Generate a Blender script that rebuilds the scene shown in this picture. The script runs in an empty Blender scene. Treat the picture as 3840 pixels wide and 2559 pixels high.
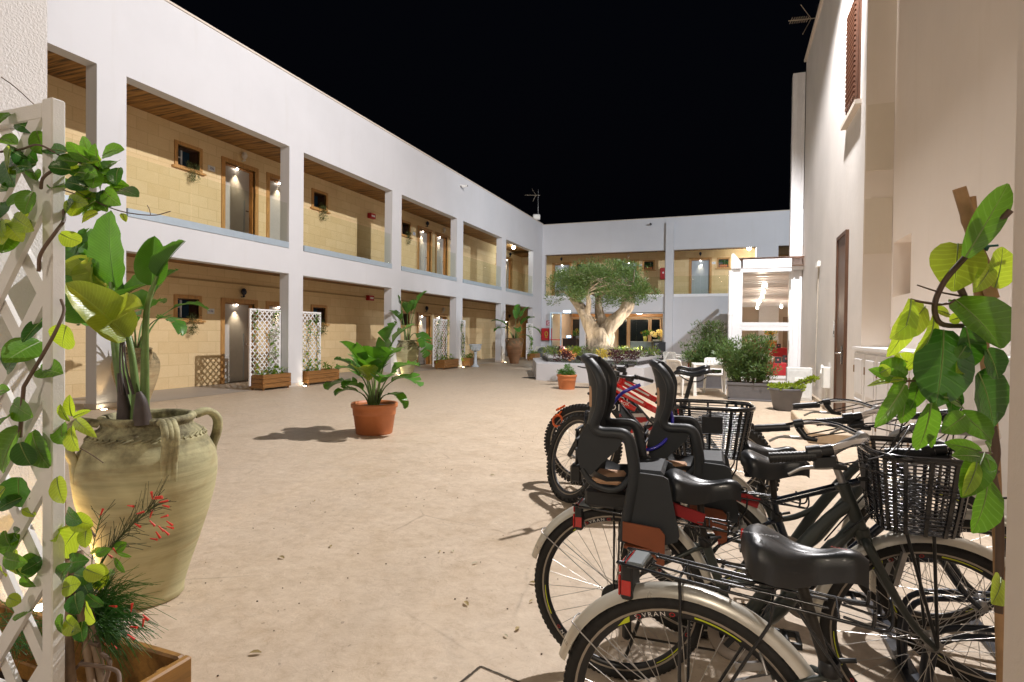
import bpy, math, random
from math import sin, cos, pi, radians, atan2, sqrt, hypot
from mathutils import Vector as V, Matrix, Quaternion
sc = bpy.context.scene
col = sc.collection
random.seed(7)

# ------------------------------------------------------------ camera
FPX = 20/36*3840
YAW = math.atan(818/FPX); PIT = math.atan(-29.9/FPX); ROLL = 0.0115; CAMZ = 1.4
FW = V((-sin(YAW)*cos(PIT), cos(YAW)*cos(PIT), sin(PIT)))
R0 = V((cos(YAW), sin(YAW), 0)); U0 = R0.cross(FW)
RT = R0*cos(ROLL) + U0*sin(ROLL); UP = U0*cos(ROLL) - R0*sin(ROLL)
CAM = V((0, 0, CAMZ))
cd = bpy.data.cameras.new('camera'); cd.lens = 20; cd.sensor_width = 36; cd.clip_end = 400; cd.clip_start = 0.05
co = bpy.data.objects.new('camera', cd); col.objects.link(co)
co.matrix_world = Matrix(((RT.x, UP.x, -FW.x, CAM.x), (RT.y, UP.y, -FW.y, CAM.y), (RT.z, UP.z, -FW.z, CAM.z), (0, 0, 0, 1)))
sc.camera = co

# ------------------------------------------------------------ night sky
w = bpy.data.worlds.new('World'); sc.world = w; w.use_nodes = True
nt = w.node_tree; bg = nt.nodes['Background']
sky = nt.nodes.new('ShaderNodeTexSky'); sky.sky_type = 'NISHITA'; sky.sun_disc = False
sky.sun_elevation = radians(-4); sky.sun_rotation = radians(150); sky.altitude = 50
hs = nt.nodes.new('ShaderNodeHueSaturation'); hs.inputs['Saturation'].default_value = 0.8
add = nt.nodes.new('ShaderNodeMix'); add.data_type = 'RGBA'; add.blend_type = 'ADD'; add.inputs[0].default_value = 1
nt.links.new(sky.outputs[0], hs.inputs['Color']); nt.links.new(hs.outputs[0], add.inputs[6]); add.inputs[7].default_value = (.012, .018, .04, 1)
nt.links.new(add.outputs[2], bg.inputs[0])
bg.inputs[1].default_value = 0.035

# ------------------------------------------------------------ lamps of the place and an added fill lamp
def lamp(name, kind, loc, power, color, size=.05, target=None, angle=160, blend=.5):
    d = bpy.data.lights.new(name, kind); d.energy = power; d.color = color
    d.shadow_soft_size = size
    if kind == 'SPOT': d.spot_size = radians(angle); d.spot_blend = blend
    o = bpy.data.objects.new(name, d); col.objects.link(o); o.location = loc
    if target is not None:
        o.rotation_euler = (V(target)-V(loc)).to_track_quat('-Z', 'Y').to_euler()
    return o
WARM = (1, .72, .42); WARM2 = (1, .62, .28); NEUT = (1, .93, .86)
FLOOD = (.95, 9.5, 9.1)
lamp('flood_light', 'SPOT', FLOOD, 5400, (1, .962, .95), .09, (-6.5, 9.5, 0), 156, .25)
FLOOD2 = (4.8, 17.5, 7.6)
lamp('flood_light_far', 'SPOT', FLOOD2, 4300, (.86, .93, 1), .15, (-5, 30, 3.5), 110, .7)
lamp('passage_light', 'POINT', (.15, -.45, 2.75), 13, (1, .82, .60), .12)
lamp('rear_fill_light', 'POINT', (-1, -14, 9), 2300, (1, .86, .70), .9)  # fill lamp added far behind the camera to lift the shaded sides
sc.view_settings.view_transform = 'Standard'; sc.view_settings.look = 'None'
sc.view_settings.exposure = 0.25; sc.view_settings.gamma = 1
sc.render.engine = 'CYCLES'
sc.cycles.max_bounces = 9; sc.cycles.diffuse_bounces = 7; sc.cycles.transparent_max_bounces = 24
sc.cycles.sample_clamp_indirect = 6
# ------------------------------------------------------------ helpers
def ray(px, py):
    return FW + RT*((px-1920)/FPX) - UP*((py-1279.5)/FPX)
def at(px, py, d): return CAM + ray(px, py)*d
def onz(px, py, z=0):
    r = ray(px, py); return CAM + r*((z-CAMZ)/r.z)
def ony(px, py, y):
    r = ray(px, py); return CAM + r*(y/r.y)
def tag(o, label=None, cat=None, group=None, kind=None):
    if label: o['label'] = label
    if cat: o['category'] = cat
    if group: o['group'] = group
    if kind: o['kind'] = kind
    return o
def wmat(o):
    m = o.matrix_basis.copy(); p = o.parent
    while p: m = p.matrix_basis @ m; p = p.parent
    return m
def thing(name, label, cat, loc=(0, 0, 0), rz=0, group=None, rot=None):
    o = bpy.data.objects.new(name, None); col.objects.link(o)
    o.location = loc; o.rotation_euler = rot if rot else (0, 0, rz)
    o.empty_display_size = .1
    return tag(o, label, cat, group)
def copy_tree(o, parent=None):
    c = o.copy(); col.objects.link(c)
    if parent: c.parent = parent
    for ch in list(o.children): copy_tree(ch, c)
    return c
class MB:
    def __init__(s): s.v = []; s.f = []; s.m = []; s.cur = 0; s.sm = []; s.uv = {}
    def add(s, vs, fs, smooth=False):
        b = len(s.v); s.v += [tuple(v) for v in vs]
        for f in fs: s.f.append(tuple(i+b for i in f)); s.m.append(s.cur); s.sm.append(smooth)
        return s
    def quad(s, a, b, c, d): return s.add([a, b, c, d], [(0, 1, 2, 3)])
    def box(s, x0, x1, y0, y1, z0, z1):
        return s.add([(x0,y0,z0),(x1,y0,z0),(x1,y1,z0),(x0,y1,z0),(x0,y0,z1),(x1,y0,z1),(x1,y1,z1),(x0,y1,z1)],
                     [(0,3,2,1),(4,5,6,7),(0,1,5,4),(1,2,6,5),(2,3,7,6),(3,0,4,7)])
    def rbox(s, x0, x1, y0, y1, z0, z1, r=.01):
        # box with chamfered edges
        vs=[]; fs=[]
        import itertools
        X=(x0,x1);Y=(y0,y1);Z=(z0,z1); idx={}
        for i,j,k in itertools.product((0,1),repeat=3):
            sx=r if i==0 else -r; sy=r if j==0 else -r; sz=r if k==0 else -r
            for ax in range(3):
                p=[X[i]+sx,Y[j]+sy,Z[k]+sz]; p[ax]=(X[i],Y[j],Z[k])[ax]
                idx[(i,j,k,ax)]=len(vs); vs.append(tuple(p))
        def q(*k): fs.append(tuple(idx[a] for a in k))
        for a,(i) in itertools.product(range(3),(0,1)):
            o=[t for t in range(3) if t!=a]
            cs=[(0,0),(1,0),(1,1),(0,1)]
            ks=[]
            for c in cs:
                t=[0,0,0]; t[a]=i; t[o[0]]=c[0]; t[o[1]]=c[1]; ks.append((*t,a))
            q(*ks)
        for a in range(3):
            o=[t for t in range(3) if t!=a]
            for c in ((0,0),(1,0),(1,1),(0,1)):
                t0=[0,0,0]; t0[o[0]]=c[0]; t0[o[1]]=c[1]; t1=list(t0); t1[a]=1
                q((*t0,o[0]),(*t0,o[1]),(*t1,o[1]),(*t1,o[0]))
        for i,j,k in itertools.product((0,1),repeat=3): q((i,j,k,0),(i,j,k,1),(i,j,k,2))
        return s.add(vs, fs)
    def obox(s, c, ax, ay, az):
        # oriented box: centre and three half-axis vectors
        c=V(c); ax=V(ax); ay=V(ay); az=V(az); vs=[]
        for k in (-1,1):
            for i,j in ((-1,-1),(1,-1),(1,1),(-1,1)): vs.append(c+ax*i+ay*j+az*k)
        return s.add(vs,[(0,3,2,1),(4,5,6,7),(0,1,5,4),(1,2,6,5),(2,3,7,6),(3,0,4,7)])
    def bar(s, a, b, w, h, up=(0,0,1)):
        a=V(a); b=V(b); d=(b-a); L=d.length; d.normalize(); up=V(up)
        side=d.cross(up)
        if side.length<1e-4: side=d.cross(V((1,0,0)))
        side.normalize(); u=side.cross(d)
        return s.obox((a+b)/2, d*L/2, side*w/2, u*h/2)
    def tube(s, pts, r, n=8, closed=False, caps=True, flat=None):
        P=[V(p) for p in pts]; N=len(P); rs=r if isinstance(r,(list,tuple)) else [r]*N
        vs=[]; fs=[]; prev=None
        for i in range(N):
            if closed: t=P[(i+1)%N]-P[i-1]
            else: t=P[min(i+1,N-1)]-P[max(i-1,0)]
            if t.length<1e-9: t=V((0,0,1))
            t.normalize()
            if prev is None:
                a=V((0,0,1)) if abs(t.z)<.9 else V((1,0,0)); nrm=(a-t*a.dot(t)).normalized()
            else:
                nrm=prev-t*prev.dot(t)
                if nrm.length<1e-6: nrm=V((1,0,0))-t*t.x
                nrm.normalize()
            prev=nrm; bn=t.cross(nrm)
            for k in range(n):
                an=2*pi*k/n; fx=1 if not flat else flat
                vs.append(P[i]+nrm*cos(an)*rs[i]+bn*sin(an)*rs[i]*fx)
        M=N if closed else N-1
        for i in range(M):
            j=(i+1)%N
            for k in range(n):
                l=(k+1)%n; fs.append((i*n+k,i*n+l,j*n+l,j*n+k))
        s.add(vs,fs,True)
        if caps and not closed:
            s.add(vs[:n],[tuple(reversed(range(n)))]); s.add(vs[-n:],[tuple(range(n))])
        return s
    def lathe(s, prof, n=32, c=(0,0,0), axis='z', sx=1, sy=1, cap=False):
        vs=[]; fs=[]; c=V(c)
        for r,z in prof:
            for k in range(n):
                a=2*pi*k/n; p=(r*cos(a)*sx, r*sin(a)*sy, z)
                if axis=='y': p=(p[0], p[2], p[1])
                elif axis=='x': p=(p[2], p[0], p[1])
                vs.append(c+V(p))
        for i in range(len(prof)-1):
            for k in range(n):
                l=(k+1)%n; fs.append((i*n+k,i*n+l,(i+1)*n+l,(i+1)*n+k))
        s.add(vs,fs,True)
        if cap: s.add(vs[-n:],[tuple(range(n))])
        return s
    def ball(s, c, r, n=10, m=7, sc3=(1,1,1)):
        prof=[(max(1e-4,r*sin(pi*i/m)), -r*cos(pi*i/m)) for i in range(m+1)]
        b=len(s.v); s.lathe(prof,n)
        for i in range(b,len(s.v)):
            x,y,z=s.v[i]; s.v[i]=(x*sc3[0]+c[0],y*sc3[1]+c[1],z*sc3[2]+c[2])
        return s
    def prism(s, poly, o, u, v, n):
        # polygon (list of 2-D) in plane o+u*a+v*b, extruded by vector n
        o=V(o);u=V(u);v=V(v);n=V(n); N=len(poly)
        P=[o+u*a+v*b for a,b in poly]; Q=[p+n for p in P]
        s.add(P+Q,[tuple(reversed(range(N))),tuple(range(N,2*N))]+[(i,(i+1)%N,(i+1)%N+N,i+N) for i in range(N)])
        return s
    def leaf(s, base, d, up, L, W, bend=.3, fold=.25, n=5, tipw=.5, twist=0, wave=0):
        # leaf blade along d, droop towards -up
        d=V(d).normalized(); up=V(up); side=d.cross(up)
        if side.length<1e-3: side=d.cross(V((.3,.9,.1)))
        side.normalize(); up=side.cross(d).normalized()
        if twist:
            q=Quaternion(d,twist); side=q@side; up=q@up
        vs=[];fs=[];p=V(base);ang=0
        for i in range(n+1):
            t=i/n; w=W*.5*max(.03,sin(pi*min(1,t*.95+.045))**.62)
            dd=d*cos(ang)-up*sin(ang); uu=up*cos(ang)+d*sin(ang)
            fo=uu*w*fold*2; wv=uu*(wave*w*sin(i*2.3))
            vs+=[p+side*w+fo+wv, p+side*w*.5+fo*.35, p, p-side*w*.5+fo*.35, p-side*w+fo-wv]
            b0=len(s.v)+len(vs)-5
            for q_,u_ in enumerate((1,.5,0,-.5,-1)): s.uv[b0+q_]=(t,u_,1.0)
            p=p+dd*(L/n); ang+=bend/n
        for i in range(n):
            for k in range(4): fs.append((i*5+k,i*5+k+1,i*5+k+6,i*5+k+5))
        return s.add(vs,fs,True)
    def xf(s, M, start=0):
        for i in range(start,len(s.v)): s.v[i]=tuple(M@V(s.v[i]))
        return s
    def build(s, name, mats, parent=None, world=False, label=None, cat=None, group=None, kind=None, auto=None):
        me=bpy.data.meshes.new(name)
        vs=s.v
        if world and parent is not None:
            inv=wmat(parent).inverted(); vs=[tuple(inv@V(v)) for v in vs]
        me.from_pydata(vs,[],s.f)
        if not isinstance(mats,(list,tuple)): mats=[mats]
        for m in mats: me.materials.append(m)
        me.polygons.foreach_set('material_index',s.m); me.polygons.foreach_set('use_smooth',s.sm)
        if s.uv:
            at_=me.attributes.new('luv','FLOAT_VECTOR','POINT')
            buf=[0.0]*(3*len(s.v))
            for k_,(a_,b_,c_) in s.uv.items(): buf[3*k_:3*k_+3]=(a_,b_,c_)
            at_.data.foreach_set('vector',buf)
        me.update()
        o=bpy.data.objects.new(name,me); col.objects.link(o)
        if parent is not None: o.parent=parent
        return tag(o,label,cat,group,kind)
def wall_holes(mb, f, u0, u1, v0, v1, holes, depth):
    # sheet in (u,v) with rectangular holes; f(u,v,w) -> point, w = depth behind the face; reveals on each hole
    us=sorted({u0,u1,*[h[0] for h in holes],*[h[1] for h in holes]}); vs=sorted({v0,v1,*[h[2] for h in holes],*[h[3] for h in holes]})
    us=[u for u in us if u0<=u<=u1]; vs=[v for v in vs if v0<=v<=v1]
    for i in range(len(us)-1):
        for j in range(len(vs)-1):
            cu=(us[i]+us[i+1])/2; cv=(vs[j]+vs[j+1])/2
            if any(h[0]<cu<h[1] and h[2]<cv<h[3] for h in holes): continue
            mb.quad(f(us[i],vs[j],0),f(us[i+1],vs[j],0),f(us[i+1],vs[j+1],0),f(us[i],vs[j+1],0))
    for a,b,c,d in holes:
        P=[(a,c),(b,c),(b,d),(a,d)]
        for k in range(4):
            p=P[k];q=P[(k+1)%4]
            mb.quad(f(*p,0),f(*q,0),f(*q,depth),f(*p,depth))
def text_mb(mb, s, size, o, u, v, ext=0, align='CENTER', bend=None, spacing=1.0):
    cu=bpy.data.curves.new('t','FONT'); cu.body=s; cu.size=size; cu.align_x=align; cu.align_y='CENTER'; cu.extrude=ext; cu.resolution_u=2; cu.space_character=spacing
    ob=bpy.data.objects.new('t',cu); col.objects.link(ob)
    dg=bpy.context.evaluated_depsgraph_get(); me=bpy.data.meshes.new_from_object(ob.evaluated_get(dg))
    o=V(o);u=V(u);v=V(v);n=u.cross(v)
    if bend: vs=[bend(p.co.x,p.co.y,p.co.z) for p in me.vertices]
    else: vs=[o+u*p.co.x+v*p.co.y+n*p.co.z for p in me.vertices]
    mb.add(vs,[tuple(p.vertices) for p in me.polygons])
    bpy.data.objects.remove(ob); bpy.data.curves.remove(cu); bpy.data.meshes.remove(me)
    return mb
def bez(P, n=12):
    # Catmull-Rom through points
    P=[V(p) for p in P]; out=[]
    Q=[P[0]*2-P[1]]+P+[P[-1]*2-P[-2]]
    for i in range(1,len(Q)-2):
        for k in range(n):
            t=k/n; a,b,c,d=Q[i-1],Q[i],Q[i+1],Q[i+2]
            out.append(.5*((2*b)+(c-a)*t+(2*a-5*b+4*c-d)*t*t+(3*b-a-3*c+d)*t**3))
    out.append(P[-1]); return out

# ------------------------------------------------------------ materials
MATS={}
def newmat(name):
    m=bpy.data.materials.new(name); m.use_nodes=True; nt=m.node_tree
    return m,nt,nt.nodes['Principled BSDF']
def N(nt,t,**k):
    n=nt.nodes.new(t)
    for a,b in k.items():
        if a.startswith('i_'): n.inputs[a[2:].replace('_',' ')].default_value=b
        else: setattr(n,a,b)
    return n
def c4(c): return (*c,1)
def objco(nt,scale=(1,1,1),swap=None):
    tc=N(nt,'ShaderNodeTexCoord'); mp=N(nt,'ShaderNodeMapping'); mp.inputs['Scale'].default_value=scale
    if swap:
        s=N(nt,'ShaderNodeSeparateXYZ'); c=N(nt,'ShaderNodeCombineXYZ'); nt.links.new(tc.outputs['Object'],s.inputs[0])
        for i,a in enumerate(swap): nt.links.new(s.outputs[a],c.inputs[i])
        nt.links.new(c.outputs[0],mp.inputs[0])
    else: nt.links.new(tc.outputs['Object'],mp.inputs[0])
    return mp.outputs[0]
def ramp(nt,fac,stops):
    r=N(nt,'ShaderNodeValToRGB'); e=r.color_ramp.elements
    while len(e)<len(stops): e.new(.5)
    for k,(p,c) in enumerate(stops): e[k].position=p; e[k].color=c4(c) if len(c)==3 else c
    nt.links.new(fac,r.inputs[0]); return r.outputs[0]
def bump(nt,b,h,strength=.3,dist=.01):
    n=N(nt,'ShaderNodeBump'); n.inputs['Strength'].default_value=strength; n.inputs['Distance'].default_value=dist
    nt.links.new(h,n.inputs['Height']); nt.links.new(n.outputs[0],b.inputs['Normal'])
def mix(nt,f,a,b,mode='MIX'):
    m=N(nt,'ShaderNodeMix',data_type='RGBA',blend_type=mode)
    for s,x in ((0,f),(6,a),(7,b)):
        if isinstance(x,(int,float)): m.inputs[s].default_value=x
        elif isinstance(x,tuple): m.inputs[s].default_value=c4(x)
        else: nt.links.new(x,m.inputs[s])
    return m.outputs[2]
def noise(nt,co,scale,detail=6,rough=.6,dist=0):
    n=N(nt,'ShaderNodeTexNoise'); n.inputs['Scale'].default_value=scale; n.inputs['Detail'].default_value=detail
    n.inputs['Roughness'].default_value=rough; n.inputs['Distortion'].default_value=dist
    nt.links.new(co,n.inputs['Vector']); return n.outputs[0]
def plain(name,c,rough=.5,metal=0,var=.12,scale=8,spec=.5,bumpk=0,bscale=200,coat=0):
    if name in MATS: return MATS[name]
    m,nt,b=newmat(name); co=objco(nt)
    lo=tuple(x*(1-var) for x in c); hi=tuple(min(1,x*(1+var)) for x in c)
    nt.links.new(ramp(nt,noise(nt,co,scale),[(.3,lo),(.7,hi)]),b.inputs['Base Color'])
    r=N(nt,'ShaderNodeMapRange'); nt.links.new(noise(nt,co,scale*3),r.inputs[0]); r.inputs[3].default_value=max(.02,rough-.08); r.inputs[4].default_value=min(1,rough+.08)
    nt.links.new(r.outputs[0],b.inputs['Roughness'])
    b.inputs['Metallic'].default_value=metal; b.inputs['Specular IOR Level'].default_value=spec; b.inputs['Coat Weight'].default_value=coat
    if bumpk: bump(nt,b,noise(nt,co,bscale,2),bumpk,.002)
    MATS[name]=m; return m
def emit(name,c,s):
    if name in MATS: return MATS[name]
    m,nt,b=newmat(name); b.inputs['Base Color'].default_value=c4(c); b.inputs['Emission Color'].default_value=c4(c); b.inputs['Emission Strength'].default_value=s
    MATS[name]=m; return m
def stucco(name,c,grain=.35,gs=140,stain=.06,rough=.85):
    m,nt,b=newmat(name); co=objco(nt)
    a=noise(nt,co,.7,5); f=ramp(nt,a,[(.35,tuple(x*(1-stain) for x in c)),(.65,c)])
    cz=objco(nt,(3,3,.25)); st=noise(nt,cz,1.3,4,.7)
    f2=mix(nt,ramp(nt,st,[(.55,(0,0,0)),(.8,(.35,.35,.35))]),f,tuple(x*.86*k for x,k in zip(c,(1,.97,.9))))
    nt.links.new(f2,b.inputs['Base Color']); b.inputs['Roughness'].default_value=rough; b.inputs['Specular IOR Level'].default_value=.25
    bump(nt,b,noise(nt,co,gs,3,.6),grain,.006)
    MATS[name]=m; return m
def leafmat(name,c,trans=.35,rough=.35,hue=.25,vein=True,veins=9,veink=.55,gloss=.5):
    m,nt,b=newmat(name); co=objco(nt)
    geo=N(nt,'ShaderNodeNewGeometry')
    rnd=geo.outputs['Random Per Island']
    lo=tuple(x*(1-hue) for x in c); hi=(min(1,c[0]*(1+hue*1.3)),min(1,c[1]*(1+hue)),c[2]*(1+hue*.3))
    base=ramp(nt,rnd,[(0,lo),(1,hi)])
    base=mix(nt,.5,base,ramp(nt,noise(nt,co,14,3),[(.3,tuple(x*.75 for x in c)),(.7,tuple(min(1,x*1.25) for x in c))]))
    hgt=None
    if vein:
        at=N(nt,'ShaderNodeAttribute',attribute_name='luv'); sp=N(nt,'ShaderNodeSeparateXYZ'); nt.links.new(at.outputs['Vector'],sp.inputs[0])
        def M_(op,a,b=0,c=0):
            n=N(nt,'ShaderNodeMath',operation=op)
            for i,x in enumerate((a,b,c)):
                if isinstance(x,(int,float)): n.inputs[i].default_value=x
                else: nt.links.new(x,n.inputs[i])
            return n.outputs[0]
        au=M_('ABSOLUTE',sp.outputs[1]); ph=M_('MULTIPLY_ADD',sp.outputs[0],veins,M_('MULTIPLY',au,-veins*.16)); sn=M_('SINE',M_('MULTIPLY',ph,6.2832))
        vl=M_('MULTIPLY',M_('SMOOTH_MAX' if False else 'MAXIMUM',M_('MULTIPLY_ADD',sn,2.5,-1.6),0),sp.outputs[2]); mdr=M_('MULTIPLY',M_('LESS_THAN',au,.055),sp.outputs[2])
        base=mix(nt,M_('MULTIPLY',M_('MINIMUM',M_('ADD',M_('MULTIPLY',vl,.5),mdr),1),veink),base,tuple(min(1,x*1.7+.05) for x in c))
        blem=ramp(nt,noise(nt,co,38,4,.7),[(.68,(0,0,0)),(.74,(.55,.55,.55))]); base=mix(nt,blem,base,(c[0]*1.6+.02,c[1]*.8,c[2]*.6))
        hgt=M_('SUBTRACT',noise(nt,co,60,2),M_('MULTIPLY',vl,.8))
    nt.links.new(base,b.inputs['Base Color']); b.inputs['Roughness'].default_value=rough; b.inputs['Specular IOR Level'].default_value=gloss
    t=N(nt,'ShaderNodeBsdfTranslucent'); tc=mix(nt,1.0,base,(2.2,2.0,.55),'MULTIPLY'); nt.links.new(tc,t.inputs['Color'])
    mx=N(nt,'ShaderNodeMixShader'); mx.inputs[0].default_value=trans
    nt.links.new(b.outputs[0],mx.inputs[1]); nt.links.new(t.outputs[0],mx.inputs[2])
    nt.links.new(mx.outputs[0],nt.nodes['Material Output'].inputs[0])
    if vein: bump(nt,b,hgt,.3,.003)
    MATS[name]=m; return m
def glassmat(name,tint=(.95,.97,.95),refl=1.0):
    m,nt,b=newmat(name); nt.nodes.remove(b)
    t=N(nt,'ShaderNodeBsdfTransparent'); t.inputs[0].default_value=c4(tint)
    g=N(nt,'ShaderNodeBsdfGlossy'); g.inputs['Roughness'].default_value=.02; g.inputs[0].default_value=(refl,refl,refl,1)
    lw=N(nt,'ShaderNodeLayerWeight'); lw.inputs[0].default_value=.05; fr=N(nt,'ShaderNodeMath',operation='MULTIPLY'); nt.links.new(lw.outputs[0],fr.inputs[0]); fr.inputs[1].default_value=.55
    mx=N(nt,'ShaderNodeMixShader'); nt.links.new(fr.outputs[0],mx.inputs[0]); nt.links.new(t.outputs[0],mx.inputs[1]); nt.links.new(g.outputs[0],mx.inputs[2])
    nt.links.new(mx.outputs[0],nt.nodes['Material Output'].inputs[0]); MATS[name]=m; return m
def woodmat(name,c,axis='z',rough=.45,scale=1):
    m,nt,b=newmat(name)
    s={'x':(1.2,14,14),'y':(14,1.2,14),'z':(14,14,1.2)}[axis]; co=objco(nt,tuple(x*scale for x in s))
    a=noise(nt,co,3,8,.65,.6)
    nt.links.new(ramp(nt,a,[(.25,tuple(x*.45 for x in c)),(.5,c),(.75,tuple(min(1,x*1.35) for x in c))]),b.inputs['Base Color'])
    b.inputs['Roughness'].default_value=rough; bump(nt,b,a,.2,.003); MATS[name]=m; return m
white_wall=stucco('white_render',(.585,.585,.61),.15,90,.05)
rough_white=stucco('rough_white_render',(.8,.79,.79),.9,85,.04)
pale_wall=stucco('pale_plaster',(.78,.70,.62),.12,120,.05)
old_wall=stucco('old_plaster',(.75,.72,.69),.5,9,.1)
patch_m=stucco('bare_render_patch',(.60,.52,.41),.3,120,.1)
def stone(name,swap):
    m,nt,b=newmat(name); co=objco(nt,(1,1,1),swap)
    br=N(nt,'ShaderNodeTexBrick'); br.offset=.5; br.inputs['Scale'].default_value=1; br.inputs['Brick Width'].default_value=.52; br.inputs['Row Height'].default_value=.275
    br.inputs['Mortar Size'].default_value=.010; br.inputs['Mortar Smooth'].default_value=.3; br.inputs['Bias'].default_value=0
    br.inputs['Color1'].default_value=(.80,.63,.38,1); br.inputs['Color2'].default_value=(.70,.52,.28,1); br.inputs['Mortar'].default_value=(.60,.44,.23,1)
    nt.links.new(co,br.inputs['Vector'])
    n1=noise(nt,co,5,6,.7); n2=noise(nt,co,40,3)
    c=mix(nt,.35,br.outputs[0],ramp(nt,n1,[(.3,(.66,.49,.26)),(.7,(.80,.64,.40))]))
    c=mix(nt,.18,c,ramp(nt,n2,[(.3,(.52,.37,.19)),(.7,(.84,.66,.38))]))
    nt.links.new(c,b.inputs['Base Color']); b.inputs['Roughness'].default_value=.85; b.inputs['Specular IOR Level'].default_value=.2
    ad=N(nt,'ShaderNodeMath',operation='MULTIPLY_ADD'); nt.links.new(br.outputs['Fac'],ad.inputs[0]); ad.inputs[1].default_value=-.5; nt.links.new(n1,ad.inputs[2])
    bump(nt,b,ad.outputs[0],.35,.01); MATS[name]=m; return m
stone_x=stone('lecce_stone_blocks',('Y','Z','X')); stone_y=stone('lecce_stone_blocks_far',('X','Z','Y'))
def cane(name,sc3):
    m,nt,b=newmat(name); co=objco(nt,sc3); a=noise(nt,co,1,4,.7,.3)
    nt.links.new(ramp(nt,a,[(.36,(.02,.008,.002)),(.48,(.26,.125,.03)),(.7,(.46,.25,.075))]),b.inputs['Base Color']); b.inputs['Roughness'].default_value=.6
    bump(nt,b,a,.8,.02); MATS[name]=m; return m
cane_x=cane('cane_ceiling',(.8,17,1)); cane_y=cane('cane_ceiling_far',(17,.8,1))
def ground_mat():
    m,nt,b=newmat('stamped_concrete'); co=objco(nt)
    base=ramp(nt,noise(nt,co,.55,6,.6,.4),[(.3,(.49,.385,.275)),(.5,(.55,.44,.325)),(.7,(.60,.49,.375))])
    st=noise(nt,co,2.6,9,.68,.5); base=mix(nt,.65,base,ramp(nt,st,[(.3,(.43,.32,.205)),(.48,(.54,.43,.315)),(.68,(.63,.52,.40))]))
    pt=noise(nt,co,1.7,5,.7,1.2); base=mix(nt,ramp(nt,pt,[(.56,(0,0,0)),(.66,(.5,.5,.5))]),base,(.43,.36,.285))
    rs=noise(nt,co,3.3,6,.7,.8); base=mix(nt,ramp(nt,rs,[(.6,(0,0,0)),(.72,(.35,.35,.35))]),base,(.55,.36,.21))
    # hairline cracks
    mp=N(nt,'ShaderNodeMixRGB'); mp.inputs[0].default_value=.12; nt.links.new(co,mp.inputs[1])
    nn=N(nt,'ShaderNodeTexNoise'); nn.inputs['Scale'].default_value=1.6; nn.inputs['Detail'].default_value=7; nt.links.new(co,nn.inputs['Vector']); nt.links.new(nn.outputs['Color'],mp.inputs[2])
    vo=N(nt,'ShaderNodeTexVoronoi',feature='DISTANCE_TO_EDGE'); vo.inputs['Scale'].default_value=.75; nt.links.new(mp.outputs[0],vo.inputs['Vector'])
    gate=ramp(nt,noise(nt,co,.9,4),[(.5,(0,0,0)),(.58,(1,1,1))])
    ck=mix(nt,1.0,ramp(nt,vo.outputs[0],[(0,(.8,.8,.8)),(.006,(0,0,0))]),gate,'MULTIPLY')
    base=mix(nt,ck,base,(.16,.12,.085))
    fg=noise(nt,co,11,10,.78,.3); base=mix(nt,.5,base,ramp(nt,fg,[(.32,(.36,.27,.18)),(.5,(.55,.44,.325)),(.66,(.68,.57,.44))]))
    vv=noise(nt,co,5.5,8,.75,1.6); base=mix(nt,ramp(nt,vv,[(.585,(0,0,0)),(.60,(.45,.45,.45)),(.63,(0,0,0))]),base,(.34,.26,.18))
    sp=noise(nt,co,26,2,.5); base=mix(nt,ramp(nt,sp,[(.70,(0,0,0)),(.74,(.6,.6,.6))]),base,(.22,.17,.125))
    nt.links.new(base,b.inputs['Base Color'])
    r=N(nt,'ShaderNodeMapRange'); nt.links.new(st,r.inputs[0]); r.inputs[1].default_value=.3; r.inputs[2].default_value=.7; r.inputs[3].default_value=.36; r.inputs[4].default_value=.6
    nt.links.new(r.outputs[0],b.inputs['Roughness']); b.inputs['Specular IOR Level'].default_value=.42
    h=N(nt,'ShaderNodeMath',operation='MULTIPLY_ADD'); nt.links.new(fg,h.inputs[0]); h.inputs[1].default_value=.8; nt.links.new(noise(nt,co,.9,3),h.inputs[2])
    bump(nt,b,h.outputs[0],.35,.03); MATS['g']=m; return m
ground_m=ground_mat()
walk_m=stucco('grey_walkway_screed',(.43,.38,.33),.2,20,.12,.5)
door_wood=woodmat('honey_wood',(.42,.19,.05)); frame_wood=woodmat('pale_honey_wood',(.50,.27,.09))
dark_wood=woodmat('dark_brown_wood',(.10,.045,.022)); box_wood=woodmat('stained_planter_wood',(.24,.11,.03),'y')
door_grey=plain('pale_grey_door',(.47,.45,.42),.35,var=.04); glass_m=glassmat('clear_glass'); green_glass=glassmat('balustrade_glass',(.93,.95,.92))
dark_m=plain('dark_void',(.012,.011,.01),.6); pane_m=plain('dark_window_pane',(.02,.05,.09),.08,var=.2)
alu=plain('grey_aluminium',(.40,.45,.50),.35,.6,var=.05); steel=plain('brushed_steel',(.6,.6,.6),.25,1); chrome=plain('chrome',(.72,.72,.72),.12,1,var=.05)
white_paint=plain('white_paint',(.78,.78,.8),.4,var=.03); white_plastic=plain('white_plastic',(.8,.79,.76),.35,var=.03)
black_pl=plain('black_plastic',(.012,.013,.015),.42,var=.3); lampblue=plain('dark_blue_ceramic',(.012,.018,.05),.25)
emit_w=emit('lamp_glow_warm',(1,.86,.6),25); emit_c=emit('lamp_glow_cool',(.9,1,.97),40); emit_n=emit('lamp_glow_neutral',(1,.93,.82),18)
# ------------------------------------------------------------ ground
mb=MB(); mb.quad((-60,-20,0),(60,-20,0),(60,80,0),(-60,80,0)); mb.build('ground',ground_m,kind='structure')
mb=MB(); mb.quad((-12.2,-3,.004),(-10.3,-3,.004),(-10.3,33.4,.004),(-12.2,33.4,.004)); mb.build('walkway',walk_m,kind='structure')

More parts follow.
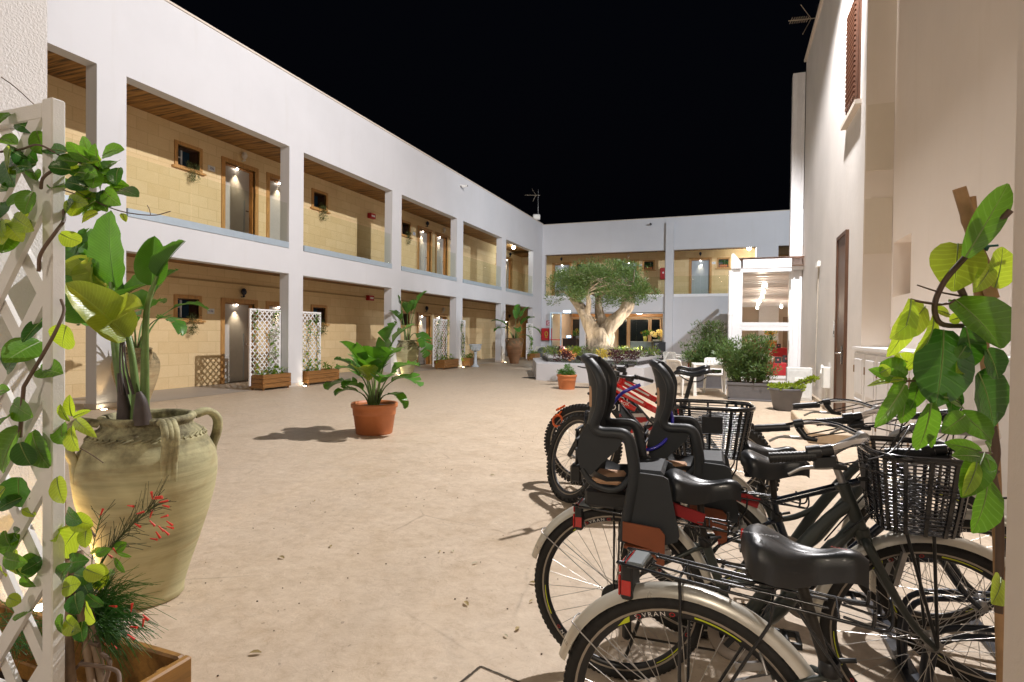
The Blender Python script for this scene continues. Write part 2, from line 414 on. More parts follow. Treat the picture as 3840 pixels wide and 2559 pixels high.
def bx(mb,f,u0,u1,v0,v1,w0,w1):
    P=[f(u,v,w_) for w_ in (w0,w1) for u,v in ((u0,v0),(u1,v0),(u1,v1),(u0,v1))]
    return mb.add(P,[(0,1,2,3),(7,6,5,4),(0,4,5,1),(1,5,6,2),(2,6,7,3),(3,7,4,0)])
def make_door(par,f,u0,z0,flip=False,panel=None,W=1.21):
    a,b=u0+.11,u0+W-.11; top=z0+2.11
    fr=MB()
    bx(fr,f,u0,a,z0,top+.11,-.03,.05); bx(fr,f,b,u0+W,z0,top+.11,-.03,.05); bx(fr,f,a,b,top,top+.11,-.032,.05)
    d=MB(); bx(d,f,a+.03,b-.03,z0+.01,top-.03,.17,.205)
    dr=d.build('door',panel or door_grey,par,True)
    fr2=MB(); bx(fr2,f,a,a+.03,z0,top,.05,.22); bx(fr2,f,b-.03,b,z0,top,.05,.22); bx(fr2,f,a+.03,b-.03,top-.03,top,.05,.22)
    o=fr.build('door_frame',frame_wood,dr,True); fr2.build('door_lining',door_wood,dr,True)
    h=MB(); hu=(b-.11) if not flip else (a+.11)
    bx(h,f,hu-.07,hu+.02,z0+1.0,z0+1.03,.11,.13); bx(h,f,hu-.015,hu+.015,z0+1.0,z0+1.03,.13,.17); h.build('handle',steel,dr,True)
    s=MB(); su=(b-.2) if not flip else (a+.2); bx(s,f,su-.012,su+.012,z0+.05,z0+1.3,.15,.17); s.build('pull_strip',alu,dr,True)
    c=(a+b)/2; l=MB(); l.ball(f(c,top-.045,.1),.028,8,6); l.build('downlight',emit_n,dr,True)
    p=f(c,top-.1,.08); q=f(c,z0,.14)
    lamp('door_downlight','SPOT',p,34,(1,.8,.55),.02,q,75,.9)
    return dr
def make_window(par,f,u0,z0,W=.75,H=.60):
    fr=MB(); t=.085
    bx(fr,f,u0,u0+t,z0,z0+H,-.03,.05); bx(fr,f,u0+W-t,u0+W,z0,z0+H,-.03,.05); bx(fr,f,u0+t,u0+W-t,z0+H-t,z0+H,-.032,.05); bx(fr,f,u0+t,u0+W-t,z0,z0+.045,-.031,.05)
    wn=fr.build('window',frame_wood,par,True)
    s=MB(); bx(s,f,u0-.07,u0+W+.07,z0-.045,z0,-.075,.02); s.build('sill',frame_wood,wn,True)
    l=MB(); a,b=u0+t,u0+W-t
    bx(l,f,a,a+.02,z0+.045,z0+H-t,.05,.3); bx(l,f,b-.02,b,z0+.045,z0+H-t,.05,.3); bx(l,f,a+.02,b-.02,z0+H-t-.02,z0+H-t,.05,.3); bx(l,f,a+.02,b-.02,z0+.045,z0+.06,.05,.3); l.build('lining',dark_wood,wn,True)
    p=MB(); bx(p,f,a+.02,b-.02,z0+.06,z0+H-t-.02,.29,.3); p.build('pane',pane_m,wn,True)
    g=MB(); bx(g,f,a+.3,a+.34,z0+.06,z0+H-t-.02,.26,.29); bx(g,f,a+.02,a+.3,z0+.3,z0+.33,.262,.288); g.build('sash',white_paint,wn,True)
    return wn
hole_d=lambda u,z:(u+.11,u+1.1,z,z+2.11)
hole_w=lambda u,z,W=.75,H=.6:(u+.085,u+W-.085,z+.045,z+H-.085)

# ------------------------------------------------------------ left hotel wing
XF=-10.15; XB=-12.2
left=thing('hotel_building','long white two storey hotel wing with stone gallery walls and cane ceilings along the left','hotel wing',(XF,16,0))
cols=[(2.0,2.55),(6.56,7.07),(11.1,11.6),(15.65,16.2),(20.26,20.82),(25.0,25.55),(29.6,31.2)]
p=MB(); p.box(XF-.28,XF,-3,31.2,5.91,7.65); p.build('parapet',white_wall,left,True)
p=MB(); p.box(XF-.34,XF+.03,-3,31.22,7.65,7.69); p.build('coping',stucco('coping_mortar',(.62,.55,.48),.3,60),left,True)
p=MB(); p.box(XF-.28,XF,-3,31.2,2.80,3.42); p.build('floor_beam',white_wall,left,True)
for a,b in cols:
    p=MB(); p.box(XF-.28,XF,a,b,0,2.80); p.box(XF-.28,XF,a,b,3.42,5.91); c=p.build('column',white_wall,left,True)
    q=MB(); q.box(XF-.295,XF+.015,a-.015,b+.015,0,.09); q.build('skirting',plain('skirting_stone',(.55,.50,.45),.5),c,True)
fx=lambda u,v,w_:(XB-w_,u,v)
P9=9.77
wins=[9.62,14.29,19.40,24.07,29.17]; doors=[10.94,12.45,20.72,22.23,30.5]
wins2=[-.1+w_-9.72 for w_ in (9.62,14.29)]; doors2=[10.94-9.75,12.45-9.75]
wins=[4.55]+wins; doors=doors2+doors
for z0,z1,dz,nm in ((0,2.96,0,'lower'),(3.56,6.25,3.61,'upper')):
    p=MB(); H=[hole_d(u,z0 if dz==0 else dz) for u in doors]+[hole_w(u,dz+1.62) for u in wins]
    wall_holes(p,fx,-3,33.4,z0,z1,H,.3); p.build('gallery_wall',stone_x,left,True)
    for u in doors: make_door(left,fx,u,dz)
    for u in wins: make_window(left,fx,u,dz+1.62)
p=MB(); p.box(XB,XF-.28,-3,33.4,3.0,3.56); p.build('gallery_floor',walk_m,left,True)
for z in (2.96,6.22):
    p=MB(); p.quad((XB,-3,z),(XF-.28,-3,z),(XF-.28,33.4,z),(XB,33.4,z)); p.build('ceiling',cane_x,left,True)
p=MB(); p.box(XB-.02,XB+.035,-3,33.4,2.60,2.64); p.build('conduit',stucco('painted_conduit',(.42,.29,.14),.1),left,True)
p=MB(); p.box(XB-.5,XF-.28,-3,33.9,6.3,6.5); p.build('roof',white_wall,left,True)
p=MB(); p.box(XB-.4,XB-.31,-3,33.8,0,6.3); p.build('rear_wall',dark_m,left,True)
p=MB(); p.box(XB,XF-.3,31.2,31.3,0,2.96); ew=p.build('end_wall',stone_y,left,True)
p=MB(); p.box(-11.7,-10.7,31.12,31.195,0,2.15); p.build('service_door',frame_wood,left,True)
al_blue=plain('blue_grey_channel',(.42,.50,.58),.35,.3,var=.04)
for (a0,b0),(a1,b1) in zip(cols[:-1],cols[1:]):
    p=MB(); p.box(XF-.1,XF+.02,b0+.02,a1-.02,3.42,3.565); ch=p.build('balustrade_channel',al_blue,left,True)
    L=(a1-b0); n=3; 
    for k in range(n):
        g=MB(); g.box(XF-.045,XF-.03,b0+.03+k*(L-.06)/n+.008,b0+.03+(k+1)*(L-.06)/n-.008,3.565,4.52); g.build('balustrade_glass',green_glass,left,True)

# ------------------------------------------------------------ far hotel wing
YF=31.2; YB=33.4
far=thing('hotel_building','white hotel wing closing the far end of the courtyard, glazed bar below and gallery above','hotel wing',(-4,YF,0))
ff=lambda u,v,w_:(u,YF+w_,v); fb=lambda u,v,w_:(u,YB+w_,v)
p=MB(); wall_holes(p,ff,-10.15,6,0,7.6,[(-10.0,-3.3,3.45,5.9),(-2.86,1.19,3.45,5.9),(2.17,5,3.45,5.9),(-9.57,-7.9,0,2.6),(-7.6,-3.31,0,2.6)],.3)
p.build('facade',white_wall,far,True)
p=MB(); p.box(-10.15,6,YF-.03,YF+.35,7.6,7.64); p.build('coping',MATS['coping_mortar'],far,True)
p=MB(); p.box(-3.25,-2.85,YF-.22,YF-.003,0,7.34); p.build('pilaster',white_wall,far,True)
fdoors=[-10.23,-6.2,-2.22,2.3]; fwins=[-8.75,-4.78,-.75]
p=MB(); wall_holes(p,fb,-12.2,6,3.5,6.2,[hole_d(u,3.5) for u in fdoors]+[hole_w(u,5.1,.68,.58) for u in fwins],.3); p.build('gallery_wall',stone_y,far,True)
for u in fdoors: make_door(far,fb,u,3.5,True,plain('blue_grey_door',(.36,.42,.48),.35,var=.04),1.1 if False else 1.21)
for u in fwins: make_window(far,fb,u,5.1,.68,.58)
p=MB(); p.quad((-12.2,YF+.3,6.12),(6,YF+.3,6.12),(6,YB,6.12),(-12.2,YB,6.12)); p.build('ceiling',cane_y,far,True)
p=MB(); p.box(-12.2,6,YF+.3,YB+.4,3.0,3.5); p.build('gallery_floor',walk_m,far,True)
p=MB(); p.box(-12.2,6,YB+.31,YB+.4,3.5,6.4); p.build('rear_wall',dark_m,far,True)
p=MB(); p.box(-10.15,6,YF+.3,YB+.5,6.2,6.4); p.build('roof',white_wall,far,True)
p=MB(); p.box(1.19,2.17,YF+.305,YB-.02,3.5,6.1); p.build('gallery_partition',white_wall,far,True)
for a,b,n in ((-9.98,-3.32,4),(-2.83,1.17,3)):
    p=MB(); p.box(a,b,YF-.03,YF+.1,3.41,3.56); p.build('balustrade_channel',white_paint,far,True)
    for k in range(n):
        g=MB(); g.box(a+k*(b-a)/n+.008,a+(k+1)*(b-a)/n-.008,YF+.03,YF+.045,3.56,4.5); g.build('balustrade_glass',green_glass,far,True)
# glazed bar below
inner=stucco('bar_plaster',(.62,.52,.42),.1); inw=woodmat('bar_timber',(.50,.33,.20))
p=MB()
p.box(-9.9,-3.0,36.4,36.5,0,2.9); p.box(-9.95,-9.85,YF+.3,36.4,0,2.9); p.box(-3.1,-3.0,YF+.3,36.4,0,2.9); p.build('bar_wall',inner,far,True)
p=MB(); p.box(-9.85,-3.1,YF+.3,36.4,2.78,2.9); p.build('bar_ceiling',woodmat('bar_ceiling_timber',(.30,.19,.11),'x'),far,True)
p=MB(); p.quad((-9.9,YF,.006),(-3,YF,.006),(-3,36.4,.006),(-9.9,36.4,.006)); p.build('bar_floor',plain('bar_floor_stone',(.35,.27,.2),.35),far,True)
# rear windows of the bar: dark night panes in timber frames
for a,b in ((-9.75,-8.0),(-7.95,-7.1),(-6.75,-6.05),(-6.0,-4.72),(-4.68,-4.02),(-3.9,-3.2)):
    p=MB(); p.box(a+.06,b-.06,36.34,36.36,.1,2.35); rw=p.build('rear_window',plain('night_pane',(.006,.01,.014),.12),far,True)
    q=MB(); q.box(a,a+.08,36.3,36.395,0,2.45); q.box(b-.08,b,36.3,36.395,0,2.45); q.box(a+.08,b-.08,36.3,36.395,2.35,2.45); q.build('window_frame',inw,rw,True)
p=MB(); p.box(-9.6,-3.2,36.0,36.2,2.5,2.72); p.build('timber_beam',woodmat('orange_beam',(.42,.2,.07),'x'),far,True)
# glazing of the bar front
p=MB(); p.box(-7.6,-3.33,YF+.1,YF+.16,2.53,2.6); p.box(-3.38,-3.33,YF+.1,YF+.16,0,2.53); gl=p.build('shopfront',alu,far,True)
for k in range(3):
    a=-7.58+k*1.4; g=MB(); g.box(a+.01,a+1.39,YF+.12,YF+.132,.02,2.53); g.build('pane',glass_m,gl,True)
p=MB(); p.box(-7.93,-7.89,YF+.02,YF+.1,0,2.6); p.box(-9.57,-9.53,YF+.02,YF+.1,0,2.6); p.box(-9.53,-7.93,YF+.02,YF+.1,2.53,2.6); p.build('door_frame',alu,far,True)
# emergency lamp over the door
p=MB(); p.box(-8.85,-8.45,YF-.02,YF+.02,2.60,2.68); p.build('emergency_lamp',emit('emergency_glow',(.75,.9,1),9),far,True)
# open glazed door leaf, swung out
hd=V((-8.95,YF-.02,0)); dv=V((-.62,-.28,0)); ld=MB()
nn=dv.cross(V((0,0,1))).normalized()*.02
def leafbar(a,b,z0,z1): ld.obox(hd+dv*((a+b)/2)+V((0,0,(z0+z1)/2)),dv*((b-a)/2),nn,V((0,0,(z1-z0)/2)))
leafbar(0,.12,0.02,2.6); leafbar(.88,1,0.02,2.6); leafbar(.12,.88,2.52,2.6); leafbar(.12,.88,.02,.12)
dl=ld.build('entrance_door',plain('blue_grey_frame',(.33,.42,.5),.35,.3,var=.04),far,True)
g=MB(); g.obox(hd+dv*.5+V((0,0,1.32)),dv*.38,nn*.2,V((0,0,1.2))); g.build('pane',glass_m,dl,True)
g=MB(); g.bar(hd+dv*.06+V((0,-.06,1.05)),hd+dv*.94+V((0,-.06,1.05)),.03,.05); g.build('push_bar',plain('red_push_bar',(.5,.03,.04),.4),dl,True)
for x,y,e in ((-6.6,33.2,60),(-5.0,34.5,80),(-4.0,33.0,60),(-8.6,34.5,60)):
    lamp('bar_light','POINT',(x,y,2.5),e*.62,(1,.80,.58),.12)
for x,y in ((-5.2,35.2),(-5.9,33.0)):
    p=MB(); p.lathe([(.001,2.66),(.17,2.66),(.17,2.72),(.001,2.72)],20,(x,y,0)); p.build('ceiling_lamp',emit_n,far,True)

# gallery lamps
def gallery_lamp(x,y,z,pw,c=(.9,1,.93)):
    t=thing('bulkhead_lamp','lit round white lamp under the '+('cane ceiling where the two galleries meet' if x<-5 else 'upper gallery ceiling of the far wing, above the veranda'),'lamp',(x,y,z))
    m=MB(); m.ball((0,0,-.08),.1,12,8); m.build('globe',emit_c,t); m=MB(); m.lathe([(.001,.02),(.11,.02),(.11,-.03),(.001,-.03)],14); m.build('base',white_plastic,t)
    lamp('bulkhead_light','POINT',(x,y,z-.22),pw,c,.06)
gallery_lamp(-11.2,29.3,6.2,20)
gallery_lamp(.85,32.3,6.05,40,(1,.95,.8))

# ------------------------------------------------------------ right town house
XR=1.78; XR2=2.14; ZR=8.7
right=thing('townhouse','tall old pale plastered house with brown door and shuttered window along the right','house',(XR,10,0))
fr_=lambda u,v,w_:(XR+w_,u,v); fr2_=lambda u,v,w_:(XR2+w_,u,v)
p=MB(); wall_holes(p,fr_,9.55,17.0,0,ZR,[(10.62,11.5,0,3.15),(9.95,10.95,5.0,6.7)],.25); p.build('street_wall',old_wall,right,True)
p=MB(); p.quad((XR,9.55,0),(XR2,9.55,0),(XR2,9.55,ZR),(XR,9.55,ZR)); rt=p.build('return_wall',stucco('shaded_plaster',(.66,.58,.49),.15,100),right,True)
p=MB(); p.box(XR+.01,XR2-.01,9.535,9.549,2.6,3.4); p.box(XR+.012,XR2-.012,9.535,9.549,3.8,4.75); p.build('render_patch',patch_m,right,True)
p=MB(); wall_holes(p,fr2_,-4,9.55,0,ZR,[(8.62,9.48,1.97,2.74)],.28); p.build('passage_wall',pale_wall,right,True)
p=MB(); p.box(XR2+.27,XR2+.28,8.56,9.54,1.9,2.8); p.build('niche_back',pale_wall,right,True)
p=MB(); p.box(XR-.06,XR+.3,9.3,17.0,ZR,ZR+.06); p.box(XR2-.06,XR2+.3,-4,9.3,ZR,ZR+.06); p.build('roof_edge',MATS['coping_mortar'],right,True)
p=MB(); p.box(XR2+.3,9,-4,17,ZR-.1,ZR); p.box(XR+.26,XR+.3,9.6,17,0,ZR-.1); p.build('roof',old_wall,right,True)
# brown entrance door
d=MB(); d.box(XR-.05,XR+.01,10.62,10.68,0,3.15); d.box(XR-.05,XR+.01,11.44,11.5,0,3.15); d.box(XR-.05,XR+.01,10.68,11.44,3.09,3.15); 
d.box(XR-.03,XR+.03,10.68,11.44,.02,3.09); dd=d.build('door',dark_wood,right,True)
h=MB(); h.box(XR-.065,XR-.03,10.74,10.79,.95,1.25); h.tube([(XR-.06,10.765,1.13),(XR-.12,10.765,1.13),(XR-.12,10.9,1.13)],.011,6); h.build('handle',steel,dd,True)
# window with open shutter
d=MB(); d.box(XR-.02,XR+.06,9.95,10.03,5,6.7); d.box(XR-.02,XR+.06,10.87,10.95,5,6.7); d.box(XR-.02,XR+.06,10.03,10.87,5,5.08); d.box(XR+.05,XR+.06,10.03,10.87,5.08,6.7); wn=d.build('window',woodmat('reddish_window_wood',(.10,.038,.018)),right,True)
d=MB(); d.box(XR-.09,XR+.02,9.85,11.05,4.9,4.97); d.build('sill',MATS['coping_mortar'],wn,True)
d=MB(); d.box(XR-.05,XR-.021,10.05,10.85,5.08,6.7)
for k in range(20): d.bar((XR-.055,10.1,5.14+k*.078),(XR-.055,10.8,5.14+k*.078),.03,.045)
d.build('shutter',MATS['reddish_window_wood'],wn,True)
# white vertical pilaster with service pipes
p=MB(); p.box(1.47,1.77,17.02,17.3,0,ZR-.25); p.box(1.70,1.76,16.94,17.02,0,ZR-.3); p.box(1.56,1.60,16.97,17.02,0,ZR-.3); p.build('corner_pilaster',white_paint,right,True)
# plinth strip and conduits
p=MB(); p.box(XR-.06,XR-.002,11.6,17,0,.09); p.build('plinth',plain('plinth_stone',(.45,.37,.28),.7),right,True)
# low cupboard
p=MB(); p.box(1.70,XR2-.003,5.2,9.5,0,1.22); cb=p.build('meter_cupboard',white_paint,right,True)
p=MB(); p.box(1.66,XR2-.003,5.15,9.53,1.22,1.26); p.build('cupboard_top',white_paint,cb,True)
for k in range(6):
    y0=9.42-k*.68; p=MB(); p.rbox(1.675,1.70,y0-.62,y0,.08,1.18,.008); dr=p.build('cupboard_door',white_paint,cb,True)
    q=MB(); q.rbox(1.665,1.676,y0-.54,y0-.08,.62,1.1,.005); q.rbox(1.665,1.676,y0-.54,y0-.08,.16,.54,.005); q.build('raised_panel',white_paint,dr,True)
    h=MB(); h.tube([(1.672,y0-.01,.25),(1.672,y0-.01,.35)],.012,6); h.tube([(1.672,y0-.01,.9),(1.672,y0-.01,1.0)],.012,6); h.build('hinge',plain('rusty_hinge',(.25,.16,.09),.6),dr,True)
# stone doorstep
p=MB(); p.rbox(.98,XR-.003,8.35,10.7,0,.15,.015); tag(p.build('doorstep',plain('worn_step_stone',(.52,.41,.29),.6,bumpk=.3,bscale=40)),'worn pale stone step in front of the brown house door','step')

# ------------------------------------------------------------ near walls framing the view
p=MB(); p.box(-4.6,-3.4,-2.5,1.945,0,6.5); p.build('passage_wall',rough_white,None,label='rough white stuccoed wall end behind the foreground trellis at left',cat='wall')
e=at(3761,1280,.5)
p=MB(); p.rbox(e.x,e.x+.5,e.y-.35,e.y,0,3.2,.015); p.build('gate_pillar',pale_wall,None,label='out of focus beige pillar at the right edge beside the climbing plant',cat='pillar')
# ------------------------------------------------------------ bicycles
rubber=plain('tyre_rubber',(.014,.013,.012),.75,var=.35,scale=30,bumpk=.4,bscale=150)
frame_green=plain('dark_green_frame_paint',(.030,.038,.034),.38,0,var=.08,coat=.2); frame_blue=plain('blue_black_frame_paint',(.006,.011,.022),.22,0,var=.1,coat=.5)
fender_m=plain('silver_mudguard',(.60,.575,.51),.3,.45,var=.05); rim_m=plain('black_rim',(.02,.02,.022),.35,.2); rim_edge=plain('rim_brake_track',(.38,.34,.29),.35,.7)
spoke_m=plain('steel_spokes',(.5,.48,.45),.3,.9); wire_m=plain('black_wire',(.012,.013,.016),.25,.3,coat=.4)
saddle_m=plain('black_saddle_vinyl',(.012,.014,.017),.34,var=.2,bumpk=.25,bscale=500,coat=.1); seat_pl=plain('charcoal_seat_plastic',(.020,.024,.029),.5,var=.15,bumpk=.15,bscale=400)
yellow_d=plain('yellow_decal',(.55,.62,.02),.4); white_d=plain('white_decal',(.75,.73,.70),.4); red_d=plain('red_decal',(.45,.02,.02),.4); red_lens=plain('red_reflector',(.5,.015,.012),.15,coat=.6)
basket_m=plain('black_woven_plastic',(.010,.011,.014),.22,var=.2,coat=.5); foot_m=plain('rust_footrest_plastic',(.23,.062,.022),.5); tan_m=plain('tan_cushion',(.55,.33,.2),.8)
alloy=plain('dull_alloy',(.42,.41,.40),.38,.8); guard_m=plain('bronze_chain_guard',(.23,.195,.165),.45,.3); redstrap=plain('red_strap',(.32,.012,.015),.55)
bikered=plain('gloss_red_paint',(.55,.012,.008),.18,0,var=.08,coat=.6)

def wheel(root,name,cx,cz,R,tr,M=None,knob=False,decal=True,seedk=0):
    M=M or Matrix.Identity(4); I=lambda m: m.xf(T)
    T=M@Matrix.Translation((cx,0,cz))
    t=MB(); n=64; prof=[]
    rr=R-tr
    for k in range(13):
        a=-2.45+4.9*k/12; prof.append((rr+tr*cos(a),tr*1.02*sin(a)))
    t.lathe(prof,n,axis='y')
    if knob:
        for k in range(72):
            a=2*pi*k/72; e=V((cos(a),0,sin(a))); tg=V((-sin(a),0,cos(a)))
            for yy,ri,wd in ((.0,.0,.010),(.018,-.004,.009),(-.018,-.004,.009)):
                c=e*(R+ri+.003)+V((0,yy if k%2==0 or yy else .008,0)); t.obox(c,tg*.009,V((0,wd,0)),e*.006)
            for sg in (-1,1):
                if k%2==0:
                    c=e*(R-.016)+V((0,sg*tr*.96,0)); t.obox(c,tg*.008,V((0,.006,0)),e*.010)
    else:
        for k in range(96):
            a=2*pi*k/96; e=V((cos(a),0,sin(a))); tg=V((-sin(a),0,cos(a)))
            for sg in (-1,1):
                an=.75; c=e*(rr+tr*cos(an)*1.03)+V((0,sg*tr*sin(an)*1.05,0)); t.obox(c,tg*.006,V((0,.003,0))*sg+e*-.002,e*.002)
    I(t); w_=t.build(name,rubber,root)
    r=MB(); ri=R-2*tr+.008; r.lathe([(ri,-.010),(ri-.010,-.0115),(ri-.026,-.009),(ri-.029,0),(ri-.026,.009),(ri-.010,.0115),(ri,.010)],n,axis='y'); I(r); r.build('rim',rim_m,w_)
    r=MB()
    for sg in (-1,1): r.lathe([(ri+.004,sg*.0112),(ri-.001,sg*.0128),(ri-.007,sg*.0128),(ri-.010,sg*.0118)],n,axis='y')
    I(r); r.build('brake_track',rim_edge,w_)
    s=MB(); ns=32
    for k in range(ns):
        a=2*pi*k/ns+.05; sg=1 if k%2 else -1; da=(.95 if (k//2)%2 else -.95)
        s.tube([(.02*cos(a+da),sg*.028,.02*sin(a+da)),((ri-.026)*cos(a),sg*.003,(ri-.026)*sin(a))],.00115,4,caps=False)
    I(s); s.build('spokes',spoke_m,w_)
    h=MB(); h.lathe([(.001,-.055),(.008,-.055),(.009,-.035),(.024,-.032),(.024,-.026),(.012,-.02),(.012,.02),(.024,.026),(.024,.032),(.009,.035),(.008,.055),(.001,.055)],16,axis='y'); I(h); h.build('hub',alloy,w_)
    if decal:
        rad=ri-.0185
        for a0 in (1.9,1.9+2.09,1.9+4.18):
            d=MB()
            for sg,yy in ((-1,-.0118),(1,.0118)):
                def bd(x,y,z,a0=a0,sg=sg,yy=yy):
                    a=a0-(x*1.0)/rad*(-sg) if False else (a0-x/rad if sg<0 else a0+x/rad)
                    return V(((rad+y*.8)*cos(a),yy+sg*.0006,(rad+y*.8)*sin(a)))
                d.cur=0; text_mb(d,'S VRAN',.021,(0,0,0),(1,0,0),(0,1,0),bend=bd,spacing=1.35)
                d.cur=2
                for xo in (-.0335,.062): 
                    for q in range(8):
                        b0=2*pi*q/8; b1=2*pi*(q+1)/8
                        pts=[bd(xo+rx*cos(b)*1.1,rx*sin(b),0) for rx,b in ((.0072,b0),(.0072,b1),(.005,b1),(.005,b0))]; d.add(pts,[(0,1,2,3)])
                d.cur=1; d.add([bd(-.105,-.005,0),bd(-.065,-.009,0),bd(-.058,.009,0),bd(-.075,.006,0)],[(0,1,2,3)])
                st=[bd(.12+i*.02,.007-(i*.0004),0) for i in range(7)]; sb=[bd(.12+i*.02,.001,0) for i in range(7)]
                d.add(st+sb,[(i,i+1,i+8,i+7) for i in range(6)])
            I(d); d.build('rim_decal',[white_d,yellow_d,red_d],w_)
    return w_
def mudguard(root,cx,cz,R,a0,a1,M=None,wd=.029):
    T=(M or Matrix.Identity(4))@Matrix.Translation((cx,0,cz)); m=MB(); n=28; vs=[]
    prof=[(-wd,-.022),(-wd*.93,-.008),(-wd*.55,.004),(0,.008),(wd*.55,.004),(wd*.93,-.008),(wd,-.022)]
    for i in range(n+1):
        a=a0+(a1-a0)*i/n
        for y,r in prof: vs.append(((R+r)*cos(a),y,(R+r)*sin(a)))
    k=len(prof); fs=[(i*k+j,i*k+j+1,(i+1)*k+j+1,(i+1)*k+j) for i in range(n) for j in range(k-1)]
    m.add(vs,fs,True); m.xf(T); g=m.build('mudguard',fender_m,root)
    s=MB()
    aa=a0+.32 if a0<a1 else a0-.32
    for sg in (-1,1): s.tube([(0,sg*.045,-.012),(R*.93*cos(aa),sg*(wd+.006),R*.93*sin(aa)),((R+.012)*cos(aa),sg*wd,(R+.012)*sin(aa)),((R+.014)*cos(aa),0,(R+.014)*sin(aa))],.0022,5)
    s.xf(T); s.build('stay',alloy,g)
    return g
def saddle(root,xc,zc,L=.28,Wd=.20,text=False,slim=False):
    m=MB(); n=16; k=14; vs=[]
    for i in range(n+1):
        t=i/n; x=xc-L*.42+L*t
        if slim: hw=.5*(Wd*(1-min(1,max(0,(t-.12)/.55))**1.1)+.042*min(1,max(0,(t-.05)/.6)))
        else: hw=.5*(Wd*(.5+.5*cos(pi*min(1,max(0,(t-.16)/.56))))+.068*min(1,max(0,(t-.1)/.6)))
        e=min(1,t/.12)**.5; f=min(1,(1-t)/.10)**.5; hw*=max(.12,e)*max(.25,f)
        top=zc+(.026*(1-min(1,t/.5))**1.5-.012*sin(pi*min(1,max(0,(t-.2)/.6)))) - (.018*(1-f)) - .02*(1-e)
        th=(.075 if not slim else .022)*(1-.42*t)*max(.35,e)
        for j in range(k+1):
            u=-1+2*j/k; a=abs(u)
            if a<=.72:
                y=u/.72*hw*.94; ch=(1 if not slim else 0)*(.014*math.exp(-(y/.016)**2)*max(0,sin(pi*min(1,max(0,(t-.12)/.7)))))
                dz=-(abs(y)/max(hw,.01))**3*.02-ch
            else:
                q=(a-.72)/.28; y=(1 if u>0 else -1)*hw*(.94+.06*sin(q*pi*.8)); dz=-.02-q*th
            vs.append((x,y,top+dz))
    fs=[(i*(k+1)+j,i*(k+1)+j+1,(i+1)*(k+1)+j+1,(i+1)*(k+1)+j) for i in range(n) for j in range(k)]
    m.add(vs,fs,True)
    # closed underside
    m.add([vs[i*(k+1)] for i in range(n+1)]+[vs[i*(k+1)+k] for i in range(n+1)],[(i,i+1,n+2+i,n+1+i) for i in range(n)])
    s=m.build('saddle',saddle_m,root)
    if text:
        d=MB(); text_mb(d,'SOVRANO',.020,(xc-.075,-.055,zc+.022),(.15*0+0.0,-1,0) if False else (1,0,.0),(0,1,-.12)); d.cur=1; d.box(xc-.118,xc-.11,-.012,.012,zc-.01,zc+.008); s2=d
        text_mb(d,'ACTIVE',.011,(xc+.10,-.012,zc+.004),(1,0,-.05),(0,1,0))
        d.m=[0 if i!=1 else i for i in d.m]; d.build('saddle_print',[plain('grey_print',(.35,.36,.38),.5),red_lens],s)
    r=MB()
    for sg in (-1,1): r.tube(bez([(xc-.08,sg*.03,zc-.05),(xc-.03,sg*.022,zc-.085),(xc+.05,sg*.02,zc-.085),(xc+.12,sg*.008,zc-.045)],5),.0035,6)
    if not slim:
        for sg in (-1,1): r.lathe([(.016,zc-.09),(.02,zc-.085),(.016,zc-.08),(.02,zc-.07),(.016,zc-.06),(.02,zc-.05)],10,(xc-.085,sg*.04,0))
    r.build('saddle_rail',wire_m,s)
    return s
def basket(root,M,tx=.30,ty=.40,bx_=.23,by=.30,h=.27,name='basket'):
    m=MB(); n=56
    def sec(a,b,t):
        e=2/3.6; c,s_=cos(t),sin(t)
        return (a*abs(c)**e*(1 if c>=0 else -1), b*abs(s_)**e*(1 if s_>=0 else -1))
    def pt(f,t,o=0):
        a=(bx_+(tx-bx_)*f**.9)/2+o; b=(by+(ty-by)*f**.9)/2+o; x,y=sec(a,b,t); return V((x,y,f*h))
    TT=[2*pi*(i+.5)/n for i in range(n)]
    # horizontal strands
    rows=21
    for r in range(rows):
        f=.02+.90*r/(rows-1)
        ps=[pt(f,t,(.0022 if (i%2)^(r%2) else -.0018)) for i,t in enumerate(TT)]
        m.tube(ps,.0023,4,closed=True)
    # uprights
    for k in range(24):
        t=2*pi*k/24; P=[pt(f,t) for f in (0,.3,.6,.93)]
        e=(pt(.5,t+.03)-pt(.5,t-.03)).normalized()
        vs=[]; 
        for p in P: vs+=[p-e*.0058,p+e*.0058]
        o=(V((P[1].x,P[1].y,0)).normalized())*.0036
        vs2=[v+o for v in vs]+[v-o for v in vs]; L_=len(vs)
        fs=[]
        for i in range(3):
            fs+=[(2*i,2*i+1,2*i+3,2*i+2),(L_+2*i+2,L_+2*i+3,L_+2*i+1,L_+2*i),(2*i,2*i+2,L_+2*i+2,L_+2*i),(2*i+1,L_+2*i+1,L_+2*i+3,2*i+3)]
        m.add(vs2,fs)
    # bottom grid
    for k in range(9):
        y=(-.5+(k+.5)/9)*by*.92; m.box(-bx_*.47,bx_*.47,y-.004,y+.004,0,.004)
    for k in range(7):
        x=(-.5+(k+.5)/7)*bx_*.92; m.box(x-.004,x+.004,-by*.47,by*.47,.004,.008)
    m.xf(M); b=m.build(name,basket_m,root)
    r=MB(); vs=[];prof=[(-.003,-.016),(.005,-.015),(.0075,.0),(.003,.005),(-.004,.004),(-.004,-.012)]
    tt=[2*pi*i/64 for i in range(64)]
    for t in tt:
        for o,z in prof: p=pt(1,t,o); vs.append((p.x,p.y,p.z+z-.008))
    k=len(prof); r.add(vs,[(i*k+j,i*k+(j+1)%k,((i+1)%64)*k+(j+1)%k,((i+1)%64)*k+j) for i in range(64) for j in range(k)],True); r.xf(M); r.build('basket_rim',basket_m,b)
    return b
def cables(mb,pts): mb.tube(bez(pts,8),.0027,6)
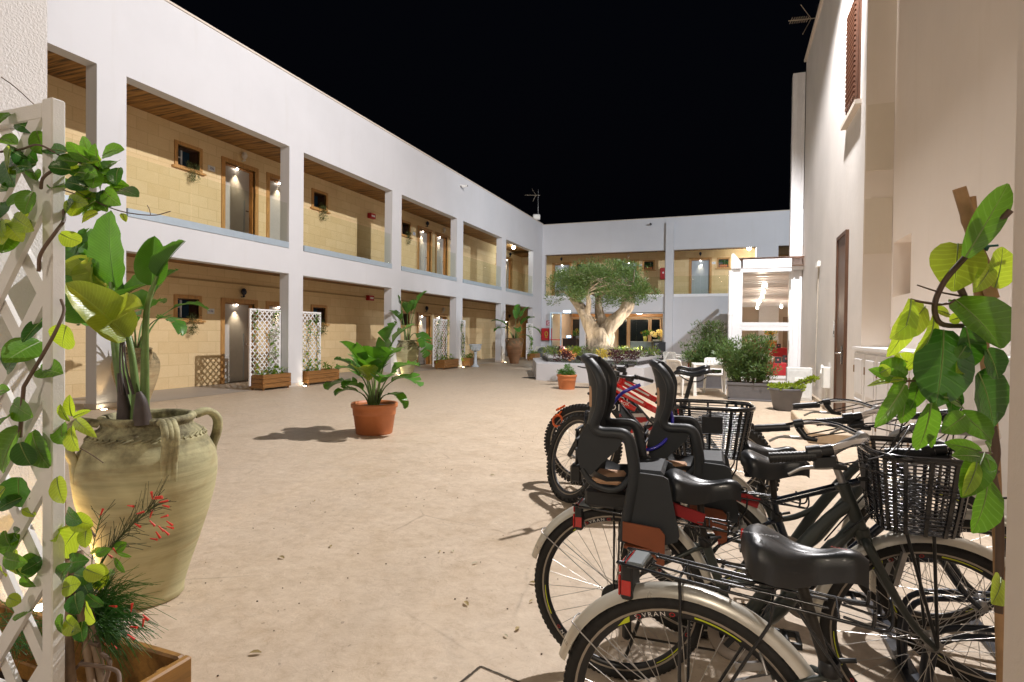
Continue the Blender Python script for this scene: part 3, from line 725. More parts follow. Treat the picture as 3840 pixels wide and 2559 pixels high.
def swept_bar(root,M,zg=1.01,bx0=.54,shift=True,flat=False):
    m=MB(); pts=[]
    if flat: M=M@Matrix.Translation((.24,0,0))
    half=[(bx0,.305,zg-.005),(bx0+.10,.30,zg+.012),(bx0+.19,.275,zg+.04),(bx0+.27,.19,zg+.045),(bx0+.315,.07,zg+.035),(bx0+.32,0,zg+.033)]
    P=half+[(x,-y,z) for x,y,z in reversed(half[:-1])]
    m.tube(bez(P,6),.0112,10); m.xf(M); hb=m.build('handlebar',chrome,root)
    for sg in (1,-1):
        g=MB(); ps=[V((bx0-.012+.135*i/8,sg*(.3055-.0045*i/8),zg-.006+.017*i/8)) for i in range(9)]
        g.tube(ps,[.0155,.0175]+[.0165,.0172]*3+[.0165],10)
        if shift and sg<0:
            for i in range(12): g.tube([ps[0].lerp(ps[8],i/12),ps[0].lerp(ps[8],(i+.5)/12)],.0182,12)
        g.xf(M); g.build('grip',black_pl,hb)
        l=MB(); a=V((bx0+.15,sg*.292,zg+.02)); l.tube([a+V((-.012,0,.004)),a+V((.022,-sg*.004,.012))],.019,10)
        if shift and sg<0: l.tube([a+V((-.05,0,-.004)),a+V((-.012,0,.004))],.023,14); l.obox(a+V((.0,-.002,-.028)),(.03,0,.004),(0,.014,0),(0,0,.016))
        l.tube([a+V((.005,-sg*.006,-.01)),a+V((.03,-sg*.03,-.045)),a+V((.07,-sg*.035,-.05))],[.014,.012,.009],8); l.xf(M); l.build('brake_mount',black_pl,hb)
        b=MB(); b.tube(bez([a+V((.045,-sg*.03,-.045)),a+V((-.0,-sg*.012,-.05)),a+V((-.06,sg*.006,-.052)),a+V((-.105,sg*.012,-.075))],5),[.007]*5+[.0062]*5+[.0055]*6,7,flat=.6); b.xf(M); b.build('brake_lever',alloy,hb)
    return hb
def child_seat(root,Yw,rh,dx=0,dz=0):
    rail=[(-.108,1.292),(-.078,1.262),(-.053,1.212),(-.052,1.16),(-.061,1.10),(-.077,1.052),(-.070,1.030),(-.045,1.021),(-.004,1.022),(.034,1.019),(.056,.995),(.069,.94),(.078,.86),(.064,.76),(.053,.69),(.040,.61)]
    s=MB(); hw=.132
    for sg in (1,-1):
        P=[V((x+dx,sg*(hw-.045 if i==0 else (hw-.018 if i==1 else hw)),z+dz)) for i,(x,z) in enumerate(rail)]
        P=bez(P,4); R_=[.016+.0025*max(0,min(1,(i-34)/10)) for i in range(len(P))]; s.tube(P,R_,12,flat=1.35)
    hood=[(-.112-.030*sin(pi*j/10)+dx,(hw-.045)*cos(pi*j/10),1.294+.010*sin(pi*j/10)+dz) for j in range(11)]
    s.tube(hood,.017,10); sh=s.build('child_seat',seat_pl,root)
    b=MB(); rows=[(-.150,1.292,.085),(-.132,1.24,.105),(-.120,1.17,.118),(-.118,1.10,.122),(-.130,1.03,.125),(-.150,.95,.128),(-.152,.885,.128),(-.118,.825,.125),(-.045,.795,.12),(.045,.805,.11)]
    vs=[]; m_=11
    for k,(x,z,wd) in enumerate(rows):
        for j in range(m_):
            u=-1+2*j/(m_-1); a=abs(u)**2.4
            vs.append((x+dx+(.062*a if z>.84 else .02*a), u*wd, z+dz+(0 if z>.84 else .05*a)))
    fs=[(i*m_+j,i*m_+j+1,(i+1)*m_+j+1,(i+1)*m_+j) for i in range(len(rows)-1) for j in range(m_-1)]
    b.add(vs,fs,True)
    for z in (.93,.97,1.01,1.12,1.16): b.tube([(-.165+dx+.02*(z>1.05)+.028*(z>1.05),-.06,z+dz),(-.165+dx+.048*(z>1.05),.06,z+dz)],.006,6)
    b.build('seat_shell',seat_pl,sh)
    for sg in (1,-1):
        c=MB(); poly=[(-.105,1.05),(-.06,1.015),(.04,1.008),(.01,.955),(-.045,.90),(-.09,.85),(-.13,.87),(-.15,.93),(-.135,1.0)]
        c.prism([(x+dx,z+dz) for x,z in poly],(0,sg*.122,0),(1,0,0),(0,0,1),(0,sg*.010,0)); c.build('side_panel',seat_pl,sh)
        w_=MB(); w_.tube(bez([(-.125+dx,sg*.128,.87+dz),(-.085+dx,sg*.13,.82+dz),(-.02+dx,sg*.13,.80+dz),(.03+dx,sg*.13,.815+dz),(.075+dx,sg*.132,.87+dz)],4),.0125,8); w_.build('lower_brace',seat_pl,sh)
        g=MB()
        poly=[(.062,.872),(.10,.877),(.183,.872),(.202,.862),(.223,.766),(.246,.655),(.238,.632),(.186,.612),(.108,.60),(.062,.63),(.052,.70),(.062,.76)]
        g.prism([(x+dx,z+dz) for x,z in poly],(0,sg*.130,0),(1,0,0),(0,0,1),(0,sg*.010,0))
        if sg>0: g.rbox(.06+dx,.185+dx,-.125,.128,.855+dz,.885+dz,.012)
        g.build('leg_guard',seat_pl,sh)
        f=MB(); o=sg*.150
        f.prism([(x+dx,z+dz) for x,z in [(.035,.678),(.095,.672),(.140,.652),(.158,.615),(.175,.565),(.192,.538),(.172,.532),(.148,.56),(.13,.585),(.04,.615)]],(0,o-.03*sg,0),(1,0,0),(0,0,1),(0,.007,0))
        f.prism([(x+dx,z+dz) for x,z in [(.04,.692),(.175,.682),(.195,.66),(.195,.55),(.17,.535),(.15,.60),(.04,.62)]],(0,o+.012*sg,0),(1,0,0),(0,0,1),(0,.007,0))
        f.box(.045+dx,.14+dx,min(o-.03*sg,o+.012*sg),max(o-.03*sg,o+.012*sg),.593+dz,.601+dz); f.build('footrest',foot_m,sh)
    c=MB(); c.rbox(-.10+dx,.02+dx,-.085,.085,.805+dz,.83+dz,.01); c.build('cushion',tan_m,sh); c=MB(); c.rbox(-.115+dx,-.085+dx,-.07,.07,1.10+dz,1.2+dz,.012); c.build('back_pad',tan_m,sh)
    c=MB(); c.rbox(-.13+dx,.06+dx,-.055,.055,.70+dz,.775+dz,.012); c.rbox(-.178+dx,-.166+dx,-.02,.02,.80+dz,1.0+dz,.005); c.rbox(-.195+dx,-.15+dx,-.035,.035,.79+dz,.86+dz,.006); c.build('carrier_block',black_pl,sh)
    c=MB(); P=[(.10+dx,-.03,.80+dz),(.20+dx,-.03,.73+dz),(.33+dx,-.02,.69+dz)]; c.bar(P[0],P[1],.010,.03); c.bar(P[1],P[2],.010,.045); c.bar((.17+dx,-.05,.74+dz),(.165+dx,-.05,.50+dz),.03,.008); c.build('strap',redstrap,sh)
    return sh
def rack(root,x0=-.16,x1=.42,z=.775,w_=.062,light=True,dz=-.03):
    m=MB(); r=.0042
    zz=lambda x: z+dz*(x-x0)/(x1-x0)
    m.tube(bez([(x1,-w_,zz(x1)+.035),(x1-.005,-w_,zz(x1)),(x1-.03,-w_,zz(x1)),(x0+.03,-w_,zz(x0)),(x0,-w_*.6,zz(x0)),(x0,w_*.6,zz(x0)),(x0+.03,w_,zz(x0)),(x1-.03,w_,zz(x1)),(x1-.005,w_,zz(x1)),(x1,w_,zz(x1)+.035)],6),r,7)
    for y in (-.03,.03): m.tube(bez([(x0+.07,y,zz(x0)+.004),(x0+.2,y,zz(x0+.2)+.004),(x1-.2,y*.8,zz(x1-.2)+.004),(x1-.09,y*.8,zz(x1-.09)+.004)],5),r*.85,6)
    for k,x in enumerate((x0+.15,x0+.27,x0+.37,x1-.07)): m.tube([(x,-w_,zz(x)),(x,w_,zz(x))],r*.8,6)
    m.tube(bez([(x0+.25,-w_*.8,zz(x0)+.008),(x0+.36,-w_*.75,zz(x0)+.004),(x0+.37,0,zz(x0)+.004),(x0+.36,w_*.75,zz(x0)+.004),(x0+.25,w_*.8,zz(x0)+.008)],5),r*.7,6)
    m.tube(bez([(x1-.06,-.035,zz(x1)),(x1+.03,-.035,zz(x1)-.01),(x1+.035,0,zz(x1)+.05),(x1+.03,.035,zz(x1)-.01),(x1-.06,.035,zz(x1))],5),r*.85,6)
    for sg in (-1,1):
        m.tube([(x0+.15,sg*w_,zz(x0+.15)),(x0+.155,sg*(w_+.01),zz(x0+.15)-.05),(-.005,sg*.062,.33)],r*1.05,7)
        m.tube([(x0+.37,sg*w_,zz(x0+.37)),(x0+.365,sg*(w_+.01),zz(x0+.37)-.05),(.015,sg*.062,.33)],r*1.05,7)
        m.tube([(x0+.42,sg*.03,zz(x0+.42)-.01),(.36,sg*.03,.60)],r*1.1,7)
    for y in (-.028,.028):
        hx=[(x0+.075+.006*cos(t*2.2),y+.006*sin(t*2.2)*0+ (t-8)*.0016*(1 if y>0 else -1),zz(x0)+.008+.006*sin(t*2.2)) for t in range(17)]; m.tube(hx,.0016,5)
    rk=m.build('rack',wire_m,root)
    if light:
        l=MB(); l.rbox(x0-.012,x0+.022,-.042,.042,z-.105,z-.004,.006); tl=l.build('rear_light',black_pl,rk)
        l=MB(); l.rbox(x0-.020,x0-.0125,-.036,.036,z-.098,z-.04,.003); l.rbox(x0-.019,x0-.0122,-.036,.036,z-.034,z-.01,.003); l.box(x0-.008,x0+.018,-.0440,-.0425,z-.09,z-.05); l.build('red_lens',red_lens,tl)
        l=MB(); l.rbox(x0+.006,x0+.05,-.05,.05,z-.012,z+.006,.004); l.build('light_bracket',plain('grey_bracket',(.16,.18,.19),.4),tl); l=MB(); l.box(x0+.0035,x0+.0055,-.045,.045,z-.01,z+.004); l.build('red_strip',red_lens,tl)
    return rk
def crank(root,bb,ang=.3,ring=.095):
    x,z=bb; m=MB()
    m.lathe([(ring,-.062),(ring+.006,-.060),(ring+.006,-.056),(ring,-.054),(ring-.035,-.054),(ring-.035,-.062),(ring,-.062)],36,(x,0,z),axis='y')
    c=m.build('chain_guard',guard_m,root)
    m=MB()
    for k in range(5):
        a=2*pi*k/5+ang; m.bar((x,-.058,z),(x+ring*.8*cos(a),-.058,z+ring*.8*sin(a)),.02,.006,up=(0,1,0))
    m.lathe([(.001,-.066),(.02,-.066),(.02,.066),(.001,.066)],14,(x,0,z),axis='y')
    for sg,a in ((-1,ang),(1,ang+pi)):
        e=V((x+.17*cos(a),sg*.078,z+.17*sin(a))); m.bar((x,sg*.068,z),e,.014,.024,up=(0,1,0))
    m.build('crank',black_pl,c)
    for sg,a in ((-1,ang),(1,ang+pi)):
        e=V((x+.17*cos(a),sg*.125,z+.17*sin(a))); p=MB()
        for s2 in (-1,1): p.bar(e+V((s2*.038,-.045,0)),e+V((s2*.038,.045,0)),.012,.022); p.bar(e+V((-.04,s2*.042,0)),e+V((.04,s2*.042,0)),.012,.020)
        p.tube([e+V((0,-.05,0)),e+V((0,.05,0))],.009,8); p.build('pedal',black_pl,c)
    m=MB(); 
    P=[]
    for k in range(10): a=-pi/2+pi*k/9; P.append((x+.075*cos(a),-.05,z+.075*sin(a)))
    P+=[(.0+.0,-.05,.35+.045)]
    for k in range(8): a=pi/2+pi*k/7; P.append((.045*cos(a),-.05,.35+.045*sin(a)))
    P+=[(.045,-.05,.25),(.075,-.05,.205)]
    m.tube(P,.0045,5,closed=True); m.build('chain',plain('oily_chain',(.03,.027,.024),.5,.6),c)
    m=MB(); m.lathe([(.052,-.058),(.055,-.055),(.05,-.05),(.04,-.042),(.03,-.038)],20,(0,0,.35),axis='y'); m.lathe([(.001,-.06),(.052,-.058)],20,(0,0,.35),axis='y'); m.rbox(.03,.065,-.062,-.045,.19,.31,.01); m.build('gears',black_pl,c)
def city_bike(label,loc,hd,frame,basket_front=False,rack_on=True,seat=False,mens=False,steer=0,lean=0,basket_rear=False,sz=.88,sx=.27,text=False,group='city bicycles parked in the rack at right',bar=True,fend_front=True,flat=False):
    root=thing('city_bicycle',label,'bicycle',loc,group=group,rot=(lean,0,hd))
    bb=(.45,.285); ht=V((.80,0,.875)); hb=V((.865,0,.70)); S=V((.335,0,.60))
    f=MB()
    f.tube([(bb[0],0,bb[1]),S],.0175,12); f.tube([ht,hb],[.021,.023],14)
    f.tube([ht+V((0,0,-.004)),ht+V((.004,0,-.02))],.026,14); f.tube([hb+V((-.004,0,.015)),hb],.027,14)
    if mens:
        f.tube([ht+V((.012,0,-.03)),(.325,0,.665)],.0165,12); f.tube([(.85,0,.735),(bb[0],0,bb[1])],.019,12); f.tube([S,(.32,0,.68)],.0165,12)
    else:
        f.tube(bez([(.822,0,.80),(.74,0,.715),(.60,0,.52),(.50,0,.35),(bb[0],0,bb[1])],5),[.022]*6+[.026]*15,12)
        f.tube(bez([(.85,0,.735),(.78,0,.64),(.68,0,.50),(.58,0,.36),(bb[0]+.01,0,bb[1]-.005)],5),[.022]*5+[.030]*16,12)
        f.tube(bez([(.63,0,.55),(.5,0,.47),(.385,0,.44)],4),.015,10)
    for sg in (-1,1):
        f.tube([(0,sg*.058,.35),(.12,sg*.055,.345),(bb[0]-.06,sg*.035,bb[1]+.01),(bb[0],sg*.02,bb[1])],.0105,9)
        f.tube([(0,sg*.058,.35),(.10,sg*.05,.46),(.30,sg*.026,.575),(S.x+.004,0,S.z-.02)],.0085,9)
        f.obox((0,sg*.056,.35),(.022,0,0),(0,.004,0),(0,0,.022))
    f.tube([(bb[0],-.036,bb[1]),(bb[0],.036,bb[1])],.024,14)
    f.build('frame',frame,root)
    m=MB(); m.tube([S+V((0,0,-.02)),(sx+.012,0,sz-.07)],.0135,12); sp=m.build('seat_post',plain('worn_black_post',(.03,.026,.022),.5,.3),root)
    m=MB(); m.lathe([(.021,-.018),(.024,-.014),(.024,.014),(.021,.018)],14,tuple(S)); m.tube([S+V((-.02,.02,0)),S+V((.03,.05,.0)),S+V((.06,.045,.01))],.006,8); m.build('seat_clamp',black_pl,sp)
    m=MB(); m.bar((.12,-.045,.52),(.21,-.03,.555),.012,.02); m.bar((.12,.045,.52),(.21,.03,.555),.012,.02); m.tube([(.2,-.03,.56),(.17,0,.63),(.2,.03,.56)],.004,6); m.build('rear_brake',alloy,root)
    saddle(root,sx,sz,text=text)
    # steering assembly
    ax=(ht-hb).normalized(); St=Matrix.Translation(hb)@Matrix.Rotation(steer,4,ax)@Matrix.Translation(-hb)
    m=MB(); m.tube([hb,hb+V((.012,0,-.035))],.024,12)
    for sg in (-1,1): m.tube(bez([hb+V((.006,sg*.01,-.02)),hb+V((.02,sg*.045,-.05)),(.95,sg*.052,.52),(1.02,sg*.05,.41),(1.08,sg*.052,.35)],4),[.017]*5+[.0155]*4+[.013]*4+[.010]*4,10)
    m.xf(St); fk=m.build('fork',frame,root)
    m=MB(); 
    for sg in (-1,1): m.bar((.955,sg*.05,.545),(.985,sg*.04,.66),.012,.018)
    m.tube([(.985,-.04,.66),(.975,0,.70),(.985,.04,.66)],.004,6); m.xf(St); m.build('front_brake',alloy,fk)
    if bar:
        m=MB(); 
        if flat: m.tube([(.83,0,1.035),(1.10,0,1.043)],.016,10)
        m.tube([ht,ht+ax*.09],.0125,12); m.tube(bez([ht+ax*.075,ht+ax*.115+V((.012,0,.006)),(.86,0,1.043)],4),[.014]*4+[.017]*5,12); m.tube([(.86,-.026,1.043),(.86,.026,1.043)],.019,14); m.xf(St); m.build('stem',alloy,root)
        hbar=swept_bar(root,St,flat=flat)
        m=MB()
        cables(m,[(.74,-.26,.99),(.90,-.16,1.02),(1.0,-.02,1.10),(.95,.02,1.0),(.92,.01,.75)]); cables(m,[(.74,.26,.99),(.92,.15,1.06),(.99,.03,1.14),(.97,0,1.02),(.96,-.01,.68)])
        cables(m,[(.72,-.26,1.0),(.88,-.2,.96),(.96,-.07,.92),(.90,-.03,.80),(.80,-.025,.70)]); cables(m,[(.72,.26,1.0),(.93,.12,1.08),(1.02,.0,1.05),(.90,.03,.86),(.75,.02,.65)])
        m.xf(St); m.build('cable',wire_m,root)
    wheel(root,'rear_wheel',0,.35,.35,.0205); wheel(root,'front_wheel',1.08,.35,.35,.0205,St)
    mudguard(root,0,.35,.372,2.86,.28)
    if fend_front: mudguard(root,1.08,.35,.372,3.3,1.0,St)
    if rack_on: rack(root,z=.775 if not seat else .70)
    crank(root,bb)
    m=MB(); m.tube([(.12,.06,.33),(.02,.14,.012)],.008,8); m.build('kickstand',black_pl,root)
    if basket_front:
        basket(root,St@Matrix.Translation((1.01,0,.755)))
        m=MB(); m.box(.865,.872,-.03,.03,.86,.95); m.tube([(.845,-.03,.9),(.87,-.03,.9)],.008); m.tube([(1.08,-.06,.36),(1.05,-.10,.75)],.0055,7); m.tube([(1.08,.06,.36),(1.05,.10,.75)],.0055,7); m.tube([(1.08,-.06,.36),(.97,-.10,.755)],.0055,7); m.xf(St); m.build('basket_bracket',black_pl,root)
    if basket_rear:
        basket(root,Matrix.Translation((.07,0,.765)),.44,.34,.34,.26,.275)
        m=MB(); m.box(.03,.13,-.172,-.165,.90,.985); m.build('basket_plate',black_pl,root)
    if seat: child_seat(root,0,None,-.07 if mens else 0,-.035 if mens else 0)
    return root
city_bike('nearest grey green bicycle with black saddle and bare wire rack, front wheel cut off',(-.097,1.587,0),radians(-6),frame_green,text=True,flat=True,sz=.893,sx=.25)
city_bike('dark green bicycle with child seat behind and black basket in front, second from the camera',(-.414,2.31,0),radians(2),frame_green,basket_front=True,seat=True,sz=.85,sx=.30)
city_bike('blue black bicycle with straight top tube and child seat, beyond the basket bicycle',(-.13,2.76,0),radians(2),frame_blue,seat=True,mens=True,flat=True,steer=radians(-20),sz=.865,sx=.30)
city_bike('dark bicycle with large black basket on its rear carrier beside the red mountain bikes',(-.17,3.22,0),radians(4),frame_green,basket_rear=True,sz=.83,sx=.34)

# mountain bikes
def mtb(label,loc,hd,steer,lean=0):
    root=thing('mountain_bike',label,'bicycle',loc,group='red electric mountain bikes',rot=(lean,0,hd)); R=.37
    bb=V((.45,0,.35)); ht=V((.845,0,1.02)); hb=V((.905,0,.875)); ax=(ht-hb).normalized()
    St=Matrix.Translation(hb)@Matrix.Rotation(steer,4,ax)@Matrix.Translation(-hb)
    f=MB(); f.tube([ht,hb],[.028,.031],16)
    def boxtube(mb,A,B,w0,h0,w1,h1):
        A=V(A);B=V(B);d=(B-A).normalized();s=V((0,1,0));u=s.cross(d).normalized(); vs=[]
        for P,w_,h in ((A,w0,h0),(B,w1,h1)):
            for i in range(12):
                a=2*pi*i/12; c,q=cos(a),sin(a); e=.6
                vs.append(P+s*w_*.5*abs(c)**e*(1 if c>=0 else -1)+u*h*.5*abs(q)**e*(1 if q>=0 else -1))
        mb.add(vs,[(i,(i+1)%12,12+(i+1)%12,12+i) for i in range(12)]+[tuple(reversed(range(12))),tuple(range(12,24))],True)
    boxtube(f,(.87,0,.985),(.60,0,.84),.05,.075,.042,.05); boxtube(f,(.60,0,.84),(.33,0,.71),.042,.05,.034,.045)
    boxtube(f,(.895,0,.905),(.68,0,.80),.05,.07,.04,.04)
    f.tube([(.33,0,.74),(.39,0,.50)],.018,12)
    f.build('frame',bikered,root)
    d=MB(); boxtube(d,(.895,0,.885),(.44,0,.36),.075,.115,.085,.15); dt=d.build('battery_tube',[plain('black_battery_cover',(.012,.012,.013),.25,coat=.4)],root)
    # graphics on both sides of the battery tube
    A=V((.895,0,.885));B=V((.44,0,.36));dd=(B-A).normalized();L=(B-A).length
    for sg in (1,-1):
        u=dd; v=V((0,0,1)).cross(V((0,1,0))); v=V((0,1,0)).cross(dd).normalized()
        v=v if v.z>0 else -v
        g=MB(); o=A+V((0,sg*.0435,0))
        def q(l0,l1,k0,k1,skew=0,lift=0):
            P=[(l0,k0),(l1,k0),(l1+skew,k1),(l0+skew,k1)]
            g.add([o+u*a*L+v*b+V((0,sg*(lift+.0005+.004*a),0)) for a,b in P],[(0,1,2,3)])
        g.cur=0
        for l0,l1 in ((.40,.54),(.60,.76),(.82,.98)): q(l0,l1,-.062,.05,.02)
        g.cur=1
        for l0,l1,k0,k1,s_ in ((.30,.36,-.055,.055,.12),(.44,.49,-.06,.0,.07),(.50,.545,-.0,.055,.05),(.58,.63,-.06,.055,.1),(.70,.74,-.06,.0,.05),(.78,.83,-.06,.055,.1)): q(l0,l1,k0,k1,s_,.0008)
        uu=(-u if sg<0 else u); 
        # lettering lies across the tube, upright
        text_mb(g,'D1',.075,o+u*.14*L+v*.0+V((0,sg*.0035,0)),(-1,0,0) if sg>0 else (1,0,0),(0,0,1))
        g.cur=0; text_mb(g,'R',.038,o+u*.245*L-v*.01+V((0,sg*.0035,0)),(-1,0,.1) if sg>0 else (1,0,.1),(0,0,1))
        g.cur=1; text_mb(g,'THOK',.036,V((.775,sg*.0255,.845)),V((-1,0,-.12)) if sg>0 else V((1,0,.12)),(0,0,1))
        g.add([V((.83,sg*.0265,.955)),V((.62,sg*.0225,.853)),V((.61,sg*.0225,.864)),V((.83,sg*.0265,.975))],[(0,1,2,3)])
        g.build('frame_graphics',[red_d,white_d],root)
    s=MB(); 
    for sg in (-1,1):
        s.tube([(0,sg*.068,R),(.2,sg*.06,R+.03),(.40,sg*.04,.42)],[.012,.016,.02],10); s.tube([(0,sg*.068,R),(.14,sg*.055,.55),(.36,sg*.035,.66)],.012,10); s.bar((.36,sg*.035,.66),(.40,sg*.03,.56),.014,.05)
    s.tube([(.38,0,.64),(.56,0,.74)],[.022,.016],12); s.build('swingarm',MATS['black_battery_cover'],root)
    m=MB(); m.lathe([(.001,-.07),(.085,-.066),(.095,-.04),(.095,.04),(.085,.066),(.001,.07)],24,tuple(bb),axis='y'); m.build('motor',MATS['black_battery_cover'],root)
    crank(root,(bb.x,bb.z),2.2,.085)
    m=MB(); m.tube([(.335,0,.72),(.245,0,1.09)],[.017,.0135],12); m.build('seat_post',black_pl,root)
    saddle(root,.225,1.13,.28,.145,slim=True)
    m=MB()
    for sg in (-1,1): m.tube([hb+V((.02,sg*.06,-.03)),V((1.06,sg*.06,.62))],.0175,12); m.tube([V((1.035,sg*.06,.66)),V((1.13,sg*.062,.50)),V((1.215,sg*.06,R))],[.024,.023,.018],12)
    m.bar(hb+V((.015,-.075,-.03)),hb+V((.015,.075,-.03)),.05,.05); m.tube([(1.07,-.05,.62),(1.10,-.045,.755),(1.10,.045,.755),(1.07,.05,.62)],.014,9); m.tube([hb,hb-ax*.06],.024,12)
    m.xf(St); m.build('fork',plain('black_fork_paint',(.014,.015,.017),.25,.2,coat=.3),root)
    m=MB(); m.tube([ht,ht+ax*.045],.021,14); m.rbox(ht.x-.02,ht.x+.07,-.025,.025,ht.z+.035,ht.z+.085,.008); m.xf(St); m.build('stem',black_pl,root)
    m=MB(); c=V((ht.x+.055,0,ht.z+.06)); P=[c+V((-.045,.39,.035)),c+V((-.03,.24,.032)),c+V((-.008,.12,.008)),c,c+V((-.008,-.12,.008)),c+V((-.03,-.24,.032)),c+V((-.045,-.39,.035))]; m.tube(bez(P,5),[.0115]*13+[.015]*5+[.0115]*13,10); m.xf(St); hbr=m.build('handlebar',MATS['black_fork_paint'],root)
    for sg in (-1,1):
        g=MB(); g.tube([c+V((-.046,sg*.395,.036)),c+V((-.032,sg*.26,.033))],.0165,12); g.xf(St); g.build('grip',black_pl,hbr)
        g=MB(); g.tube([c+V((-.03,sg*.245,.032)),c+V((-.028,sg*.215,.03))],.02,12); g.rbox(c.x-.02,c.x+.045,sg*.2-.025,sg*.2+.025,c.z-.01,c.z+.022,.008); g.xf(St); g.build('brake_mount',black_pl,hbr)
        g=MB(); g.tube([c+V((.035,sg*.2,.0)),c+V((.035,sg*.27,-.012)),c+V((.02,sg*.33,-.018))],[.007,.006,.005],7); g.xf(St); g.build('brake_lever',black_pl,hbr)
    m=MB(); cables(m,[c+V((.04,.19,0)),c+V((.11,.08,.04)),c+V((.10,-.02,-.05)),c+V((.03,-.05,-.17))]); cables(m,[c+V((.04,-.19,0)),c+V((.12,-.06,.02)),c+V((.10,.03,-.08)),c+V((.03,.05,-.2))]); m.xf(St); m.build('cable',wire_m,root)
    wheel(root,'rear_wheel',0,R,R,.031,None,True,False); wheel(root,'front_wheel',1.22,R,R,.031,St,True,False)
    return root
mtb('red and black electric mountain bike with its front wheel turned, nearer the camera',(-.02,4.60,0),radians(180),radians(-44),radians(0))
mtb('red electric mountain bike half hidden behind its twin, front wheel with orange lock',(-.05,5.18,0),radians(181),radians(-6),radians(0))

# locks
def hub_pt(x,y,z): return V((x,y,z))
m=MB(); cs=V((-.45,2.74,1.12)); m.tube(bez([(-.38,2.64,1.17),(-.47,2.62,1.12),(-.52,2.62,1.02),(-.46,2.61,.92),(-.36,2.60,.88),(-.27,2.62,.92),(-.24,2.68,1.02),(-.30,2.70,1.14)],6),.0075,8)
m.build('cable_lock',plain('cobalt_cable_sleeve',(.02,.015,.42),.3,coat=.4),None,label='cobalt blue cable lock looped round the farther child seat',cat='lock')
m=MB(); o=V((-1.50,5.13,.58))
m.tube([o+V((.045*cos(t)*1.0,.045*sin(t)*.3+.012*sin(t*.33),.05*sin(t)+.006*cos(t*.4))) for t in [i*.4 for i in range(52)]],.0075,7)
o2=V((-1.47,5.16,.70)); m.tube([o2+V((.035*cos(t)-.01,.045*sin(t),.035*cos(t)*.6)) for t in [i*.4 for i in range(13)]],.011,8)
m.tube([o+V((0,0,.05)),o2+V((0,0,-.03))],.007,7)
m.build('coil_lock',plain('orange_cable_sleeve',(.75,.12,.012),.35,coat=.3),None,label='bright orange coiled lock hanging on the mountain bike front wheel',cat='lock')
# parking rack
t=thing('bike_rack','low dark tube rack holding the front wheels of the bicycles','bike rack',(1.0,2.4,0))
for k,y in enumerate((-.85,-.38,.1,.42,.85)):
    for s_ in (-.035,.035):
        m=MB(); m.tube(bez([(-.30,y+s_,.02),(-.30,y+s_,.20),(-.24,y+s_,.32),(.05,y+s_,.36),(.40,y+s_,.37),(.50,y+s_,.32),(.52,y+s_,.2),(.52,y+s_,.02)],5),.0125,8); m.build('hoop',plain('dark_rack_paint',(.02,.024,.035),.35,.3),t)
m=MB(); m.box(-.32,-.26,-1.1,1.1,0.005,.03); m.box(.49,.55,-1.1,1.1,0.005,.03); m.box(.1,.16,-1.1,1.1,0.005,.025); m.build('base_rail',MATS['dark_rack_paint'],t)
# ------------------------------------------------------------ pots and plants
clay_g=None
def clay(name,c,top,wet=.5):
    m,nt,b=newmat(name); co=objco(nt); tc=N(nt,'ShaderNodeTexCoord'); sp=N(nt,'ShaderNodeSeparateXYZ'); nt.links.new(tc.outputs['Object'],sp.inputs[0])
    cz=objco(nt,(.6,.6,9)); a=noise(nt,cz,2.2,6,.65,.3); n1=noise(nt,co,6,7,.7)
    base=ramp(nt,a,[(.3,tuple(x*.72 for x in c)),(.5,c),(.72,tuple(min(1,x*1.18) for x in c))])
    base=mix(nt,ramp(nt,noise(nt,objco(nt,(1,1,3)),1.6,4,.7,.6),[(.52,(0,0,0)),(.66,(.6,.6,.6))]),base,tuple(x*y for x,y in zip(c,(.72,.58,.5))))
    # dark lichen and soot under the rim
    mr=N(nt,'ShaderNodeMapRange'); nt.links.new(sp.outputs[2],mr.inputs[0]); mr.inputs[1].default_value=top*.70; mr.inputs[2].default_value=top*.93
    ml=N(nt,'ShaderNodeMath',operation='MULTIPLY'); nt.links.new(mr.outputs[0],ml.inputs[0]); nt.links.new(ramp(nt,n1,[(.42,(0,0,0)),(.62,(1,1,1))]),ml.inputs[1])
    base=mix(nt,ml.outputs[0],base,(.10,.085,.05))
    nt.links.new(base,b.inputs['Base Color']); b.inputs['Roughness'].default_value=.8; b.inputs['Specular IOR Level'].default_value=.25
    ad=N(nt,'ShaderNodeMath',operation='ADD'); nt.links.new(a,ad.inputs[0]); nt.links.new(n1,ad.inputs[1]); bump(nt,b,ad.outputs[0],.35,.008)
    MATS[name]=m; return m
clay_pale=clay('weathered_pale_clay',(.49,.46,.27),.95); clay_brown=clay('brown_clay',(.26,.135,.07),.95); clay_buff=clay('buff_clay',(.42,.33,.19),.95)
soil=plain('dark_soil',(.03,.02,.013),.95,var=.4,scale=40,bumpk=.8,bscale=60); terracotta=plain('terracotta_plastic',(.50,.165,.055),.5,var=.07,bumpk=.1,bscale=200)
grey_pot=plain('anthracite_pot',(.11,.105,.11),.6,var=.1,bumpk=.1)
bop=leafmat('strelitzia_leaf',(.065,.185,.03),.32,.33,veins=26,veink=.4); bop_l=leafmat('strelitzia_young_leaf',(.22,.29,.05),.35,.3,veins=26,veink=.4); stalk_m=plain('green_stalk',(.12,.20,.05),.4,var=.3,scale=12)
sheath=plain('dry_sheath',(.10,.05,.03),.8,var=.4); vine_l=leafmat('climber_leaf',(.10,.22,.03),.42,.3,.35); vine_y=leafmat('climber_young_leaf',(.21,.29,.04),.5,.32,.3)
olive_l=leafmat('olive_leaf',(.085,.145,.04),.22,.45,.45,False); shrub_l=leafmat('oleander_leaf',(.08,.145,.05),.25,.4,.45,False); fern_l=leafmat('fern_green',(.06,.17,.03),.35,.45,.4,False)
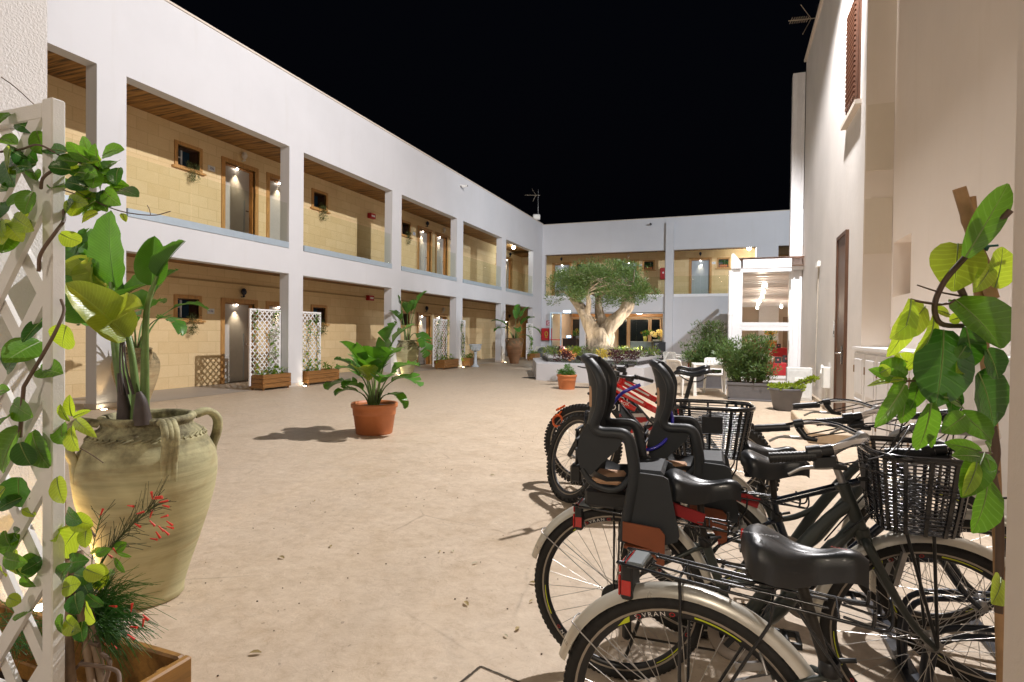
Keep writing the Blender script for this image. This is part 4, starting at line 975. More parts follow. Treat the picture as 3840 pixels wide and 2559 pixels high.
silver_l=leafmat('silver_groundcover_leaf',(.16,.19,.12),.2,.6,.35,False); lime_l=leafmat('lime_leaf',(.2,.28,.03),.35,.45,.35,False); purple_l=leafmat('purple_leaf',(.055,.012,.022),.2,.45,.4,False)
bark=None
def barkmat(name,c):
    m,nt,b=newmat(name); co=objco(nt,(1,1,.35)); a=noise(nt,co,5,9,.7,.8); v=N(nt,'ShaderNodeTexVoronoi'); v.inputs['Scale'].default_value=7; nt.links.new(objco(nt,(1,1,.3)),v.inputs['Vector'])
    nt.links.new(ramp(nt,a,[(.3,tuple(x*.3 for x in c)),(.48,c),(.7,tuple(min(1,x*1.4) for x in c))]),b.inputs['Base Color']); b.inputs['Roughness'].default_value=.9
    ad=N(nt,'ShaderNodeMath',operation='ADD'); nt.links.new(a,ad.inputs[0]); nt.links.new(v.outputs[0],ad.inputs[1]); bump(nt,b,ad.outputs[0],.9,.06); MATS[name]=m; return m
olive_bark=barkmat('olive_bark',(.36,.29,.21)); twig_m=plain('brown_twig',(.12,.075,.045),.7,var=.3); cane_m=plain('bamboo_cane',(.34,.20,.09),.5,var=.25,scale=20)

def amphora(label,loc,s,mat,rz=0,nh=3,group='large clay jars',sr=.84):
    t=thing('clay_jar',label,'clay jar',loc,rz,group)
    prof=[(.0,0),(.185,0),(.198,.012),(.198,.035),(.205,.07),(.235,.16),(.285,.29),(.335,.43),(.370,.55),(.384,.64),(.384,.70),(.370,.76),(.340,.81),(.322,.832),(.325,.838),(.318,.846),(.296,.862),(.298,.870),(.288,.878),(.258,.893),(.246,.905),(.245,.916),(.257,.925),(.263,.937),(.259,.950),(.243,.957),(.222,.953),(.211,.935),(.21,.90),(.23,.86)]
    m=MB(); m.lathe([(r*s*sr,z*s) for r,z in prof],56); b=m.build('jar_body',mat,t)
    m=MB()  # rope band
    for k in range(44):
        a=2*pi*k/44; r0=.307*s*sr; m.tube([(r0*1.03*cos(a),r0*1.03*sin(a),.848*s),(r0*.985*cos(a+.16),r0*.985*sin(a+.16),.862*s)],.0075*s,5)
    m.build('rope_band',mat,b)
    for k in range(nh):
        a=2*pi*k/nh-.48; e=V((cos(a),sin(a),0))*sr; g=V((-sin(a),cos(a),0)); h=MB()
        P=bez([e*.262*s+V((0,0,.93*s)),e*.345*s+V((0,0,.945*s)),e*.405*s+V((0,0,.90*s)),e*.405*s+V((0,0,.83*s)),e*.375*s+V((0,0,.755*s))],5)
        for j in (-1,0,1): h.tube([p+g*j*.022*s for p in P],.019*s,8)
        for j in (-1,0,1): h.tube([P[-1]+g*j*.02*s,P[-1]+g*j*.03*s+V((0,0,-.10*s))+e*-.003*s],[.018*s,.010*s],7)
        h.build('handle',mat,t)
    m=MB(); m.lathe([(.001,.87*s),(.225*s*sr,.865*s)],24); m.build('soil',soil,t)
    return t
def blade(mb,base,d,up,L,W,bend=.5,fold=.2,torn=0,n=12,rnd=random,cur=0):
    mb.cur=cur
    d=V(d).normalized(); up=V(up); side=d.cross(up)
    if side.length<1e-3: side=V((1,0,0))
    side.normalize(); up=side.cross(d).normalized(); p=V(base); ang=0; st=[]
    for i in range(n+1):
        t=i/n; w=W*.5*max(.0,sin(pi*(t**.8*.97+.03)))**.62 if t<1 else 0
        dd=d*cos(ang)-up*sin(ang); uu=up*cos(ang)+d*sin(ang); st.append((p.copy(),w,uu,dd)); p=p+dd*(L/n); ang+=bend/n
    for sg in (-1,1):
        if not torn:
            vs=[];k=5
            for i,(p,w,uu,dd) in enumerate(st):
                for j in range(k):
                    q=j/(k-1); mb.uv[len(mb.v)+len(vs)]=(i/n,sg*q,1.0); vs.append(p+side*sg*w*q+uu*(w*fold*1.6*q**1.6)+uu*(.012*L*sin(i*1.9+j)*q))
            mb.add(vs,[(i*k+j,i*k+j+1,(i+1)*k+j+1,(i+1)*k+j) for i in range(n) for j in range(k-1)],True)
        else:
            i=0
            while i<n:
                run=rnd.choice((1,1,2)) if rnd.random()<torn else rnd.choice((2,3,4)); run=min(run,n-i); tw=(rnd.random()-.5)*.7; dr=rnd.random()*.45*torn; sh=(.25+.4*rnd.random())
                vs=[];k=4
                for a in range(run+1):
                    p,w,uu,dd=st[i+a]; pinch=(0.05 if a==0 else (-.05 if a==run else 0))*L/n
                    for j in range(k):
                        q=j/(k-1); vs.append(p+side*sg*w*q*(1-.08*rnd.random()*q)+dd*(w*sh*q+pinch*q*2)+uu*(w*fold*1.6*q**1.5-w*dr*q*q+tw*(a-run/2)*q*L/n))
                mb.add(vs,[(a*k+j,a*k+j+1,(a+1)*k+j+1,(a+1)*k+j) for a in range(run) for j in range(k-1)],True); i+=run
    mb.tube([s[0]-s[2]*.003 for s in st],[max(.0015,.0075*(L/.6)*(1-i/n*.85)) for i in range(n+1)],5)
def strelitzia(label,loc,spec,s=1,seed=1,group='bird of paradise plants in pots',sheaths=6):
    rnd=random.Random(seed); t=thing('bird_of_paradise_plant',label,'plant',loc,0,group)
    lf=MB(); stm=MB()
    for az,tilt,pl,L,W,torn,young in spec:
        e=V((cos(radians(az)),sin(radians(az)),0)); b0=e*(.05*s+.04*s*rnd.random())
        tl=radians(tilt); P=[b0]; p=V(b0)
        for k in range(8):
            a=tl*(.25+.9*(k/7)**1.3); p=p+(e*sin(a)+V((0,0,cos(a))))*pl*s/8; P.append(p.copy())
        stm.tube(P,[.020*s*(1-.6*k/8) for k in range(9)],8)
        d=(P[-1]-P[-2]).normalized(); side=e.cross(V((0,0,1))); up=side.cross(d).normalized()
        if up.z<0: up=-up
        blade(lf,P[-1],d,up,L*s,W*s,bend=.35+1.0*(tilt/60)+.5*torn,fold=.22,torn=torn,rnd=rnd,cur=1 if young else 0)
    lf.build('leaves',[bop,bop_l],t); stm.build('stalks',stalk_m,t)
    if sheaths:
        m=MB()
        for k in range(sheaths):
            a=rnd.random()*6.28; e=V((cos(a),sin(a),0)); m.tube([e*.05*s,e*.07*s+V((0,0,.14*s)),e*(.09+.04*rnd.random())*s+V((0,0,(.24+.1*rnd.random())*s))],[.03*s,.022*s,.004*s],7)
        m.build('dry_sheaths',sheath,t)
    return t
def flowerpot(label,loc,R,H,mat,group=None,rim=True):
    t=thing('flower_pot',label,'plant pot',loc,0,group); m=MB()
    m.lathe([(.001,.0),(R*.76,0),(R*.78,.01),(R*.89,H*.60),(R*.91,H*.61),(R*.92,H*.66),(R*.935,H*.84),(R*1.0,H*.86),(R*1.01,H*.97),(R*.99,H),(R*.93,H),(R*.91,H*.9),(R*.90,H*.85)],48); m.build('pot_body',mat,t)
    m=MB(); m.lathe([(.001,H*.90),(R*.905,H*.87)],24); m.build('soil',soil,t); return t
def clump(mb,c,r,n,L,W,rnd,up=.4,flat=.7,cur=0,shell=.35):
    mb.cur=cur; c=V(c)
    for _ in range(n):
        while True:
            o=V((rnd.uniform(-1,1),rnd.uniform(-1,1),rnd.uniform(-1,1)))
            if shell<o.length<1: break
        p=c+V((o.x*r,o.y*r,o.z*r*flat)); d=(o.normalized()+V((rnd.uniform(-.8,.8),rnd.uniform(-.8,.8),rnd.uniform(-.4,.8)+up))).normalized()
        s=rnd.uniform(.7,1.25); sd=d.cross(V((rnd.uniform(-1,1),rnd.uniform(-1,1),rnd.uniform(-1,1)))).normalized()*W*s*.5; l=d*L*s
        mb.add([p,p+l*.45+sd,p+l,p+l*.45-sd],[(0,1,2,3)])

# big clay jars
JA=V((-2.83,2.09,0))
amphora('huge weathered pale clay jar in the left foreground, beside the wooden trough',JA,1.0,clay_pale,radians(6.5),4)
jb=V((-9.72,6.95,0)); amphora('buff clay jar standing by the first white column, behind the foreground jar',jb,1.12,clay_buff,.4,2)
jc=onz(1520,1408,0); jc=V((jc.x-.15,jc.y+.35,0)); amphora('pale clay jar by a column behind the terracotta pot of bird of paradise',jc,1.18,clay_pale,1.0,2)
jd=V((-9.25,24.45,0)); amphora('dark brown clay jar with two ears near the far planter box',jd,1.22,clay_brown,.5,2)

# foreground bird of paradise: leaves set one by one
t=thing('bird_of_paradise_plant','tall bird of paradise with broad leaves growing from the huge foreground jar','plant',JA+V((0,0,.86)),0,'bird of paradise plants in pots')
lf=MB(); stm=MB(); rnd=random.Random(5)
def px3(px,py,d): return at(px,py,d)
def petiole(pts,r0,r1):
    P=bez([at(*p) for p in pts],6); n=len(P); stm.tube(P,[r0+(r1-r0)*i/(n-1) for i in range(n)],10)
def bladepx(a,b,w,bend,fold,tiltv,torn=0,cur=0):
    A=at(*a);B=at(*b); d=B-A; L=d.length*(1+bend*bend*.05); up=V(tiltv)
    # start direction compensates for the droop
    dn=d.normalized(); side=dn.cross(up).normalized(); upn=side.cross(dn).normalized(); q=Quaternion(side,bend*.5)
    blade(lf,A,q@dn,q@upn,L,w,bend,fold,torn,14,rnd,cur)
tc=(-FW); RR=RT
petiole([(478,1585,2.86),(462,1480,2.86),(438,1330,2.88),(424,1200,2.9),(418,1060,2.92)],.030,.013)
petiole([(505,1585,2.84),(508,1480,2.84),(495,1350,2.84),(478,1265,2.82)],.022,.010)
petiole([(542,1580,2.85),(543,1420,2.84),(545,1250,2.82),(556,1130,2.8),(590,1035,2.78)],.024,.009)
petiole([(520,1585,2.9),(505,1400,2.95),(480,1250,3.0),(440,1150,3.05)],.02,.01)
petiole([(490,1585,2.95),(470,1400,3.0),(430,1260,3.1),(380,1180,3.15)],.018,.01)
bladepx((432,1075,2.92),(418,790,2.85),.27,.3,.12,tc*1.0+RR*-.35+V((0,0,.1)))          # tall broad leaf, half turned
bladepx((590,1035,2.78),(695,905,2.70),.085,.25,.75,tc*.3+RR*-.6+V((0,0,.9)))            # rolled leaf on the right
bladepx((568,1070,2.8),(580,885,2.76),.14,.15,.5,tc*.8+RR*.4)
bladepx((478,1268,2.82),(238,1062,2.62),.21,.5,.30,V((0,0,1))*.7+tc*.75,0,1)            # bright arching leaf
bladepx((425,1225,2.84),(540,1150,2.66),.20,.7,.2,V((0,0,1))*.6+tc*.9,0,1)
bladepx((400,1080,3.0),(300,985,2.9),.17,.6,.3,V((0,0,1))*.4+tc*.9,.5,1)
bladepx((400,1120,3.1),(270,940,3.1),.2,.8,.3,V((0,0,1))*.3+tc*.9,.7)
bladepx((410,1060,3.15),(325,865,3.2),.16,.9,.4,tc*.9+RR*.3,.8)
bladepx((430,1140,2.98),(585,1062,2.9),.24,.5,.25,V((0,0,1))*.8+tc*.5)
bladepx((435,1150,3.05),(545,1165,2.95),.22,.6,.25,V((0,0,1))*.8+tc*.4)
bladepx((410,1170,3.05),(235,985,2.95),.36,.5,.25,V((0,0,1))*.3+tc*.9)
bladepx((380,1180,3.15),(300,905,3.2),.22,.7,.5,tc*.8+RR*.5,.6)
bladepx((395,1130,3.1),(368,890,3.2),.16,.6,.6,tc*.6-RR*.5,.6)
bladepx((330,1090,3.0),(345,960,2.95),.22,.9,.3,V((0,0,1))*.4+tc*.8,0,1)
bladepx((350,1200,3.1),(250,1120,3.0),.2,.7,.3,V((0,0,1))*.6+tc*.6)
lf.build('leaves',[bop,bop_l],t,True); stm.build('stalks',stalk_m,t,True)
m=MB()
for pts,r in (([(470,1590,2.84),(462,1500,2.83),(448,1400,2.83)],.04),([(535,1590,2.80),(530,1510,2.79),(520,1470,2.79)],.045)): 
    P=bez([at(*p) for p in pts],5); m.tube(P,[r*(1-.75*i/(len(P)-1)) for i in range(len(P))],9)
for k in range(3):
    P=bez([at(460+k*20,1480,2.8),at(450+k*12,1380,2.79),at(452+k*6,1270,2.80)],4); m.tube(P,[.007]*3+[.004]*(len(P)-3),5)
m.build('dry_sheaths',plain('purple_brown_sheath',(.06,.045,.04),.6,var=.4),t,True)

strelitzia('feathery bird of paradise in the jar by the first column, mostly hidden',jb+V((0,0,.98)),[(0,60,.8,.75,.34,.9,0),(60,45,.9,.7,.3,.7,0),(-40,55,.8,.7,.3,.9,0),(120,40,.9,.7,.3,.5,0),(200,55,.8,.6,.3,.9,0),(280,50,.8,.7,.3,.9,0),(20,20,1.1,.6,.28,.4,0)],1,3)
strelitzia('bird of paradise with one long fringed leaf, in the pale jar by the column',jc+V((0,0,1.03)),[(-25,78,.55,1.15,.55,.95,0),(150,35,.95,.7,.32,.8,0),(20,14,1.15,.72,.42,.2,0),(200,10,1.3,.7,.36,.6,0),(-60,25,1.0,.6,.35,.2,0),(100,20,1.1,.6,.3,.4,0),(260,30,.8,.6,.35,.3,0)],1,9)
strelitzia('bird of paradise spreading from the dark brown jar near the far corner',jd+V((0,0,1.05)),[(-20,35,.8,.9,.42,.2,0),(30,60,.8,.9,.38,.9,0),(-60,50,.6,.7,.36,.8,0),(180,40,.8,.85,.3,.3,0),(230,55,.7,.7,.34,.6,0),(90,8,1.0,.8,.38,.2,0),(0,80,.5,.8,.4,.9,0),(60,22,1.1,.8,.3,.2,0)],1,12)
pc=onz(1383,1638,0); pc=V((pc.x-.1,pc.y+.27,0)); RP=.315
flowerpot('large round terracotta pot standing alone in the middle of the courtyard',pc,RP,.42,terracotta)
strelitzia('bushy bird of paradise with torn leaves in the terracotta pot in mid courtyard',pc+V((0,0,.36)),[(195,50,0.42,0.62,0.552,0.6,0),(175,38,0.55,0.6,0.414,0.562,0),(160,28,0.62,0.58,0.386,0.375,0),(215,30,0.62,0.5,0.414,0.262,0),(250,20,0.62,0.72,0.497,0.0375,0),(60,8,0.8,0.75,0.469,0.075,0),(20,14,0.88,0.78,0.414,0.712,0),(-20,22,0.7,0.6,0.414,0.525,0),(0,50,0.55,0.62,0.469,0.6,0),(-40,40,0.5,0.55,0.442,0.225,0),(-70,25,0.55,0.5,0.414,0.15,0),(-10,68,0.35,0.5,0.276,0.112,0),(280,30,0.5,0.5,0.469,0.15,1),(230,55,0.35,0.42,0.359,0.15,0),(120,30,0.6,0.55,0.414,0.225,0),(10,35,0.62,0.58,0.469,0.637,0),(300,12,0.62,0.5,0.442,0.075,0),(-110,42,0.35,0.4,0.359,0.112,0)],.80,21,sheaths=9)
ps=onz(2115,1463,0); ps=V((ps.x,ps.y+.25,0))
flowerpot('small terracotta pot with low herbs in front of the white raised bed',ps,.255,.37,terracotta)
t=thing('herb_plant','low feathery green herbs filling the small terracotta pot','plant',ps+V((0,0,.33)))
m=MB(); rnd=random.Random(4)
for k in range(26):
    a=rnd.random()*6.28; r=.2*rnd.random()**.5; clump(m,(r*cos(a),r*sin(a),.03+.09*rnd.random()+(.12 if k%6==0 else 0)),.075,55,.045,.016,rnd)
m.build('leaves',[fern_l],t)
gp=V((1.0,11.9,0))
t=thing('flower_pot','dark grey tapered pot with a sprawling succulent beside the electric cabinet','plant pot',gp); m=MB()
m.lathe([(.001,0),(.20,0),(.21,.01),(.285,.36),(.30,.365),(.305,.42),(.29,.425),(.275,.40)],28); m.build('pot_body',grey_pot,t); m=MB(); m.lathe([(.001,.39),(.278,.37)],20); m.build('soil',soil,t)
t=thing('succulent_plant','sprawling yellow green succulent in the dark grey pot','plant',gp+V((0,0,.38))); m=MB(); rnd=random.Random(14)
for k in range(44):
    a=rnd.random()*6.28; r=.3*rnd.random()**.5; clump(m,(r*cos(a),r*sin(a),.03+.07*rnd.random()),.05,14,.05,.035,rnd,.6)
for k in range(14):
    q=k/13; clump(m,(.16+.32*q,-.02,.06+.28*q-.1*q*q),.055,18,.055,.035,rnd,.6)
m.build('leaves',[lime_l],t); m=MB(); m.tube([(.0,0,0),(.2,-.02,.12),(.48,-.02,.25)],.012,6); m.build('stem',twig_m,t)

# planter boxes with trellis and climbers along the columns
def planter(label,y0,y1,x1,ty0,ty1,n,flip=False,zt=1.9,lab2='',seed=1):
    d_=.42; t=thing('planter_box',label,'planter box',(x1-d_/2,(y0+y1)/2,0),0,'wooden planter boxes with white trellis'); L=(y1-y0)/2
    b=MB(); h=.37
    for k in range(3):
        za=.05+k*(h-.05)/3+.003; zb=.05+(k+1)*(h-.05)/3-.003
        b.rbox(d_/2-.025,d_/2,-L,L,za,zb,.004); b.rbox(-d_/2,-d_/2+.025,-L,L,za,zb,.004); b.rbox(-d_/2+.027,d_/2-.027,-L,-L+.025,za,zb,.004); b.rbox(-d_/2+.027,d_/2-.027,L-.025,L,za,zb,.004)
    for sx in (-1,1):
        for sy in (-1,1): b.rbox(sx*(d_/2-.05)-.02,sx*(d_/2-.05)+.02,sy*(L-.05)-.02,sy*(L-.05)+.02,0,h-.02,.003)
    b.build('box_boards',box_wood,t); m=MB(); m.box(-d_/2+.03,d_/2-.03,-L+.03,L-.03,.26,.30); m.build('soil',soil,t)
    m=MB(); tw0=ty0-(y0+y1)/2; tw1=ty1-(y0+y1)/2; xt=-d_/2+.06; z0,z1=.34,zt; w_=.045
    m.rbox(xt-.02,xt+.02,tw0,tw0+w_,.1,z1,.004); m.rbox(xt-.02,xt+.02,tw1-w_,tw1,.1,z1,.004); m.rbox(xt-.019,xt+.019,tw0+w_,tw1-w_,z1-w_,z1,.004); m.rbox(xt-.019,xt+.019,tw0+w_,tw1-w_,z0,z0+w_,.004)
    pitch=.145; a0,a1,b0,b1=tw0+w_*.6,tw1-w_*.6,z0+w_*.6,z1-w_*.6
    for sg,xo in ((1,-.006),(-1,.006)):
        c=-3.0
        while c<4:
            # line  z - b0 = sg*(y-a0) + c
            pts=[]
            for y in (a0,a1):
                z=b0+sg*(y-a0)+c
                if b0<=z<=b1: pts.append((y,z))
            for z in (b0,b1):
                y=a0+sg*(z-b0-c)
                if a0<y<a1: pts.append((y,z))
            if len(pts)>=2:
                p,q=pts[0],pts[-1]
                if hypot(p[0]-q[0],p[1]-q[1])>.03: m.bar((xt+xo,p[0],p[1]),(xt+xo,q[0],q[1]),.011,.026,up=(1,0,0)) if False else m.obox(((2*xt+2*xo)/2,(p[0]+q[0])/2,(p[1]+q[1])/2),(.0055,0,0),tuple(V((0,q[0]-p[0],q[1]-p[1]))/2),tuple(V((0,-(q[1]-p[1]),q[0]-p[0])).normalized()*.014))
            c+=pitch
    m.build('trellis',white_paint,t)
    pl=thing('climbing_plant',lab2,'plant',(x1-d_/2,(y0+y1)/2,.3),0,'climbers on the white trellises'); lf=MB(); st=MB(); rnd=random.Random(seed)
    for s_ in range(n):
        y=tw0+(tw1-tw0)*(s_+.6)/(n+.2); P=[V((xt+.04,y,0))]; top=(zt-.38) if s_%3!=1 else (zt-.38)*rnd.uniform(.5,.9)
        k=0
        while P[-1].z<top: P.append(P[-1]+V((rnd.uniform(-.02,.02),rnd.uniform(-.05,.05),.09))); P[-1].x=xt+.05+.03*sin(k*1.3); P[-1].y=min(tw1-.05,max(tw0+.05,P[-1].y)); k+=1
        st.tube(P,.006,5)
        for i,p in enumerate(P):
            dens=3.2 if (p.z>top-.22 or p.z<.25) else (1.3 if rnd.random()<.75 else 2.5)
            for _ in range(int(dens*1.6)):
                a=rnd.random()*6.28; e=V((.55+.5*cos(a),sin(a),rnd.uniform(-.5,.5))); lf.cur=1 if (rnd.random()<.28 and p.z<top-.3) else 0
                lf.leaf(p+e*.02,e,V((.3,0,1)),rnd.uniform(.075,.12),rnd.uniform(.045,.065),.5,.12,2)
    lf.cur=0
    for k in range(70):
        y=rnd.uniform(-L+.1,L-.02); e=V((rnd.uniform(-.2,1),rnd.uniform(-.7,.7),rnd.uniform(.1,1))); lf.cur=1 if rnd.random()<.3 else 0
        lf.leaf((rnd.uniform(-.1,.14),y,.03+.18*rnd.random()**1.5),e,V((0,0,1)),rnd.uniform(.07,.12),.05,.7,.12,2)
    lf.build('leaves',[vine_l,vine_y],pl); st.build('stems',twig_m,pl)
planter('wooden planter box just left of the second column, lattice shadow on the door behind',10.17,11.06,-10.02,10.10,11.07,3,lab2='leafy climber on the trellis just left of the second white column',seed=31)
planter('wooden planter box just right of the second column, facing the stone wall',11.68,12.9,-10.02,11.55,12.55,3,lab2='thin climber on the trellis just right of the second white column',seed=32)
planter('wooden planter box left of the fourth column near the paired doors',19.0,20.2,-9.98,18.75,19.85,3,lab2='climber bare at mid height on the trellis left of the fourth column',seed=33)
planter('wooden planter box beside the pale blue pedestal urn',20.9,21.5,-9.8,20.6,21.1,2,lab2='dense narrow climber on the trellis beside the pedestal urn',seed=34)
planter('wooden planter box in the far corner next to the air conditioner',27.4,28.25,-9.25,27.1,28.0,2,lab2='climber on the trellis in the far corner by the air conditioner',seed=35)
# hanging plants on the window sills
def hang(label,p,nrm,seed,w_=.32,h=.48,m_=None):
    t=thing('trailing_plant',label,'plant',p,0,'trailing plants on the gallery window sills'); rnd=random.Random(seed); m=MB(); n=V(nrm); s=n.cross(V((0,0,1)))
    for k in range(80):
        a=rnd.uniform(-1,1); q=rnd.random(); P=n*(.05+.11*rnd.random())+s*a*w_*(.5-.2*q)+V((0,0,.10-(h)*q)); clump(m,P,.035,9,.035,.013,rnd,-.3)
    m.build('leaves',[m_ or leafmat('trailing_grey_green',(.085,.115,.045),.25,.5,.4,False)],t)
tg=None
for k,(y,z) in enumerate(((9.62,0),(14.29,0),(9.62,3.61),(14.29,3.61),(19.40,3.61),(29.17,3.61))):
    lab=['grey green trailing plant in the ground floor window nearest the camera','trailing plant in the ground floor window behind the second trellis','trailing plant spilling from the upper window nearest the camera','trailing plant in the second upper gallery window','trailing plant in the third upper gallery window','trailing plant in the upper gallery window at the far corner'][k]
    hang(lab,(XB+.02,y+.42,z+1.68),(1,0,0),50+k,m_=MATS.get('trailing_grey_green'))
for k,x in enumerate((-8.75,-4.78,-.75)):
    lab=['leafy plant in a far gallery window left of the olive crown','leafy plant with yellow tips in the far gallery window right of the olive crown','bright green plant in terracotta in the far gallery window near the veranda'][k]
    t=thing('window_plant',lab,'plant',(x+.34,YB-.02,5.17),0,'plants in the far gallery windows'); rnd=random.Random(70+k); m=MB()
    for j in range(9): clump(m,(rnd.uniform(-.2,.2),-.03,.1+.25*rnd.random()),.09,16,.09,.03,rnd)
    m.build('leaves',[fern_l],t); m=MB(); m.rbox(-.2,.2,-.02,.1,0,.13,.01); m.build('pot',terracotta,t)

# ------------------------------------------------------------ raised bed with olive tree
bed=thing('raised_bed','low white walled raised bed around the olive tree','planter',(-3.8,18.5,0))
o1=[(-5.40,16.15),(-2.15,15.55),(-1.75,19.9),(-3.0,22.5),(-5.3,22.6),(-6.7,19.6)]; i1=[(-5.35,17.15),(-2.45,16.55),(-2.15,19.8),(-3.1,22.2),(-5.1,22.3),(-6.3,19.5)]
m=MB(); m.prism(o1,(0,0,0),(1,0,0),(0,1,0),(0,0,.50)); m.build('bed_wall',white_wall,bed,True)
def ringwall(mb,P,z0,z1,t):
    n=len(P); c=V((sum(p[0] for p in P)/n,sum(p[1] for p in P)/n))
    Q=[(p[0]+(c.x-p[0])*t/((V(p)-c).length),p[1]+(c.y-p[1])*t/((V(p)-c).length)) for p in P]
    vs=[(x,y,z) for z in (z0,z1) for x,y in P]+[(x,y,z) for z in (z0,z1) for x,y in Q]; fs=[]
    for i in range(n):
        j=(i+1)%n; fs+=[(i,j,n+j,n+i),(2*n+j,2*n+i,3*n+i,3*n+j),(n+i,n+j,3*n+j,3*n+i)]
    mb.add(vs,fs)
m=MB(); ringwall(m,i1,.50,.70,.18); m.build('upper_wall',white_wall,bed,True)
m=MB(); m.prism(i1,(0,0,.505),(1,0,0),(0,1,0),(0,0,.12)); m.build('soil',soil,bed,True)
def inpoly(x,y,P):
    r=False
    for i in range(len(P)):
        x1,y1=P[i];x2,y2=P[i-1]
        if (y1>y)!=(y2>y) and x<(x2-x1)*(y-y1)/(y2-y1)+x1: r=not r
    return r
rnd=random.Random(77); gc=MB(); n=0
TR=V((-4.16,19.3,.62))
while n<230:
    x=rnd.uniform(-6.3,-2.1); y=rnd.uniform(16.6,22.2)
    if not inpoly(x,y,i1) or (V((x,y,.62))-TR).length<.5: continue
    hgt=.12+.22*rnd.random()+.22*max(0,1-abs(y-18.6)/2.2); k=rnd.random(); cur=0 if k<.62 else (1 if k<.8 else (2 if k<.92 else 3))
    clump(gc,(x,y,.62+hgt*.5),.17,46 if y<19.5 else 22,.06,.016 if cur==0 else .03,rnd,.5,.8,cur); n+=1
for k in range(44):
    q=k/43; x=-5.35+(2.9)*q+.05*rnd.random(); y=17.15-.6*q-.02; 
    if rnd.random()<.75: clump(gc,(x,y-.03,.66-.10*rnd.random()),.06,16,.05,.014,rnd,-.6,1.4,rnd.choice((0,0,1)))
gc.build('ground_cover',[silver_l,fern_l,lime_l,purple_l],None,kind='stuff',label='mixed silver and green ground cover planting in the raised bed',cat='ground cover')
for k,(px,py,c,lab) in enumerate(((2075,1338,'o','orange lit flowering clump at the left end of the raised bed'),(2130,1328,'l','bright lime green bush at the left end of the raised bed'),(2052,1345,'p','small dark purple plant beside the orange flowers in the raised bed'),(2340,1352,'p','dark purple plant at the front right of the raised bed'),(2410,1338,'p','tall purple plant at the right end of the raised bed'),(2255,1348,'y','yellow flowering clump in the middle of the raised bed'))):
    p=onz(px,py,.8); p=V((max(-6,p.x),p.y,.64)); 
    if not inpoly(p.x,p.y,i1): p=V((p.x*.75-4.0*.25,p.y*.75+18.9*.25,.64))
    t=thing('bedding_plant',lab,'plant',p,0,'bedding plants under the olive tree'); m=MB(); rnd2=random.Random(100+k)
    for j in range(10): clump(m,(rnd2.uniform(-.16,.16),rnd2.uniform(-.16,.16),.08+.22*rnd2.random()),.10,34,.06,.03,rnd2)
    m.build('leaves',[{'o':leafmat('orange_flowers',(.6,.28,.14),.2,.5,.3,False),'l':lime_l,'p':purple_l,'y':leafmat('yellow_flowers',(.5,.42,.08),.2,.5,.3,False)}[c]],t)

# olive tree
t=thing('olive_tree','old olive tree with three twisted limbs and broad clipped crown in the raised bed','tree',TR)
tr=MB(); rnd=random.Random(8)
def limb(pts,rs,n=14,gn=.16,seed=0):
    P=bez(pts,6); k=len(P); m0=len(tr.v); R=[]
    for i in range(k):
        q=i/(k-1)*(len(rs)-1); a=int(min(q,len(rs)-2)); R.append(rs[a]+(rs[a+1]-rs[a])*(q-a))
    tr.tube(P,R,n)
    for i in range(k):
        for j in range(n):
            v=V(tr.v[m0+i*n+j]); d=v-P[i]; f=1+gn*sin(j*2*pi/n*3+i*.35+seed)+gn*.6*sin(j*2*pi/n*5-i*.5+seed*2)+rnd.uniform(-.05,.05); tr.v[m0+i*n+j]=tuple(P[i]+d*f)
limb([(0,0,-.1),(.0,0,.25),(-.02,.02,.65),(.02,.02,1.0)],[.50,.42,.40,.34],20,.14)
limb([(-.10,0,.3),(-.22,-.05,.85),(-.48,-.1,1.35),(-.75,-.12,1.75),(-1.0,-.1,2.05)],[.30,.26,.20,.16,.10],16,.13,1)
limb([(.14,0,.4),(.28,.0,.95),(.62,-.05,1.35),(.95,-.1,1.75),(1.1,-.1,2.0)],[.30,.27,.21,.19,.10],16,.13,2)
limb([(.02,.1,.6),(.05,.2,1.1),(-.12,.25,1.55),(-.15,.3,2.1)],[.25,.19,.15,.09],14,.12,3)
limb([(.62,-.05,1.35),(.75,.2,1.8),(.7,.3,2.3)],[.13,.10,.06],10,.1,4); limb([(-.48,-.1,1.35),(-.35,-.3,1.8),(-.4,-.4,2.3)],[.12,.09,.05],10,.1,5)
tr.build('trunk',olive_bark,t)
br=MB()
for k in range(46):
    a=rnd.random()*6.28; r=.5+1.1*rnd.random(); s0=rnd.choice(((-1.0,-.1,2.0),(1.1,-.1,1.95),(-.15,.3,2.05),(.7,.3,2.2),(-.4,-.4,2.2))); e=V((r*cos(a)*1.1,r*sin(a),2.1+.8*rnd.random())); br.tube(bez([s0,V(s0).lerp(e,.5)+V((0,0,.15)),e],3),[.03]*3+[.02]*3+[.01],5)
br.build('branches',olive_bark,t)
cr=MB(); rnd=random.Random(18)
blobs=[]
for k in range(95):
    a=rnd.random()*6.28; r=1.72*rnd.random()**.5; x=r*cos(a)*1.05+.05; y=r*sin(a)*.95; top=3.10-.42*(r/1.72)**2.2; bot=1.95+.25*(1-r/1.72)-(.12 if r>1.3 else 0); z=bot+(top-bot)*rnd.random()**.8
    blobs.append((x,y,z,rnd.uniform(.22,.36)))
for x,y,z,r in blobs: clump(cr,(x*.94,y,z),r,230,.095,.024,rnd,.55,.85,0,.2)
for k in range(60):
    a=rnd.random()*6.28; r=1.6*rnd.random()**.5; p=V((r*cos(a),r*sin(a),2.95-.4*(r/1.7)**2)); 
    for q in range(9): clump(cr,p+V((rnd.uniform(-.03,.03),rnd.uniform(-.03,.03),.05*q)),.045,4,.08,.018,rnd,1,1)
cr.build('crown',olive_l,t)
